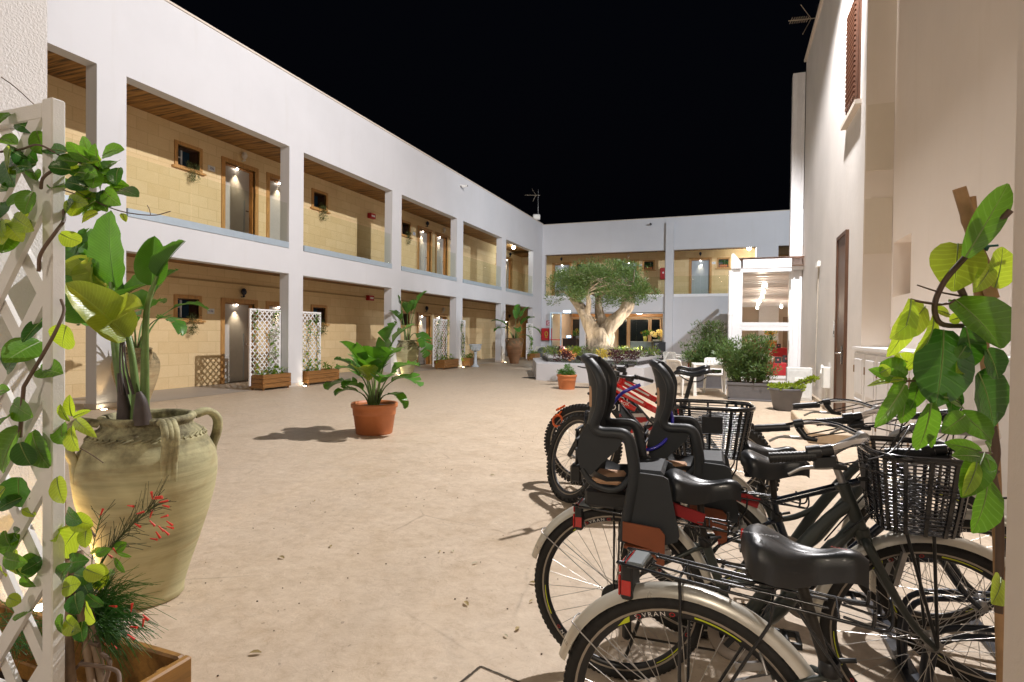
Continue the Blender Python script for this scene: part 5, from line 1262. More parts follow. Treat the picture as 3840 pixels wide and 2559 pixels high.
# lights of the bed
lamp('tree_uplight','SPOT',(-5.1,17.75,.78),170,(1,.86,.66),.05,(-4.9,19.0,2.6),95,.5)
lamp('tree_uplight_right','SPOT',(-2.6,18.75,.85),230,(1,.90,.80),.06,(-8,20.6,5.2),84,.4)
# ------------------------------------------------------------ glazed veranda beside the house
ver=thing('veranda','white framed glass veranda with lit timber ceiling attached to the tall house','veranda',(.9,16.5,0))
YV=16.5; YE=29.5
zc=lambda y: 3.18-.42*(y-YV)/(YE-YV)
vw=plain('veranda_white_metal',(.76,.77,.80),.3,.1,var=.03)
m=MB(); m.box(.03,.29,YV,YV+.18,0,3.2); cpo=m.build('post',vw,ver,True)
m=MB(); m.tube([(-.01,YV-.05,.0),(-.01,YV-.05,3.15)],.055,12); m.tube([(-.01,YV-.05,1.95),(-.01,YV-.05,1.99)],.065,12); m.build('downpipe',white_paint,ver,True)
m=MB(); m.box(.29,1.47,YV-.02,YV+.12,3.20,3.44); m.box(.29,1.47,YV+.0,YV+.12,3.10,3.195); m.build('front_beam',vw,ver,True)
m=MB(); m.prism([(0,3.20),(.24,3.20),(.24,3.38),(.06,3.60),(0,3.60)],(-.0,YV-.10,0),(1,0,0),(0,0,1),(0,.06,0)); m.box(-.0,.10,YV-.04,YE,3.2,3.36); m.build('gutter',vw,ver,True)
m=MB(); m.box(.29,1.45,YV-.03,YV+.05,1.66,1.76); m.box(.29,1.45,YV-.025,YV+.05,1.54,1.655); 
for z in (1.60,1.71): m.ball((.26,YV-.01,z),.012,8,5)
m.build('transom',vw,ver,True)
m=MB(); m.quad((.29,YV+.06,.35),(1.47,YV+.06,.35),(1.47,YV+.06,3.1),(.29,YV+.06,3.1)); m.build('front_glass',glass_m,ver,True)
m=MB(); m.box(.29,1.47,YV,YV+.1,.28,.35); m.box(.29,1.47,YV+.04,YV+.06,.02,.28); m.build('lower_panel',vw,ver,True)
m=MB()
for k in range(7): y=YV+.2+k*(YE-YV-.4)/6; m.box(.04,.12,y-.04,y+.04,0,zc(y)); 
m.box(.04,.12,YV+.2,YE,.28,.36); m.build('side_frame',vw,ver,True)
m=MB(); m.quad((.08,YV+.2,.3),(.08,YE,.3),(.08,YE,2.75),(.08,YV+.2,3.1)); m.build('side_glass',glass_m,ver,True)
plank=plain('pale_rose_planks',(.66,.50,.42),.55,var=.06)
m=MB(); m.quad((.1,YV+.1,zc(YV)+.1),(4.4,YV+.1,zc(YV)+.1),(4.4,YE,zc(YE)+.1),(.1,YE,zc(YE)+.1)); m.quad((.0,YV+.1,3.5),(4.4,YV+.1,3.5),(4.4,YE,3.05),(.0,YE,3.05)); m.build('roof',plank,ver,True)
m=MB()
for k in range(22): y=YV+.35+k*.6; m.box(.1,4.4,y-.05,y+.05,zc(y)-.0,zc(y)+.098)
m.build('rafters',vw,ver,True)
m=MB(); m.quad((.1,YV+.1,.008),(4.4,YV+.1,.008),(4.4,YE,.008),(.1,YE,.008)); m.build('veranda_floor',plain('warm_floor_tile',(.42,.31,.22),.35),ver,True)
m=MB(); m.box(.1,4.4,YE,YE+.1,0,3.1); m.box(4.4,4.5,YV,YE,0,3.5); m.box(1.77,4.4,YV+.9,YV+1.0,0,3.4); m.build('rear_wall',inner,ver,True)
m=MB(); m.box(1.25,2.1,YE-.25,YE-.003,0,2.9); m.build('white_pier',white_paint,ver,True)
m=MB(); m.box(2.3,3.3,YE-.06,YE-.003,0,2.3); m.build('brown_panel',plain('brown_panel',(.25,.17,.10),.5),ver,True)
for k,(px,py) in enumerate(((2868,1066),(2862,1092),(2858,1111),(2849,1127),(2843,1138),(2840,1152),(2962,1136),(2930,1148))):
    r=ray(px,py); 
    # meet the sloping ceiling
    sl=-.42/(YE-YV); tt=(3.10-YV*sl-CAMZ)/(r.z-sl*r.y); p=CAM+r*tt
    s=MB(); R_=.055 if k else .07
    s.lathe([(.001,-.10),(R_,-.085),(R_*1.1,-.05),(R_,-.0),(.03,.06)],14); sp=thing('ceiling_spot',['large lit spot lamp nearest the glass under the veranda ceiling','second lit spot lamp under the veranda ceiling, below the large one','third lit spot lamp in the line under the veranda ceiling','fourth lit spot lamp in the line under the veranda ceiling','fifth lit spot lamp in the line under the veranda ceiling','deepest lit spot lamp in the line under the veranda ceiling','lit spot lamp at the right side of the veranda ceiling by the pilaster','lit spot lamp between the line and the right one, deep under the veranda ceiling'][k],'lamp',p,0,'spot lamps under the veranda ceiling')
    s.build('lamp_head',emit('veranda_glow',(1,.93,.82),9),sp); s=MB(); s.tube([(0,0,.06),(0,0,.10+(.0))],.012,6); s.build('stem',white_paint,sp)
for x,y,e in ((.9,18.2,70),(1.0,21.5,90),(2.6,21.5,70),(1.2,25.5,110),(3.0,26.0,90)): lamp('veranda_light','POINT',(x,y,2.3),e*.36,(1,.80,.62),.12)
redcl=plain('red_tablecloth',(.50,.02,.03),.7); darkbx=plain('dark_card',(.02,.012,.016),.5)
def buffet(label,x0,x1,y0,y1,z,items,seed):
    t=thing('buffet_table',label,'table',((x0+x1)/2,(y0+y1)/2,0),0,'red clothed buffet tables'); a=(x1-x0)/2;b=(y1-y0)/2
    m=MB(); m.rbox(-a,a,-b,b,z-.03,z,.008); 
    n=40; vs=[]
    P=[]
    for i in range(n):
        q=i/n*4; s_=int(q); f=q-s_; c=[(-a,-b),(a,-b),(a,b),(-a,b),(-a,-b)]; P.append((c[s_][0]+(c[s_+1][0]-c[s_][0])*f,c[s_][1]+(c[s_+1][1]-c[s_][1])*f))
    for zz,k in ((z-.01,1),(z-.34,1.02)):
        for i,(x,y) in enumerate(P): w_=1+ (k-1)*(1 if i%2 else 2.2); vs.append((x*w_,y*w_,zz))
    m.add(vs,[(i,(i+1)%n,n+(i+1)%n,n+i) for i in range(n)],True); m.build('tablecloth',redcl,t)
    m=MB()
    for sx in (-1,1):
        for sy in (-1,1): m.box(sx*(a-.08)-.03,sx*(a-.08)+.03,sy*(b-.08)-.03,sy*(b-.08)+.03,0,z-.031)
    m.build('table_legs',dark_wood,t); return t
buffet('near red clothed buffet table behind the veranda glass, dark cards on it',.70,1.72,18.2,19.3,.60,0,1)
buffet('far red clothed buffet table deep in the veranda with an orange bowl',.9,3.0,25.0,26.0,.92,0,2)
for k,(x,y,z,w_,h,lab) in enumerate(((1.32,18.35,.60,.17,.19,'dark menu card with pink emblem at the front of the near buffet table'),(1.12,18.9,.60,.15,.16,'smaller dark card behind the emblem card on the near buffet table'),(1.6,19.1,.60,.2,.22,'black box at the right end of the near buffet table'),(1.83,25.3,.92,.16,.17,'dark card standing on the far buffet table'))):
    t=thing('menu_card',lab,'card',(x,y,z),0,'dark cards on the buffet'); m=MB(); m.prism([(-.5*w_,0),(.5*w_,0),(.5*w_,h),(-.5*w_,h)],(0,0,0),(1,0,0),(0,.12,.99),(0,.012,0)); m.prism([(0,0),(.10,0),(.02,h*.8)],(-.4*w_,.012,0),(0,1,0),(0,0,1),(.004,0,0)); m.build('board',darkbx,t)
    m=MB(); m.lathe([(.001,0),(w_*.16,0)],14,(0,0,0),axis='y'); m.xf(Matrix.Translation((0,-.002+.06*h,h*.55))); m.build('emblem',plain('pink_emblem',(.6,.18,.2),.5),t)
rnd=random.Random(6)
for k in range(7):
    x=.98+.055*k; y=18.45+.5*rnd.random(); h=rnd.uniform(.14,.3); r=rnd.uniform(.025,.04)
    c=[(.6,.5,.4),(.12,.25,.08),(.7,.62,.5),(.5,.2,.1),(.65,.6,.55),(.3,.12,.05),(.7,.7,.65)][k]
    lab=['clear','dark green','cream','amber','frosted','brown','white'][k]+(' bottle' if h>.2 else ' jar')+' among the tableware on the near buffet table'
    t=thing('bottle' if h>.2 else 'jar',lab,'bottle' if h>.2 else 'jar',(x,y,.6),0,'bottles and jars on the near buffet'); m=MB(); m.lathe([(.001,0),(r,0),(r,h*.62),(r*.4,h*.8),(r*.38,h*.95)],14); m.build('body',plain('bottle_tone_%d'%k,c,.15),t); m=MB(); m.lathe([(r*.42,h*.93),(r*.42,h),(.001,h)],12); m.build('cap',plain('bottle_cap',(.5,.4,.3),.3),t)
ob=ony(2890,1297,25.4); t=thing('flower_bowl','orange glazed bowl of yellow flowers on the far buffet table','bowl',(ob.x,25.4,.92)); m=MB(); m.lathe([(.001,0),(.17,0),(.22,.12),(.24,.26),(.255,.28),(.25,.31),(.22,.31),(.21,.25)],28); m.build('bowl',plain('orange_glaze',(.62,.27,.06),.3),t)
m=MB(); rnd=random.Random(3)
for k in range(14): clump(m,(rnd.uniform(-.2,.2),rnd.uniform(-.1,.1),.55+.2*rnd.random()),.09,22,.08,.03,rnd,.4,.8,k%3!=0)
for k in range(5): m.cur=0; m.tube([(0,0,.25),((k-2)*.05,0,.6)],.01,5)
m.build('flowers',[fern_l,leafmat('yellow_petals',(.6,.42,.03),.2,.5,.3,False)],t)
t=thing('clay_pot','round brown pot left of the orange bowl inside the veranda','pot',(ony(2835,1300,25.2).x,25.2,.92)); m=MB(); m.lathe([(.001,0),(.1,0),(.18,.12),(.18,.22),(.12,.32),(.13,.35),(.10,.35)],22); m.build('pot_body',clay_brown,t); m=MB(); m.lathe([(.001,.34),(.1,.34)],14); m.build('lid',clay_brown,t)
# ------------------------------------------------------------ chairs and tables
def make_chair(label,loc,rz,mat=None,group='white plastic cafe chairs'):
    mt=mat or white_plastic; t=thing('chair',label,'chair',loc,rz,group)   # faces +y
    m=MB(); vs=[];n=6
    for i in range(n+1):
        for j in range(n+1):
            x=-.21+.42*j/n; y=-.2+.42*i/n; vs.append((x*(1-.06*(1-i/n)),y,.455-.012*(1-(2*j/n-1)**2)-.01*sin(pi*i/n)+(.0 if i else .01)))
    k=n+1; top=vs; bot=[(x,y,z-.03) for x,y,z in vs]; N_=len(vs)
    fs=[(i*k+j,i*k+j+1,(i+1)*k+j+1,(i+1)*k+j) for i in range(n) for j in range(n)]
    m.add(top+bot,fs+[(c+N_,b+N_,a+N_,d+N_) for a,b,c,d in [(f[0],f[1],f[2],f[3]) for f in fs]])
    ring=[i for i in range(k)]+[i*k+n for i in range(1,k)]+[n*k+j for j in range(n-1,-1,-1)]+[i*k for i in range(n-1,0,-1)]
    m.add(top+bot,[(ring[i],ring[i-1],ring[i-1]+N_,ring[i]+N_) for i in range(len(ring))]); m.build('seat',mt,t)
    f=lambda u,v,w_:(u*(1-.0*v),-.20-.13*((v-.45)/.37)**1.2-w_+.045*(u/.21)**2*.6,v) if v>.45 else (u,-.2-w_+.045*(u/.21)**2*.6,v)
    m=MB(); holes=[]
    for r in range(7):
        z=.60+r*.026
        for c in range(5):
            x=-.165+c*.068+(.0 if r%2 else .012); holes.append((x,x+.05,z,z+.012))
    H=[(a,b,c,d) for a,b,c,d in holes]
    wall_holes(m,f,-.2,.2,.55,.82,H,.016); 
    m.xf(Matrix.Identity(4)); nv=len(m.v); b_=m.build('backrest',mt,t)
    m=MB()
    for sg in (-1,1): m.tube(bez([f(sg*.2,.46,.0),f(sg*.205,.6,.008),f(sg*.205,.80,.008)],4),.017,8)
    m.tube(bez([f(-.205,.8,.008),f(-.17,.825,.008),f(0,.83,.008),f(.17,.825,.008),f(.205,.8,.008)],4),.014,8); m.build('back_frame',mt,t)
    for sx in (-1,1):
        for sy in (-1,1):
            l=MB(); a=V((sx*.195,sy*.19,.45)); e=V((sx*.225,sy*.215-(.03 if sy<0 else 0),0)); l.tube([a,a.lerp(e,.5),e],[.026,.022,.016],8); l.build('leg',mt,t)
    return t
def make_table(label,loc,rz,w_=.8,h=.74,mat=None):
    mt=mat or white_plastic; t=thing('cafe_table',label,'table',loc,rz,'white cafe tables'); a=w_/2
    m=MB(); m.rbox(-a,a,-a,a,h-.028,h,.008); m.build('tabletop',mt,t)
    m=MB(); m.box(-a+.07,a-.07,-a+.03,-a+.05,h-.09,h-.03); m.box(-a+.07,a-.07,a-.05,a-.03,h-.09,h-.03); m.box(-a+.03,-a+.05,-a+.07,a-.07,h-.09,h-.03); m.box(a-.05,a-.03,-a+.07,a-.07,h-.09,h-.03); m.build('apron',mt,t)
    for sx in (-1,1):
        for sy in (-1,1): l=MB(); l.rbox(sx*(a-.035)-.03,sx*(a-.035)+.03,sy*(a-.035)-.03,sy*(a-.035)+.03,0,h-.03,.006); l.build('leg',mt,t)
    return t
T1=V((-.42,14.05,0)); make_table('white square cafe table nearest the camera, in front of the shrub troughs',T1,.12)
make_chair('white perforated chair at the right of the nearest cafe table, side on',(.22,13.95,0),radians(80))
make_chair('white perforated chair behind the nearest cafe table, backrest facing the shrubs',(-.36,14.82,0),radians(184))
make_chair('white chair at the left front of the nearest cafe table, its back to the camera',(-1.02,13.75,0),radians(-38))
T2=onz(2575,1330,.74); T2=V((T2.x,T2.y,0)); make_table('white cafe table standing before the plain wall with the diagonal shadow',T2,-.05)
make_chair('white chair left of the wall side table, turned towards it',T2+V((-.78,.05,0)),radians(-85))
make_chair('white chair in front of the wall side table, its back to the camera',T2+V((-.42,-.5,0)),radians(-14))
make_chair('red chair behind the wall side table',T2+V((.25,.72,0)),radians(175),plain('red_chair_plastic',(.5,.03,.03),.4),group=None)
make_chair('white chair at the right of the wall side table, partly behind the shrub',T2+V((.62,-.15,0)),radians(70))
T3=onz(2378,1330,.74); T3=V((T3.x,T3.y,0)); make_table('white cafe table just behind the raised bed, before the glazed bar',T3,.0)
make_chair('white chair behind the table at the raised bed, facing the camera',T3+V((.1,.65,0)),radians(180))
make_chair('white chair at the right of the table at the raised bed',T3+V((.75,-.05,0)),radians(100))
make_chair('white chair at the left of the table, showing only its top above the bed planting',T3+V((-.62,.1,0)),radians(-80))
# troughs with shrubs
def trough(label,lab2,loc,L,seed,R,H,n,tall):
    t=thing('plant_trough',label,'plant trough',loc,0,'grey shrub troughs'); a=L/2; m=MB()
    vs=[(sx*a*k,sy*.19*k,z) for z,k in ((0.02,.86),(.33,.97),(.335,1.03),(.39,1.03),(.39,.97),(.34,.95)) for sx,sy in ((-1,-1),(1,-1),(1,1),(-1,1))]
    fs=[(0,3,2,1)]+[(i*4+j,i*4+(j+1)%4,(i+1)*4+(j+1)%4,(i+1)*4+j) for i in range(5) for j in range(4)]; m.add(vs,fs); m.rbox(-a*.95,a*.95,-.2,.2,0,.035,.006); m.build('trough_body',grey_pot,t)
    m=MB(); m.quad((-a*.93,-.175,.36),(a*.93,-.175,.36),(a*.93,.175,.36),(-a*.93,.175,.36)); m.build('soil',soil,t)
    s=thing('oleander_shrub',lab2,'shrub',V(loc)+V((0,0,.36)),0,'oleander shrubs'); rnd=random.Random(seed); lf=MB(); st=MB()
    for k in range(n):
        x=rnd.uniform(-a*.85,a*.85); e=V((x*1.25+rnd.uniform(-.3,.3)*R,rnd.uniform(-.32,.32),H*rnd.uniform(.35,1)*(1-.35*abs(x/a)**2 if not tall else 1))); P=bez([(x*.8,0,0),V((x,0,e.z*.5)),e],4); st.tube(P,[.010]*4+[.006]*(len(P)-4),5)
        for i,p in enumerate(P[2:]): 
            for _ in range(2): clump(lf,p+V((rnd.uniform(-.08,.08),rnd.uniform(-.08,.08),rnd.uniform(-.03,.06))),.10,12,.075,.020,rnd,.6)
        clump(lf,e,.12,26,.085,.024,rnd,.8)
    lf.build('leaves',shrub_l,s); st.build('stems',twig_m,s)
trough('grey plastic trough in front of the veranda post with spreading shrub','open green oleander shrub in the near grey trough, before the veranda glass',(.42,13.4,0),.95,5,.8,.98,46,False)
trough('grey trough behind the nearest cafe table, under the denser shrub','dense oleander shrub behind the nearest cafe table, left of the veranda post',(-.42,16.05,0),1.1,6,1,1.0,60,False)
trough('grey trough against the wall with the taller yellowish shrub','taller yellowish shrub furthest back, left of the veranda downpipe',(-.55,18.6,0),.8,7,.6,1.45,44,True)
# ------------------------------------------------------------ bar fittings and people
cc=plain('grey_counter_concrete',(.24,.27,.27),.5)
t=thing('bar_counter','grey concrete bar counter inside the glazed bar','counter',(-4.8,33.3,0)); m=MB(); m.rbox(-.55,.65,-.3,.3,0,.96,.01); m.build('counter_body',cc,t); m=MB(); m.rbox(-.58,.68,-.33,.33,.96,1.0,.006); m.build('counter_top',plain('counter_top',(.35,.36,.35),.35),t)
t=thing('display_case','glass fronted cake display case at the right end of the bar','display case',(-3.75,32.9,0)); m=MB(); m.box(-.36,.36,-.3,.3,0,.55); m.box(-.36,.36,.25,.3,.55,1.02); m.box(-.36,.36,-.3,.3,1.02,1.05); m.build('case_body',MATS['grey_counter_concrete'],t); m=MB(); m.quad((-.36,-.3,.55),(.36,-.3,.55),(.36,-.3,1.02),(-.36,-.3,1.02)); m.build('glass',glass_m,t)
m=MB(); rnd=random.Random(2)
for k in range(10): m.ball((-.3+.065*k,-.05+.1*rnd.random(),.72+.02*rnd.random()),.035,8,5)
m.build('pastries',plain('pastry_yellow',(.5,.38,.12),.6),t)
m=MB()
for k in range(9): m.lathe([(.001,1.05),(.02,1.05),(.034,1.12),(.030,1.12)],10,(-.3+.075*k,-.1,0))
for k in range(8): m.lathe([(.001,1.05),(.02,1.05),(.034,1.12),(.030,1.12)],10,(-.27+.075*k,.02,0))
m.build('white_cups',emit('cup_white',(.9,.9,.88),.0),t)
t=thing('flower_vase','yellow vase of sunflowers on the bar counter','vase',(-4.55,33.2,1.0)); m=MB(); m.lathe([(.001,0),(.08,0),(.10,.10),(.12,.3),(.115,.3)],18); m.build('vase',plain('yellow_glass',(.55,.5,.1),.2),t); m=MB(); rnd=random.Random(5)
for k in range(7): clump(m,(rnd.uniform(-.05,.28),rnd.uniform(-.1,.1),.42+.12*rnd.random()),.11,26,.12,.045,rnd)
m.build('foliage',fern_l,t); m=MB()
for x,z in ((-.20,.5),(.0,.55)):
    m.cur=1; m.lathe([(.001,-.012),(.03,-.01)],12,(x,-.13,z),axis='y'); m.cur=0
    for q in range(14): a=2*pi*q/14; m.lathe([(.001,0)],3) if False else m.add([(x+.03*cos(a-.2),-.125,z+.03*sin(a-.2)),(x+.03*cos(a+.2),-.125,z+.03*sin(a+.2)),(x+.075*cos(a),-.12,z+.075*sin(a))],[(0,1,2)])
m.build('sunflowers',[plain('sunflower_petal',(.75,.38,.02),.5),plain('sunflower_heart',(.06,.025,.01),.8)],t)
t=thing('flower_vase','glass vase of big white blooms on the cake display case','vase',(-3.75,32.9,1.05)); m=MB(); m.lathe([(.001,0),(.06,0),(.08,.2),(.07,.25)],14); m.build('vase',plain('green_vase_glass',(.12,.22,.1),.15),t); m=MB(); rnd=random.Random(8)
for x,z,r in ((-.32,.40,.17),(-.22,.32,.12),(.02,.55,.13),(.15,.42,.19),(.25,.38,.15),(.3,.22,.1)): clump(m,(x,-.02,z),r,120,.07,.05,rnd,.2)
m.build('blooms',leafmat('white_petals',(.8,.78,.74),.3,.6,.1,False),t)
# blackboard with coffee cup
bb_=ony(2474,1330,YF-.25); t=thing('menu_board','black cafe board with a chalk coffee cup drawing by the glazed bar','sign',(bb_.x,YF-.28,0)); m=MB(); m.rbox(-.3,.3,-.015,.015,.02,1.02,.006); m.build('board',plain('blackboard',(.015,.017,.022),.6),t)
m=MB(); m.cur=0
def arcpts(cx,cz,rx,rz,a0,a1,n=18): return [(cx+rx*cos(a0+(a1-a0)*i/n),-.018,cz+rz*sin(a0+(a1-a0)*i/n)) for i in range(n+1)]
m.tube(arcpts(.02,.40,.17,.15,0,2*pi),.008,4); m.tube(arcpts(.02,.41,.12,.10,0,2*pi),.006,4); m.tube(arcpts(-.02,.22,.22,.06,pi*.9,2*pi),.007,4); m.tube(arcpts(.22,.38,.06,.07,-1.4,1.6),.007,4)
for z,w_ in ((.92,.2),(.86,.14),(.70,.10),(.64,.08)): m.tube([(-.25,-.018,z),(-.25+w_*.5,-.018,z+.02),(-.25+w_,-.018,z)],.008,4)
m.build('chalk_drawing',plain('chalk',(.6,.6,.6),.9),t)
# reception desk with bits
t=thing('reception_desk','dark brown reception desk seen through the open glazed door','desk',(-8.65,32.6,0)); m=MB(); m.rbox(-.55,.25,-.3,.3,0,1.08,.01); m.build('desk_body',plain('wenge_panel',(.035,.022,.018),.4),t); m=MB(); m.rbox(-.58,.30,-.33,.33,1.08,1.12,.006); m.build('desk_top',MATS['wenge_panel'],t)
t=thing('cash_display','small glowing blue till display on the reception desk','till',(-8.85,32.4,1.12)); m=MB(); m.rbox(-.12,.12,-.02,.02,.04,.17,.005); m.build('screen',emit('till_glow',(.35,.65,1),4),t); m=MB(); m.box(-.06,.06,-.04,.04,0,.04); m.build('base',black_pl,t)
t=thing('flower_arrangement','bunch of mixed flowers on the reception desk','flowers',(-8.4,32.7,1.12)); m=MB(); rnd=random.Random(12)
for k in range(12): clump(m,(rnd.uniform(-.22,.22),rnd.uniform(-.1,.1),.2+.3*rnd.random()),.1,22,.09,.03,rnd,.5,1,k%4==0)
m.build('leaves',[fern_l,MATS['yellow_flowers']],t); m=MB(); m.lathe([(.001,0),(.08,0),(.1,.15)],14); m.build('vase',plain('plain_vase',(.4,.35,.3),.3),t)
def person(label,loc,rz,top,bottom,hair,skirt=False,arms=((.20,.30,1.05),(.12,.42,1.08)),hat=None,sc_=1.0):
    t=thing('person',label,'person',loc,rz); t.scale=(sc_,)*3
    J=[(0,0,.95,.125),(0,.005,1.12,.115),(0,.0,1.30,.135),(0,0,1.42,.10),(0,.01,1.50,.052),(0,.03,1.58,.070),(0,.035,1.66,.085),(0,.03,1.73,.065)]
    E_=[(0,1),(1,2),(2,3),(3,4),(4,5),(5,6),(6,7)]
    for k,sg in enumerate((-1,1)):
        b=len(J); a=arms[k]; sh=V((sg*.17,0,1.39)); hd=V((sg*.10 if a[0]<.13 else sg*a[0],a[1],a[2])); el=(sh+hd)/2+V((sg*.08,-.06,-.12))
        J+=[(*sh,.058),(*el,.042),(*hd,.034)]; E_+=[(3,b),(b,b+1),(b+1,b+2)]
        w_=len(J)
        for f_ in range(4):
            J+=[(hd.x+sg*(.03-.02*f_),hd.y+.05,hd.z+.0,.011),(hd.x+sg*(.03-.02*f_),hd.y+.085-.006*abs(f_-1.5),hd.z-.015,.008)]; E_+=[(b+2,w_+2*f_),(w_+2*f_,w_+2*f_+1)]
        J+=[(hd.x-sg*.045,hd.y+.03,hd.z+.015,.011)]; E_+=[(b+2,len(J)-1)]
        b=len(J); J+=[(sg*.09,0,.90,.10),(sg*.10,.02+.03*sg,.50,.065),(sg*.105,-.02+.05*sg,.09,.042),(sg*.11,.10+.05*sg,.035,.036),(sg*.11,.17+.05*sg,.03,.028)]; E_+=[(0,b),(b,b+1),(b+1,b+2),(b+2,b+3),(b+3,b+4)]
    me=bpy.data.meshes.new('body'); me.from_pydata([j[:3] for j in J],E_,[]); o=bpy.data.objects.new('body',me); col.objects.link(o)
    sk=o.modifiers.new('skin','SKIN'); me.skin_vertices.new() if not me.skin_vertices else None
    for i,j in enumerate(J): me.skin_vertices[0].data[i].radius=(j[3],j[3]*(.8 if i<4 else 1)); 
    me.skin_vertices[0].data[0].use_root=True
    ss=o.modifiers.new('sub','SUBSURF'); ss.levels=1; ss.render_levels=1
    dg=bpy.context.evaluated_depsgraph_get(); m2=bpy.data.meshes.new_from_object(o.evaluated_get(dg)); bpy.data.objects.remove(o)
    skin=plain('skin',(.55,.30,.19),.5); mats=[skin,top,bottom,plain('dark_shoe',(.02,.017,.015),.5)]
    for m_ in mats: m2.materials.append(m_)
    for p in m2.polygons:
        c=p.center; p.use_smooth=True
        ax=abs(c.x)
        if c.z<.06: p.material_index=3
        elif c.z<.96 and not (ax>.2 and c.z>.8) : p.material_index=2 if (not skirt or c.z>.5) else 0
        elif c.z<1.46 and c.y<.16 and not (ax>.24): p.material_index=1
    o=bpy.data.objects.new('body',m2); col.objects.link(o); o.parent=t
    h=MB(); h.ball((0,.015,1.68),.098,14,9,(1,1.08,1.02)); 
    h.v=[v if not (v[1]>.07 and v[2]<1.73) else (v[0]*.9,v[1]*.2+.02,v[2]) for v in h.v]; h.build('hair',hair,t)
    f=MB(); 
    for sg in (-1,1): f.ball((sg*.03,.108,1.665),.009,6,4)
    f.build('eyes',black_pl,t); f=MB(); f.ball((0,.118,1.64),.014,6,4,(.8,1,1.3)); f.ball((0,.105,1.605),.018,6,4,(1.2,.4,.35))
    for sg in (-1,1): f.ball((sg*.086,.03,1.65),.02,6,4,(.4,.8,1.3))
    f.build('face',skin,t)
    if skirt:
        s=MB(); s.lathe([(.15,.98),(.185,.85),(.20,.65),(.215,.48)],20); s.build('skirt',bottom,t)
    return t
blk=plain('black_dress_cloth',(.012,.012,.014),.8); crm=plain('cream_shirt_cloth',(.62,.56,.44),.8); jean=plain('dark_blue_trousers',(.02,.03,.07),.8)
person('person in a black dress reaching over the reception desk inside the bar',(-7.98,32.75,0),radians(75),blk,blk,plain('auburn_hair',(.25,.05,.02),.5),True,((.18,.42,1.1),(.1,.45,1.12)))
person('person in a cream shirt and dark blue trousers behind the one in black',(-7.72,32.95,0),radians(80),crm,jean,plain('fair_hair',(.5,.3,.16),.5),False,((.18,.36,1.12),(.1,.38,1.05)),None,1.03)
# ------------------------------------------------------------ wall fittings
def ac(label,loc,rz):
    t=thing('air_conditioner',label,'air conditioner',loc,rz,'outdoor air conditioner units'); m=MB(); m.rbox(-.42,.42,-.16,.16,.06,.70,.012); m.box(-.35,-.29,-.15,.15,0,.06); m.box(.29,.35,-.15,.15,0,.06); m.build('casing',plain('ac_white',(.62,.62,.58),.4),t)
    m=MB(); m.lathe([(.001,-.163),(.26,-.163),(.27,-.168),(.28,-.163)],36,(.0,0,.38),axis='y'); m.build('fan_grille',plain('grille_dark',(.05,.06,.075),.5),t)
    m=MB()
    for r in (.08,.13,.18,.23): m.lathe([(r,-.170),(r+.004,-.172),(r+.008,-.170)],30,(.0,0,.38),axis='y')
    for k in range(12): a=2*pi*k/12; m.bar((.04*cos(a),-.171,.38+.04*sin(a)),(.26*cos(a),-.171,.38+.26*sin(a)),.004,.004)
    m.lathe([(.001,-.175),(.045,-.173)],14,(.0,0,.38),axis='y'); m.build('guard',plain('guard_grey',(.3,.3,.3),.4),t)
ac('outdoor air conditioner unit beside the corner pier, in front of the open glazed door',(-9.38,29.15,0),0)
ac('outdoor air conditioner unit half hidden behind the glass door leaf',(-8.75,29.75,0),.1)
t=thing('hose_cabinet','red fire hose cabinet on the far wall above the air conditioner','fire cabinet',(-9.80,YF-.1,1.35)); m=MB(); m.rbox(-.3,.3,-.09,.095,-.35,.35,.015); m.build('cabinet_body',plain('fire_red',(.42,.015,.02),.4),t); m=MB(); m.tube([(.08*cos(a*.35)*(1+.0*a),-.1,.02+.13*sin(a*.35)) for a in range(19)],.022,6); m.tube([(-.06,-.1,-.18),(.07,-.1,-.18)],.02,6); m.build('hose_symbol',plain('symbol_yellow',(.45,.36,.03),.5),t)
t=thing('sign_plate','small square red and white prohibition sign above the hose cabinet','sign',(-9.72,YF-.02,2.0)); m=MB(); m.box(-.14,.14,-.01,.015,-.14,.14); m.build('plate',plain('sign_pink',(.55,.12,.18),.5),t); m=MB(); m.lathe([(.07,-.012),(.095,-.014),(.10,-.012)],24,axis='y'); m.bar((-.06,-.013,.06),(.06,-.013,-.06),.003,.02); m.box(-.12,.12,-.013,-.011,-.21,-.17); m.build('symbol',white_paint,t)
t=thing('hose_cabinet','narrow red fire cabinet in the far upper gallery beside the pilaster','fire cabinet',(-3.6,YB-.12,4.87)); m=MB(); m.rbox(-.17,.17,-.1,.11,-.32,.32,.012); m.build('cabinet_body',MATS['fire_red'],t); m=MB(); m.box(-.04,.04,-.105,-.1,.0,.1); m.build('latch',white_paint,t)
for y,z,lab in ((17.35,5.55,'small red sign box hanging in the upper gallery'),(17.3,2.6,'small red sign box in the ground floor gallery by the third column')):
    t=thing('alarm_box',lab,'alarm box',(XB+.1,y,z),0,'red alarm boxes'); m=MB(); m.rbox(-.09,.05,-.16,.16,-.09,.09,.01); m.build('box_body',MATS['fire_red'],t); m=MB(); m.box(.05,.054,-.1,.1,-.03,.03); m.build('label_strip',white_paint,t)
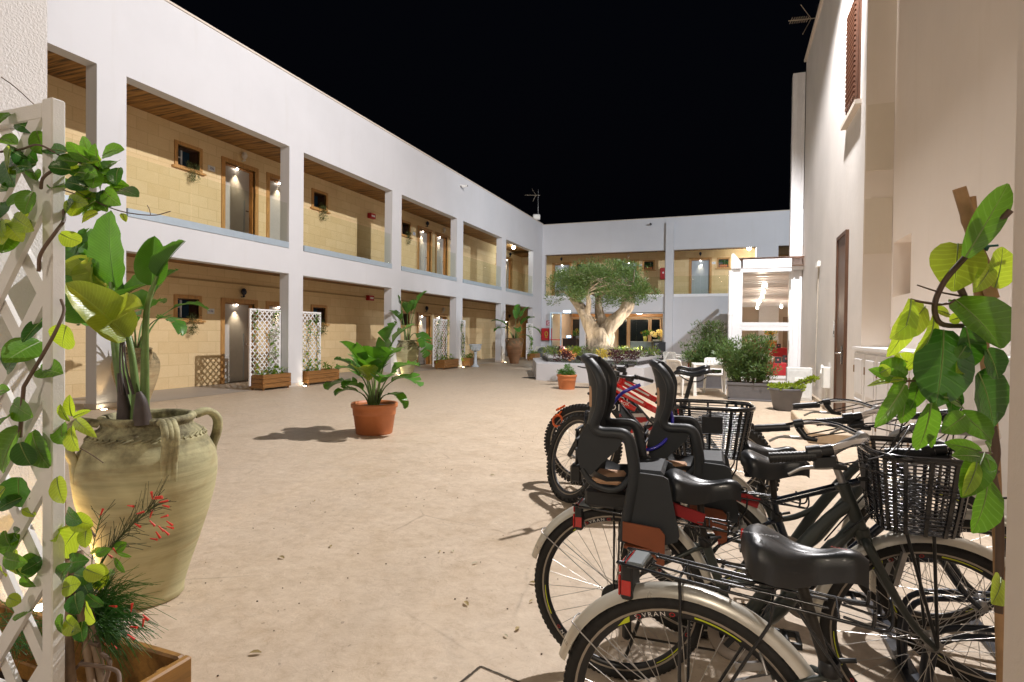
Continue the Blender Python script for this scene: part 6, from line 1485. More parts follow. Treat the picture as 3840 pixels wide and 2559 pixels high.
def sconce(label,p,n,mat):
    t=thing('wall_lamp',label,'wall lamp',p,atan2(n[1],n[0]),'pine cone wall lamps over the room doors'); m=MB(); m.lathe([(.001,-.10),(.035,-.10),(.028,-.075),(.018,-.06),(.05,-.03),(.072,.02),(.066,.06),(.04,.105),(.006,.135)],14,(.09,0,0)); m.build('pine_cone',mat,t)
    m=MB()
    for r in range(4):
        for k in range(9): a=2*pi*(k+.5*(r%2))/9; rr=(.060,.073,.066,.046)[r]; z=(-.015,.02,.06,.095)[r]; e=V((cos(a),sin(a),0)); m.add([V((.09,0,z))+e*rr+V((-sin(a),cos(a),0))*.016,V((.09,0,z))+e*rr-V((-sin(a),cos(a),0))*.016,V((.09,0,z+.03))+e*(rr+.006)],[(0,1,2)])
    m.build('scales',mat,t); m=MB(); m.tube([(0,0,-.1),(.09,0,-.1)],.014,6); m.build('bracket',mat,t)
ww=plain('white_ceramic',(.7,.66,.6),.3)
pos=['first','second','third','fourth','fifth','sixth','seventh','eighth']
for dz,nm in ((0,'ground floor'),(3.61,'upper gallery')):
    for k,u in enumerate(doors):
        if u<8: continue
        i=k-2; white=(dz>0 and i==0) or i==3
        sconce(('white' if white else 'dark blue')+' pine cone lamp over the '+pos[i]+' '+nm+' door of the left wing',(XB,u+.66,dz+2.38),(1,0),ww if white else lampblue)
for i,u in enumerate(fdoors[:3]): sconce('dark blue pine cone lamp over the '+['leftmost','middle','right hand'][i]+' far gallery door',(u+.6,YB,3.5+2.4),(0,-1),lampblue if i!=1 else ww)
def plate(label,p,n,txt):
    t=thing('number_plate',label,'number plate',p,0,'ceramic room number plates'); m=MB(); s=V((-n[1],n[0],0)); nn=V((n[0],n[1],0))
    m.obox((0,0,0),s*.10,nn*.008,(0,0,.065)); m.build('tile',plain('glazed_tile',(.72,.74,.78),.2),t); m=MB()
    if txt: text_mb(m,txt,.085,nn*.011,s,(0,0,1),.001)
    else: m.obox(nn*.010,s*.05,nn*.001,(0,0,.012))
    m.build('numerals',plain('tile_blue',(.03,.05,.25),.3),t)
plate('white tile numbered 206 between the first upper window and door',(XB+.01,10.64,5.43),(1,0),'206')
plate('white tile numbered 106 between the first ground floor window and door',(XB+.01,10.64,1.86),(1,0),'106')
plate('white tile beside the third upper gallery window',(XB+.01,20.42,5.43),(1,0),'')
plate('white tile right of the fourth upper gallery door',(XB+.01,23.75,5.43),(1,0),'')
plate('white tile right of the left far gallery door',(-8.95,YB-.01,5.4),(0,-1),'')
plate('white tile right of the middle far gallery door, above the olive',(-4.92,YB-.01,5.4),(0,-1),'')
plate('white tile between the right far gallery door and window',(-.92,YB-.01,5.4),(0,-1),'')
# urn
t=thing('pedestal_urn','pale blue fluted urn on a slender pedestal beside a planter box','urn',(-9.7,21.15,0)); m=MB(); m.lathe([(.001,0),(.16,0),(.16,.04),(.11,.07),(.075,.12),(.06,.35),(.055,.55),(.075,.60),(.05,.63),(.11,.66)],28); m.build('pedestal',plain('pale_blue_stone',(.50,.56,.62),.6),t); m=MB(); m.lathe([(.05,.63),(.14,.66),(.20,.74),(.225,.84),(.25,.88),(.265,.90),(.255,.93),(.22,.92),(.19,.84),(.001,.80)],28)
for k in range(18): a=2*pi*k/18; m.tube([(.15*cos(a),.15*sin(a),.67),(.205*cos(a),.205*sin(a),.75),(.228*cos(a),.228*sin(a),.84)],.012,5)
m.build('bowl',MATS['pale_blue_stone'],t)
# ground spots at the columns
for k,(x,y,lab,pw) in enumerate(((XF+.10,6.62,'warm ground spot lighting the first column, behind the clay jar',16),(XF+.12,11.55,'lit ground spot at the foot of the second column between planter boxes',11),(XF+.12,15.95,'lit ground spot at the foot of the third column beside the pale jar',13),(XF+.12,20.7,'lit ground spot at the foot of the fourth column',13),(XF+.12,25.3,'lit ground spot at the foot of the fifth column by the brown jar',16),(-9.5,29.0,'lit ground spot in the corner by the air conditioner',8),(-3.2,1.78,'warm ground spot behind the huge foreground jar',60))):
    t=thing('ground_spot',lab,'ground lamp',(x,y,0),0,'recessed ground spots'); m=MB(); m.lathe([(.045,.002),(.065,.006),(.075,.004)],20); m.build('ring',steel,t); m=MB(); m.lathe([(.001,.0045),(.046,.0045)],18); m.build('lens',emit('spot_glow_on_ground',(1,.85,.6),30),t)
    tgt=(XF+.02,y,2.2) if k<5 else ((-9.6,YF,1.5) if k==5 else (-2.95,2.08,.6)); lamp('ground_spot_light','SPOT',(x,y,.04),pw,(1,.88,.72) if 0<k<6 else (1,.62,.25),.03,tgt,46 if k<6 else 80,.6)
# aerials and cameras
def aerial(label,loc,h,rz,els,L):
    t=thing('tv_aerial',label,'aerial',loc,rz); m=MB(); m.tube([(0,0,0),(0,0,h)],.02,8); m.build('mast',steel,t); m=MB(); z=h-.3; m.tube([(-L,0,z),(.1,0,z)],.012,6)
    for k in range(els): x=-L+.06+k*(L-.2)/els; m.tube([(x,-.14,z),(x,.14,z)],.007,5)
    m.tube([(-.12,0,z),(-.35,0,z+.35)],.008,5); m.tube([(-.12,0,z),(-.30,0,z-.35)],.008,5); m.build('yagi',plain('aerial_metal',(.5,.42,.32),.4,.6),t); return t
p=onz(2017,838,7.7); q=at(2017,838,31.5); t=aerial('thin mast with a short yagi aerial on the left wing roof near the corner',(q.x,q.y,7.69),1.65,radians(20),6,.75)
m=MB(); m.rbox(-.28,.12,-.15,.15,.0,.28,.04); m.build('box',white_plastic,t)
q=at(3052,70,13.5); aerial('yagi aerial jutting over the roof edge of the tall house',(q.x+.06,q.y,8.76),q.z-8.76+.3,radians(8),8,.62)
for lab,p,n in (('white security camera near the roof edge of the left wing',(XF,onz(1,1).y if False else 20.5,7.28),(1,0)),('dark security camera near the roof edge of the far wing',(-4.05,YF,7.35),(0,-1))):
    t=thing('security_camera',lab,'camera',p,atan2(n[1],n[0])); m=MB(); m.tube([(0,0,0),(.12,0,-.02)],.02,8); m.build('bracket',white_plastic,t); m=MB(); m.rbox(.08,.32,-.05,.05,-.10,-.02,.015); m.build('housing',white_plastic if n[0] else plain('camera_dark',(.08,.08,.09),.4),t); m=MB(); m.lathe([(.001,.325),(.03,.325),(.034,.315)],12,(0,0,-.06),axis='x'); m.build('lens',black_pl,t)
# flood lamp heads above the house wall
for lab,p,tg in (('flood lamp on the roof edge of the tall house, nearer the passage',FLOOD,(-7.5,11,0)),('flood lamp on the roof edge of the tall house, behind it, above the veranda',FLOOD2,(-4,31,3))):
    t=thing('flood_lamp',lab,'flood lamp',V(p)+V((.0,0,.14))); m=MB(); m.tube([(0,0,.05),(.35,0,.05),(.5,0,-.3)],.02,6); m.build('bracket',black_pl,t); m=MB(); m.rbox(-.12,.12,-.15,.15,0,.06,.01); m.build('lamp_body',black_pl,t)
    if lab.endswith('passage'): m=MB(); m.box(.16,.17,-.95,.06,-1.15,.1); m.box(-.12,.17,-.16,.16,.061,.075); m.build('flood_blocker',black_pl,t)  # unseen plate added to keep the flood off the upper right wall
# services on the house wall
t=thing('emergency_light','white box emergency lamp high on the house wall with a cable below','lamp',(XR,13.9,0)); q=onz(3058,993,2.9)
m=MB(); m.rbox(-.06,-.003,-.17,.17,2.90,3.02,.01); m.build('lamp_box',white_plastic,t); m=MB(); m.tube([(-.015,.0,2.9),(-.015,.25,.3)],.012,6); m.build('cable',plain('beige_cable',(.5,.45,.38),.5),t)
t=thing('electric_cabinet','white electric meter cabinet standing at the foot of the veranda','cabinet',(1.42,13.9,0)); m=MB(); m.rbox(-.25,.25,-.12,.12,0,.72,.012); m.build('cabinet_body',plain('cabinet_white',(.62,.63,.62),.4),t); m=MB(); m.rbox(-.21,.21,-.13,-.12,.05,.66,.006); m.build('cabinet_door',MATS['cabinet_white'],t); m=MB(); m.rbox(-.10,.08,-.145,-.13,.42,.50,.006); m.rbox(-.10,.08,-.14,-.13,.2,.3,.004); m.build('handle_recess',white_plastic,t)
t=thing('junction_box','white junction box with elbow pipe low on the house wall','junction box',(XR,12.3,.62)); m=MB(); m.rbox(-.12,-.003,-.13,.13,-.2,.2,.012); m.build('box_body',white_plastic,t); m=MB(); m.tube([(-.06,.1,.05),(-.09,.35,.05),(-.05,.55,.12),(-.05,.6,.2)],.03,8); m.tube([(-.05,0,-.2),(-.05,0,-.6)],.018,8); m.build('pipe',white_plastic,t)
t=thing('door_intercom','grey intercom panel on the wall beside the brown door','intercom',(XR,11.72,1.55)); m=MB(); m.rbox(-.03,-.003,-.06,.06,-.16,.16,.006); m.build('panel',steel,t); m=MB(); m.box(-.034,-.03,-.03,.03,-.1,-.04); m.build('button',black_pl,t)
# drains, cover, litter
for px,py,sx,sy,lab in ((2168,1453,.30,.16,'small drain grating right of the little terracotta pot'),(1998,1418,.32,.2,'dark drain cover at the left corner of the raised bed')):
    p=onz(px,py); t=thing('drain_grating',lab,'drain',(p.x,p.y,.004),.1,'drain covers in the paving'); m=MB()
    for k in range(9): m.box(-sx+2*sx*k/9+.008,-sx+2*sx*(k+1)/9-.008,-sy,sy,0,.006)
    m.build('bars',plain('drain_iron',(.07,.055,.045),.6,.4),t); m=MB(); m.quad((-sx,-sy,.001),(sx,-sy,.001),(sx,sy,.001),(-sx,sy,.001)); m.build('pit',dark_m,t)
A=onz(1802,2502); B=onz(2000,2559+25); C=onz(1745,2600); e1=(B-A).normalized(); e2=V((-e1.y,e1.x,0)); e2=e2 if (C-A).dot(e2)>0 else -e2
t=thing('inspection_cover','square concrete inspection cover with a dirty joint, at the bottom edge of the view','cover',(A.x,A.y,.004)); m=MB(); w_=.62
rnd=random.Random(1)
for a,b in ((V((0,0,0)),e1*w_),(V((0,0,0)),e2*w_),(e1*w_,e1*w_+e2*w_),(e2*w_,e1*w_+e2*w_)):
    s=(b-a).normalized(); n_=V((-s.y,s.x,0)); k=40; vs=[]
    for i in range(k+1):
        p=a.lerp(b,i/k); vs+=[p+n_*(.0035+.003*rnd.random()),p-n_*(.0035+.003*rnd.random())]
    m.add(vs,[(2*i,2*i+1,2*i+3,2*i+2) for i in range(k)])
m.build('joint',plain('dirty_joint',(.06,.045,.03),.9),t); m=MB(); m.add([e1*.01+e2*.01,e1*(w_-.01)+e2*.01,e1*(w_-.01)+e2*(w_-.01),e1*.01+e2*(w_-.01)],[(0,1,2,3)]); m.xf(Matrix.Translation((0,0,-.001))); m.build('slab',ground_m,t)
lt=MB(); rnd=random.Random(99)
for px,py,L in ((1755,2272,.05),(1985,2258,.03),(1948,2352,.04),(1495,1772,.05),(1855,1783,.05),(1065,2095,.05),(980,2448,.05),(1240,2045,.04),(1700,2070,.03),(1770,2115,.04),(1650,2065,.03),(1890,2380,.03),(2070,1990,.03),(1180,1880,.03),(1985,2185,.05)):
    p=onz(px,py,.006); a=rnd.random()*6; lt.cur=0 if rnd.random()<.5 else 1; lt.leaf(p,(cos(a),sin(a),.15),(0,0,1),L,L*.45,.3,.3,3)
for k in range(160):
    p=V((rnd.uniform(-3.2,-.3),rnd.uniform(1.6,8),.003)); r=rnd.uniform(.002,.006); lt.cur=2; lt.ball(p,r,5,3,(1,1,.6))
lt.build('leaf_litter',[leafmat('dry_leaf',(.3,.24,.12),.1,.7,.4,False),leafmat('pale_leaf',(.42,.40,.32),.1,.6,.3,False),plain('grit',(.12,.09,.065),.9,var=.5)],None,kind='stuff',label='scattered dry leaves and grit on the courtyard paving',cat='litter')
# ------------------------------------------------------------ foreground trellis and plants at left
px_=plain('trellis_paint',(.76,.75,.73),.55,var=.04,bumpk=.35,bscale=220)
bt=thing('planter_box','stained wooden trough with white lattice trellis in the left foreground','planter box',(-2.1,1.06,0),0,'wooden planter boxes with white trellis')
m=MB(); x0,x1,y0,y1=-2.85,-1.53,.80,1.275
for k in range(2):
    za=.04+k*.18; zb=za+.176
    m.rbox(x1-.028,x1,y0,y1,za,zb,.006); m.rbox(x0,x1-.03,y1-.028,y1,za,zb,.006); m.rbox(x0,x1-.03,y0,y0+.028,za,zb,.006); m.rbox(x0,x0+.028,y0+.03,y1-.03,za,zb,.006)
m.rbox(x1-.075,x1-.03,y1-.075,y1-.03,.0,.37,.006); m.rbox(x1-.075,x1-.03,y0+.03,y0+.075,.0,.37,.006)
m.build('box_boards',woodmat('aged_trough_wood',(.30,.15,.035),'y'),bt,True); m=MB(); m.box(x0+.03,x1-.03,y0+.03,y1-.03,.06,.16); m.build('soil',soil,bt,True)
tl=MB(); X1=-1.55; X0=-2.75; Yt=.896; D_=.032
tl.rbox(X1-.038,X1,Yt,Yt+D_,.05,1.962,.003); tl.rbox(X0,X0+.04,Yt,Yt+D_,.05,1.962,.003); tl.rbox(X0+.04,X1-.038,Yt+.001,Yt+D_-.001,1.915,1.955,.003); tl.rbox(X0+.04,X1-.038,Yt+.001,Yt+D_-.001,.42,.46,.003)
a0,a1,b0,b1=X0+.02,X1-.02,.44,1.93
for sg,yo in ((1,Yt+.009),(-1,Yt+.023)):
    c=-3.2
    while c<3.2:
        pts=[]
        for x in (a0,a1):
            z=b0+sg*(x-a0)*1.25+c
            if b0<=z<=b1: pts.append((x,z))
        for z in (b0,b1):
            x=a0+sg*(z-b0-c)/1.25
            if a0<x<a1: pts.append((x,z))
        if len(pts)>=2:
            p=V((pts[0][0],yo,pts[0][1])); q=V((pts[-1][0],yo,pts[-1][1])); d=q-p
            if d.length>.03: tl.obox((p+q)/2,d/2,V((0,.006,0)),V((-d.z,0,d.x)).normalized()*.019)
        c+=.235
to=tl.build('trellis',px_,bt,True)
cloth=MB(); rnd=random.Random(4); nx,ny=10,8; vs=[]
for i in range(nx+1):
    for j in range(ny+1):
        x=-2.0+.44*i/nx; y=.86+.36*j/ny; vs.append((x,y,.18+.07*sin(i*1.1+j*.7)*sin(j*.9)+.05*rnd.random()-.05*abs(i-5)/5))
cloth.add(vs,[(i*(ny+1)+j,(i+1)*(ny+1)+j,(i+1)*(ny+1)+j+1,i*(ny+1)+j+1) for i in range(nx) for j in range(ny)],True)
cloth.build('plastic_liner',plain('dark_blue_liner',(.01,.025,.07),.4,var=.3),None,label='crumpled dark blue plastic liner lying inside the foreground trough',cat='liner')
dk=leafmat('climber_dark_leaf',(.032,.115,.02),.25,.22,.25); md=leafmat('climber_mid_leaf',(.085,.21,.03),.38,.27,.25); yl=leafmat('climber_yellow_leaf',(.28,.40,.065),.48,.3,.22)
vein_m=plain('leaf_midrib',(.22,.30,.09),.4)
def leafpx(mb,vn,b,tip,w,d0,d1,cur,rnd,bend=None,tw=None):
    A=at(b[0],b[1],d0); B=at(tip[0],tip[1],d1); dv=B-A; L=dv.length
    bd=rnd.uniform(.2,.7) if bend is None else bend
    up=-FW+RT*rnd.uniform(-.45,.45)+UP*rnd.uniform(-.1,.6); dn=dv.normalized(); side=dn.cross(up).normalized(); u=side.cross(dn).normalized(); q=Quaternion(side,bd*.5)
    mb.cur=cur; W=w/FPX*(d0+d1)/2*1.32
    s0=len(mb.v); mb.leaf(A,q@dn,q@u,L*(1+bd*bd/24),W,bd,rnd.uniform(.06,.2),8,twist=(rnd.uniform(-.25,.25) if tw is None else tw),wave=.04)
    mid=[V(mb.v[s0+5*i+2]) for i in range(9)]; nrm=(q@u); mb.cur=3; mb.tube([p+nrm*.0006 for p in mid],[.0016*(1-i/9.5) for i in range(9)],4)
    return A
def stempx(mb,pts,r0,r1,k=6):
    P=bez([at(*p) for p in pts],k); n=len(P); mb.tube(P,[r0+(r1-r0)*i/(n-1) for i in range(n)],7)
cl=thing('climbing_plant','large leaved climber winding through the white trellis in the left foreground','plant',(-1.75,1.0,.17),0,'climbers on the white trellises')
lf=MB(); vn=MB(); st=MB(); rnd=random.Random(41)
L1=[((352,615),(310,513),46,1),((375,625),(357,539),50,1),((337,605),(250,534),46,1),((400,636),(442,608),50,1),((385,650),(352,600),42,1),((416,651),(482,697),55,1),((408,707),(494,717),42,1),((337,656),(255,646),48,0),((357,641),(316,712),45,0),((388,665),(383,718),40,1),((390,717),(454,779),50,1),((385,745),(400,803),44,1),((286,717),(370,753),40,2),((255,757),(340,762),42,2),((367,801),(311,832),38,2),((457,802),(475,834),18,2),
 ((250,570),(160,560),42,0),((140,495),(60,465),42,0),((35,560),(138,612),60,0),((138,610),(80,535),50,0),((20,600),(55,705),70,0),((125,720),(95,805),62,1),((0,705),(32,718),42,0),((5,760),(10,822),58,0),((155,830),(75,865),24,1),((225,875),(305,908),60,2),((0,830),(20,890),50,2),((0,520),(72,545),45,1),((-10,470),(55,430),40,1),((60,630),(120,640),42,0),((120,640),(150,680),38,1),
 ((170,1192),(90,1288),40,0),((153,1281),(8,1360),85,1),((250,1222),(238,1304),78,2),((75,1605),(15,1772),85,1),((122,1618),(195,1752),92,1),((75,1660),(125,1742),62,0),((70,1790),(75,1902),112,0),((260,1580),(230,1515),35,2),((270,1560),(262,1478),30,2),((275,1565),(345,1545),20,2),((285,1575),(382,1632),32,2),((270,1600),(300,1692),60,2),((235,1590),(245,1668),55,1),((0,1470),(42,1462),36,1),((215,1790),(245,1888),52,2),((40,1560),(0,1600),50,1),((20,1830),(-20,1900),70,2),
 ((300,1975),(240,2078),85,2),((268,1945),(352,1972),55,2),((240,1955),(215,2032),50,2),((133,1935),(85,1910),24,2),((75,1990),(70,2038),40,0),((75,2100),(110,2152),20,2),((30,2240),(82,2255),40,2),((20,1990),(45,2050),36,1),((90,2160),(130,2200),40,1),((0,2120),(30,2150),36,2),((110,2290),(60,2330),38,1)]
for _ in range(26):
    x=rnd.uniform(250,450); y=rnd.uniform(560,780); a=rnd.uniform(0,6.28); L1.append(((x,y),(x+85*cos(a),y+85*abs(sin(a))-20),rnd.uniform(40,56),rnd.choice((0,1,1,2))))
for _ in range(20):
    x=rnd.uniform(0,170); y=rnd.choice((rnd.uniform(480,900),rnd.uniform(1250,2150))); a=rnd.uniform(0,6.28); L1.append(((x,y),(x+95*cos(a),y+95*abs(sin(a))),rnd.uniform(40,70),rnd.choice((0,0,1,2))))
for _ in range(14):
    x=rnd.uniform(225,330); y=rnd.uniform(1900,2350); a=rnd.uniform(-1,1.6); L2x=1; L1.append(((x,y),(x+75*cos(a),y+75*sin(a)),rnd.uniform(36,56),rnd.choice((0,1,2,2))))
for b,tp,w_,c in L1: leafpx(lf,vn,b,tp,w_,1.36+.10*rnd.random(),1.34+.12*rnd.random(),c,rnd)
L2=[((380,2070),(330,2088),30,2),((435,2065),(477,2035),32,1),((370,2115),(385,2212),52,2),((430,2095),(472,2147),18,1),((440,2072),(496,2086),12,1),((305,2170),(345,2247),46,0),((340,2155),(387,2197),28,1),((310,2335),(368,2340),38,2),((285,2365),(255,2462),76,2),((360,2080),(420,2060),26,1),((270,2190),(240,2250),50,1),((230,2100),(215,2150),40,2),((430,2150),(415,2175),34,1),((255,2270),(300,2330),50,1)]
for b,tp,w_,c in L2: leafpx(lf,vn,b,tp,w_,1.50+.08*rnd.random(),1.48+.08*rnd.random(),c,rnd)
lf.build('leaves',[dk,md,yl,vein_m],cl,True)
stempx(st,[(89,1452,1.38),(178,1301,1.36),(219,1222,1.36),(240,1166,1.38),(229,1125,1.40)],.0045,.0035); stempx(st,[(75,1640,1.40),(82,1540,1.39),(89,1452,1.38)],.005,.0045)
stempx(st,[(145,1018,1.38),(153,952,1.37),(209,870,1.37),(240,824,1.4),(236,770,1.42)],.0045,.004); stempx(st,[(153,707,1.38),(163,666,1.36),(219,628,1.36),(270,605,1.38),(357,628,1.4),(385,660,1.4)],.004,.003)
stempx(st,[(237,713,1.38),(330,745,1.38),(450,792,1.36),(570,808,1.34),(640,793,1.33)],.0016,.0011); stempx(st,[(0,570,1.42),(80,560,1.40),(150,545,1.37),(250,600,1.37)],.003,.002); stempx(st,[(5,290,1.45),(60,330,1.45),(130,395,1.44)],.0014,.0012)
stempx(st,[(565,808,1.34),(560,785,1.34),(552,770,1.34)],.001,.0008)
for b,tp,w_,c in (((563,800),(548,772),14,2),((575,806),(582,820),12,2),((620,800),(642,788),12,2),((612,800),(605,780),8,2)): 
    pass
stempx(st,[(220,1930,1.45),(290,1965,1.48),(345,2000,1.5),(358,2013,1.5)],.0035,.003); stempx(st,[(290,2140,1.5),(300,2190,1.5),(265,2240,1.52),(240,2290,1.52)],.006,.005)
stempx(st,[(300,2400,1.5),(340,2410,1.48),(370,2420,1.47)],.006,.006); stempx(st,[(345,2370,1.5),(342,2440,1.5),(300,2490,1.48),(260,2530,1.46)],.004,.004); stempx(st,[(380,2450,1.46),(410,2480,1.45),(405,2530,1.44),(390,2570,1.43)],.0055,.005); stempx(st,[(300,2490,1.44),(380,2500,1.43),(440,2520,1.42),(450,2570,1.4)],.005,.005)
st.build('stems',plain('vine_stem_brown',(.13,.085,.06),.6,var=.3),cl,True)
m=MB(); lf2=MB(); vn2=MB()
bm=thing('bamboo_stakes','bundle of grey brown bamboo stakes standing in the foreground trough','stakes',(-1.75,1.0,.17))
for pts in ([(228,1880,1.52),(250,2250,1.50),(270,2600,1.45)],[(265,2075,1.53),(320,2380,1.49),(352,2600,1.44)],[(292,2070,1.55),(345,2350,1.5),(392,2600,1.45)]):
    P=bez([at(*p) for p in pts],8); R_=[.0105+.002*(1 if i%5==0 else 0) for i in range(len(P))]; b=MB(); b.tube(P,R_,9); b.build('stake',plain('weathered_bamboo',(.24,.16,.10),.6,var=.3,scale=14),bm,True)
# firecracker plant
fc=thing('firecracker_plant','fine stemmed plant with scarlet tube flowers and grassy tuft in the foreground trough','plant',(-1.7,1.05,.17)); rnd=random.Random(17)
g=MB(); fl=MB(); bs=MB()
main=bez([at(310,2240,1.55),at(400,2080,1.58),at(480,1985,1.6),at(575,1900,1.6)],8); g.tube(main,[.0035-.0022*i/len(main) for i in range(len(main))],5)
tips=[]
for i in range(8,len(main)):
    for _ in range(3):
        p=main[i]; e=p+RT*rnd.uniform(-.01,.09)+UP*rnd.uniform(-.03,.07)+FW*rnd.uniform(-.03,.03); bs.tube([p,p.lerp(e,.5)+UP*.006,e],.0009,4); tips.append(e)
b2=bez([at(340,2200,1.55),at(350,2050,1.56),at(378,1935,1.56)],6); g.tube(b2,.0014,5)
for i in range(4,len(b2)):
    for sg in (-1,1): p=b2[i]; e=p+RT*sg*rnd.uniform(.01,.05)+UP*rnd.uniform(.02,.06); bs.tube([p,e],.0008,4)
for i in range(6,len(main),2):
    for _ in range(4): p=main[i]; e=p+RT*rnd.uniform(.0,.05)+UP*rnd.uniform(.03,.10); bs.tube([p,e],.0007,4)
for px,py,a in ((570,1860,1.5),(592,1864,.1),(612,1882,.1),(620,1898,-.15),(525,1924,.3),(488,1898,0),(566,1930,1.3),(515,1970,-.3),(570,1962,-.9),(603,1982,-.8),(622,1996,-.7),(635,1962,-.5),(575,2022,-.1),(592,2005,-1.2),(380,1925,1.4),(408,2082,-.8),(430,2063,-.6),(636,1978,-.15),(615,1938,.3),(592,1870,.1),(366,2245,-1.2),(422,2274,0),(493,2281,1.5),(545,2315,-.7),(537,2338,1.4),(500,2352,0),(395,2415,-.9),(425,2422,-1),(490,2388,-.9),(265,2132,.3),(290,2105,.4)):
    p=at(px,py,1.585 if py<2100 else 1.5); d=RT*cos(a)+UP*sin(a)+FW*rnd.uniform(-.4,.4); fl.tube([p-d*.010,p+d*.006,p+d*.012],[.0015,.0028,.0036],6)
for k in range(420):
    p=at(rnd.uniform(250,400),rnd.uniform(2250,2330),rnd.uniform(1.5,1.62)); a=rnd.uniform(-.75,1.25); Lg=rnd.uniform(.06,.17); d=RT*cos(a)+UP*sin(a)+FW*rnd.uniform(-.5,.5); e=p+d*Lg-UP*Lg*rnd.uniform(.0,.45); g.tube([p,p+d*Lg*.55+UP*.005,e],[.0011,.001,.0005],3,caps=False)
for k in range(170):
    p=at(rnd.uniform(330,420),rnd.uniform(2320,2380),rnd.uniform(1.47,1.56)); d=RT*rnd.uniform(-.3,.9)+UP*rnd.uniform(-.9,.1)+FW*rnd.uniform(-.4,.4); Lg=rnd.uniform(.05,.13); g.tube([p,p+d*Lg*.6,p+d*Lg-UP*.02],[.0011,.001,.0005],3,caps=False)
for k in range(160):
    p=at(rnd.uniform(10,150),rnd.uniform(2300,2480),rnd.uniform(1.5,1.7)); d=RT*rnd.uniform(-1,1)+UP*rnd.uniform(-.2,1); Lg=rnd.uniform(.05,.13); g.tube([p,p+d*Lg*.6,p+d*Lg-UP*.03],[.0011,.001,.0005],3,caps=False)
g.build('blades',leafmat('grassy_green',(.04,.14,.02),.3,.4,.3,False),fc,True); bs.build('twigs',plain('fine_twig',(.07,.085,.03),.6,var=.4),fc,True); fl.build('flowers',plain('scarlet_flower',(.75,.05,.03),.5),fc,True)
m=MB(); m.tube(bez([at(300,1680,1.35),at(350,1710,1.36),at(388,1737,1.37)],4),.0012,4); m.build('twigs',twig_m,fc,True)

# ------------------------------------------------------------ climber at the right edge
cr_=thing('climbing_plant','large leaved climber with backlit yellow green leaves at the right edge, above the bicycles','plant',(.45,1.25,0)); lf=MB(); vn=MB(); st=MB(); rnd=random.Random(57)
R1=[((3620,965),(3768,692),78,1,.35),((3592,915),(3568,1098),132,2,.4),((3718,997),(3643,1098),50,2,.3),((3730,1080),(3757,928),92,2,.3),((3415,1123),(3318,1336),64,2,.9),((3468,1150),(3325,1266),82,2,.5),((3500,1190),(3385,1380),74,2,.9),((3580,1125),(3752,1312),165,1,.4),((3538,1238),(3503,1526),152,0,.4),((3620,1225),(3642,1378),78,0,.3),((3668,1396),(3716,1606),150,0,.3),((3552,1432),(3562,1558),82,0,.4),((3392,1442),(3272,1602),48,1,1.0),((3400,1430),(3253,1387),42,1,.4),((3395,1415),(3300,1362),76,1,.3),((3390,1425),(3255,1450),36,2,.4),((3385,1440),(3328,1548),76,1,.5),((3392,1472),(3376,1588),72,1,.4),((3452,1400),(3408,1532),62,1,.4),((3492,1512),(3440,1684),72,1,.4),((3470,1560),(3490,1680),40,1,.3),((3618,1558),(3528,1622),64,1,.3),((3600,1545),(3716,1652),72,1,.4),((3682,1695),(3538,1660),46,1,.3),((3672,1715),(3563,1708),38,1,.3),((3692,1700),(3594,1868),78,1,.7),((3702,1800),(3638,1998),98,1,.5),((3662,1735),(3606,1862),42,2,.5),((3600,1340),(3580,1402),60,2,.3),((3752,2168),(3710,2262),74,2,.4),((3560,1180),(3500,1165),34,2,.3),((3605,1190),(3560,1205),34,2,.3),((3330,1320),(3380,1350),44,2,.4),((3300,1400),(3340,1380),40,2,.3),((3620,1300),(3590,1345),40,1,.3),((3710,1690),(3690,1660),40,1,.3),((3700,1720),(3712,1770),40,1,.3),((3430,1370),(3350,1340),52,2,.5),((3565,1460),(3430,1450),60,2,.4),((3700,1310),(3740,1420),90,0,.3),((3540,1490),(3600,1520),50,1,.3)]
for b,tp,w_,c,bd in R1: leafpx(lf,vn,b,tp,w_,.98+.10*rnd.random(),.96+.10*rnd.random(),c,rnd,bd,rnd.uniform(-.12,.12))
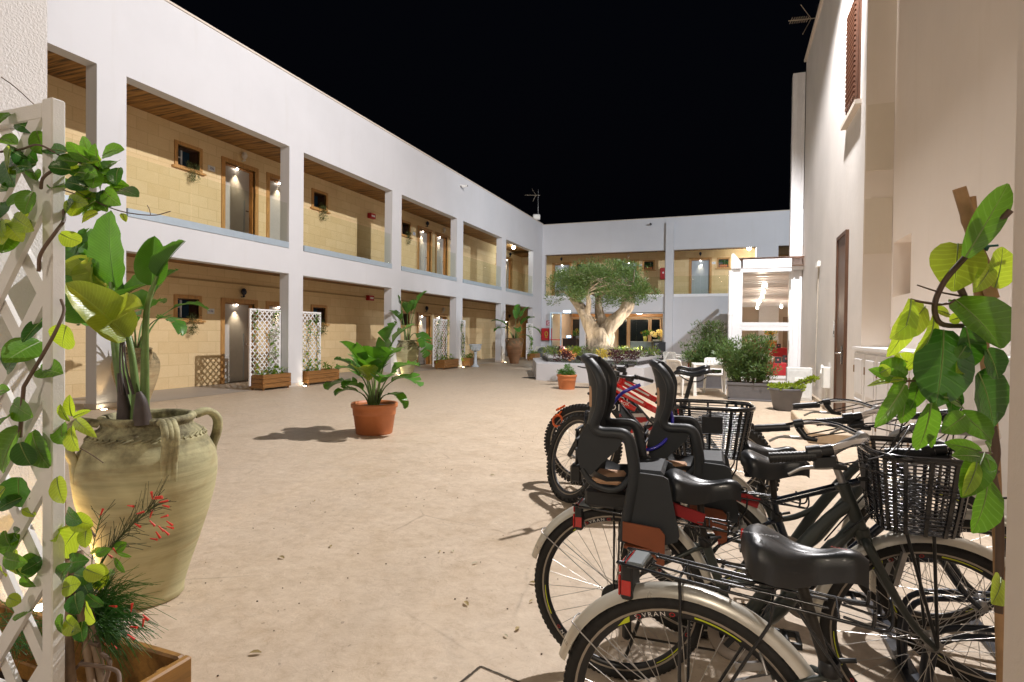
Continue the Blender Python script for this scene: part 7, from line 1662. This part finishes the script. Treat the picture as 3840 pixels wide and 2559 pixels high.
lf.build('leaves',[dk,md,yl,vein_m],cr_,True)
stempx(st,[(3790,790,.98),(3700,880,1.0),(3620,965,1.02),(3540,1060,1.02),(3505,1150,1.02),(3530,1215,1.02),(3620,1225,1.02),(3680,1250,1.05)],.0055,.0045); stempx(st,[(3440,1070,1.0),(3520,1095,1.02),(3610,1112,1.04)],.0012,.002)
stempx(st,[(3590,1060,1.04),(3612,1105,1.04),(3650,1180,1.05)],.007,.005); stempx(st,[(3500,1140,1.02),(3450,1132,1.0),(3415,1123,1.0)],.0025,.002); stempx(st,[(3505,1145,1.02),(3560,1138,1.0),(3580,1125,1.0)],.0025,.002)
stempx(st,[(3720,1600,1.08),(3735,1700,1.08),(3722,1780,1.08),(3742,1880,1.08),(3750,2000,1.08),(3745,2300,1.06)],.008,.007); stempx(st,[(3620,1370,1.05),(3560,1365,1.04),(3490,1420,1.02),(3400,1430,1.0)],.003,.002); stempx(st,[(3720,1700,1.06),(3690,1698,1.03),(3660,1700,1.02)],.002,.0016); stempx(st,[(3745,1770,1.06),(3710,1795,1.04)],.0025,.002)
st.build('stems',plain('vine_stem_dark',(.085,.05,.03),.55,var=.3),cr_,True)
bs=thing('bamboo_stake','thick tan bamboo stake with a teal tie beside the right hand climber','stake',at(3720,2200,1.08)); m=MB(); P=bez([at(3597,706,1.08),at(3655,900,1.08),at(3722,1120,1.08)],8); m.tube(P,[.0115+(.0015 if i in (5,11) else 0) for i in range(len(P))],10); P=bez([at(3640,740,1.10),at(3690,1300,1.10),at(3730,1700,1.10),at(3760,2600,1.1)],8); m.tube(P,.009,9); m.build('cane',cane_m,bs,True)
m=MB(); c=at(3652,925,1.07); m.tube([c+RT*.02*cos(t)+UP*(.006*sin(t*2)+.004*sin(t*5))+FW*.02*sin(t) for t in [i*.35 for i in range(40)]],.0025,5); m.tube([c,c-RT*.02-UP*.02,c-RT*.012-UP*.035],.002,5); m.tube([c+RT*.02,c+RT*.045+UP*.002],.0025,5); m.build('tie',plain('teal_twine',(.01,.10,.09),.7),bs,True)
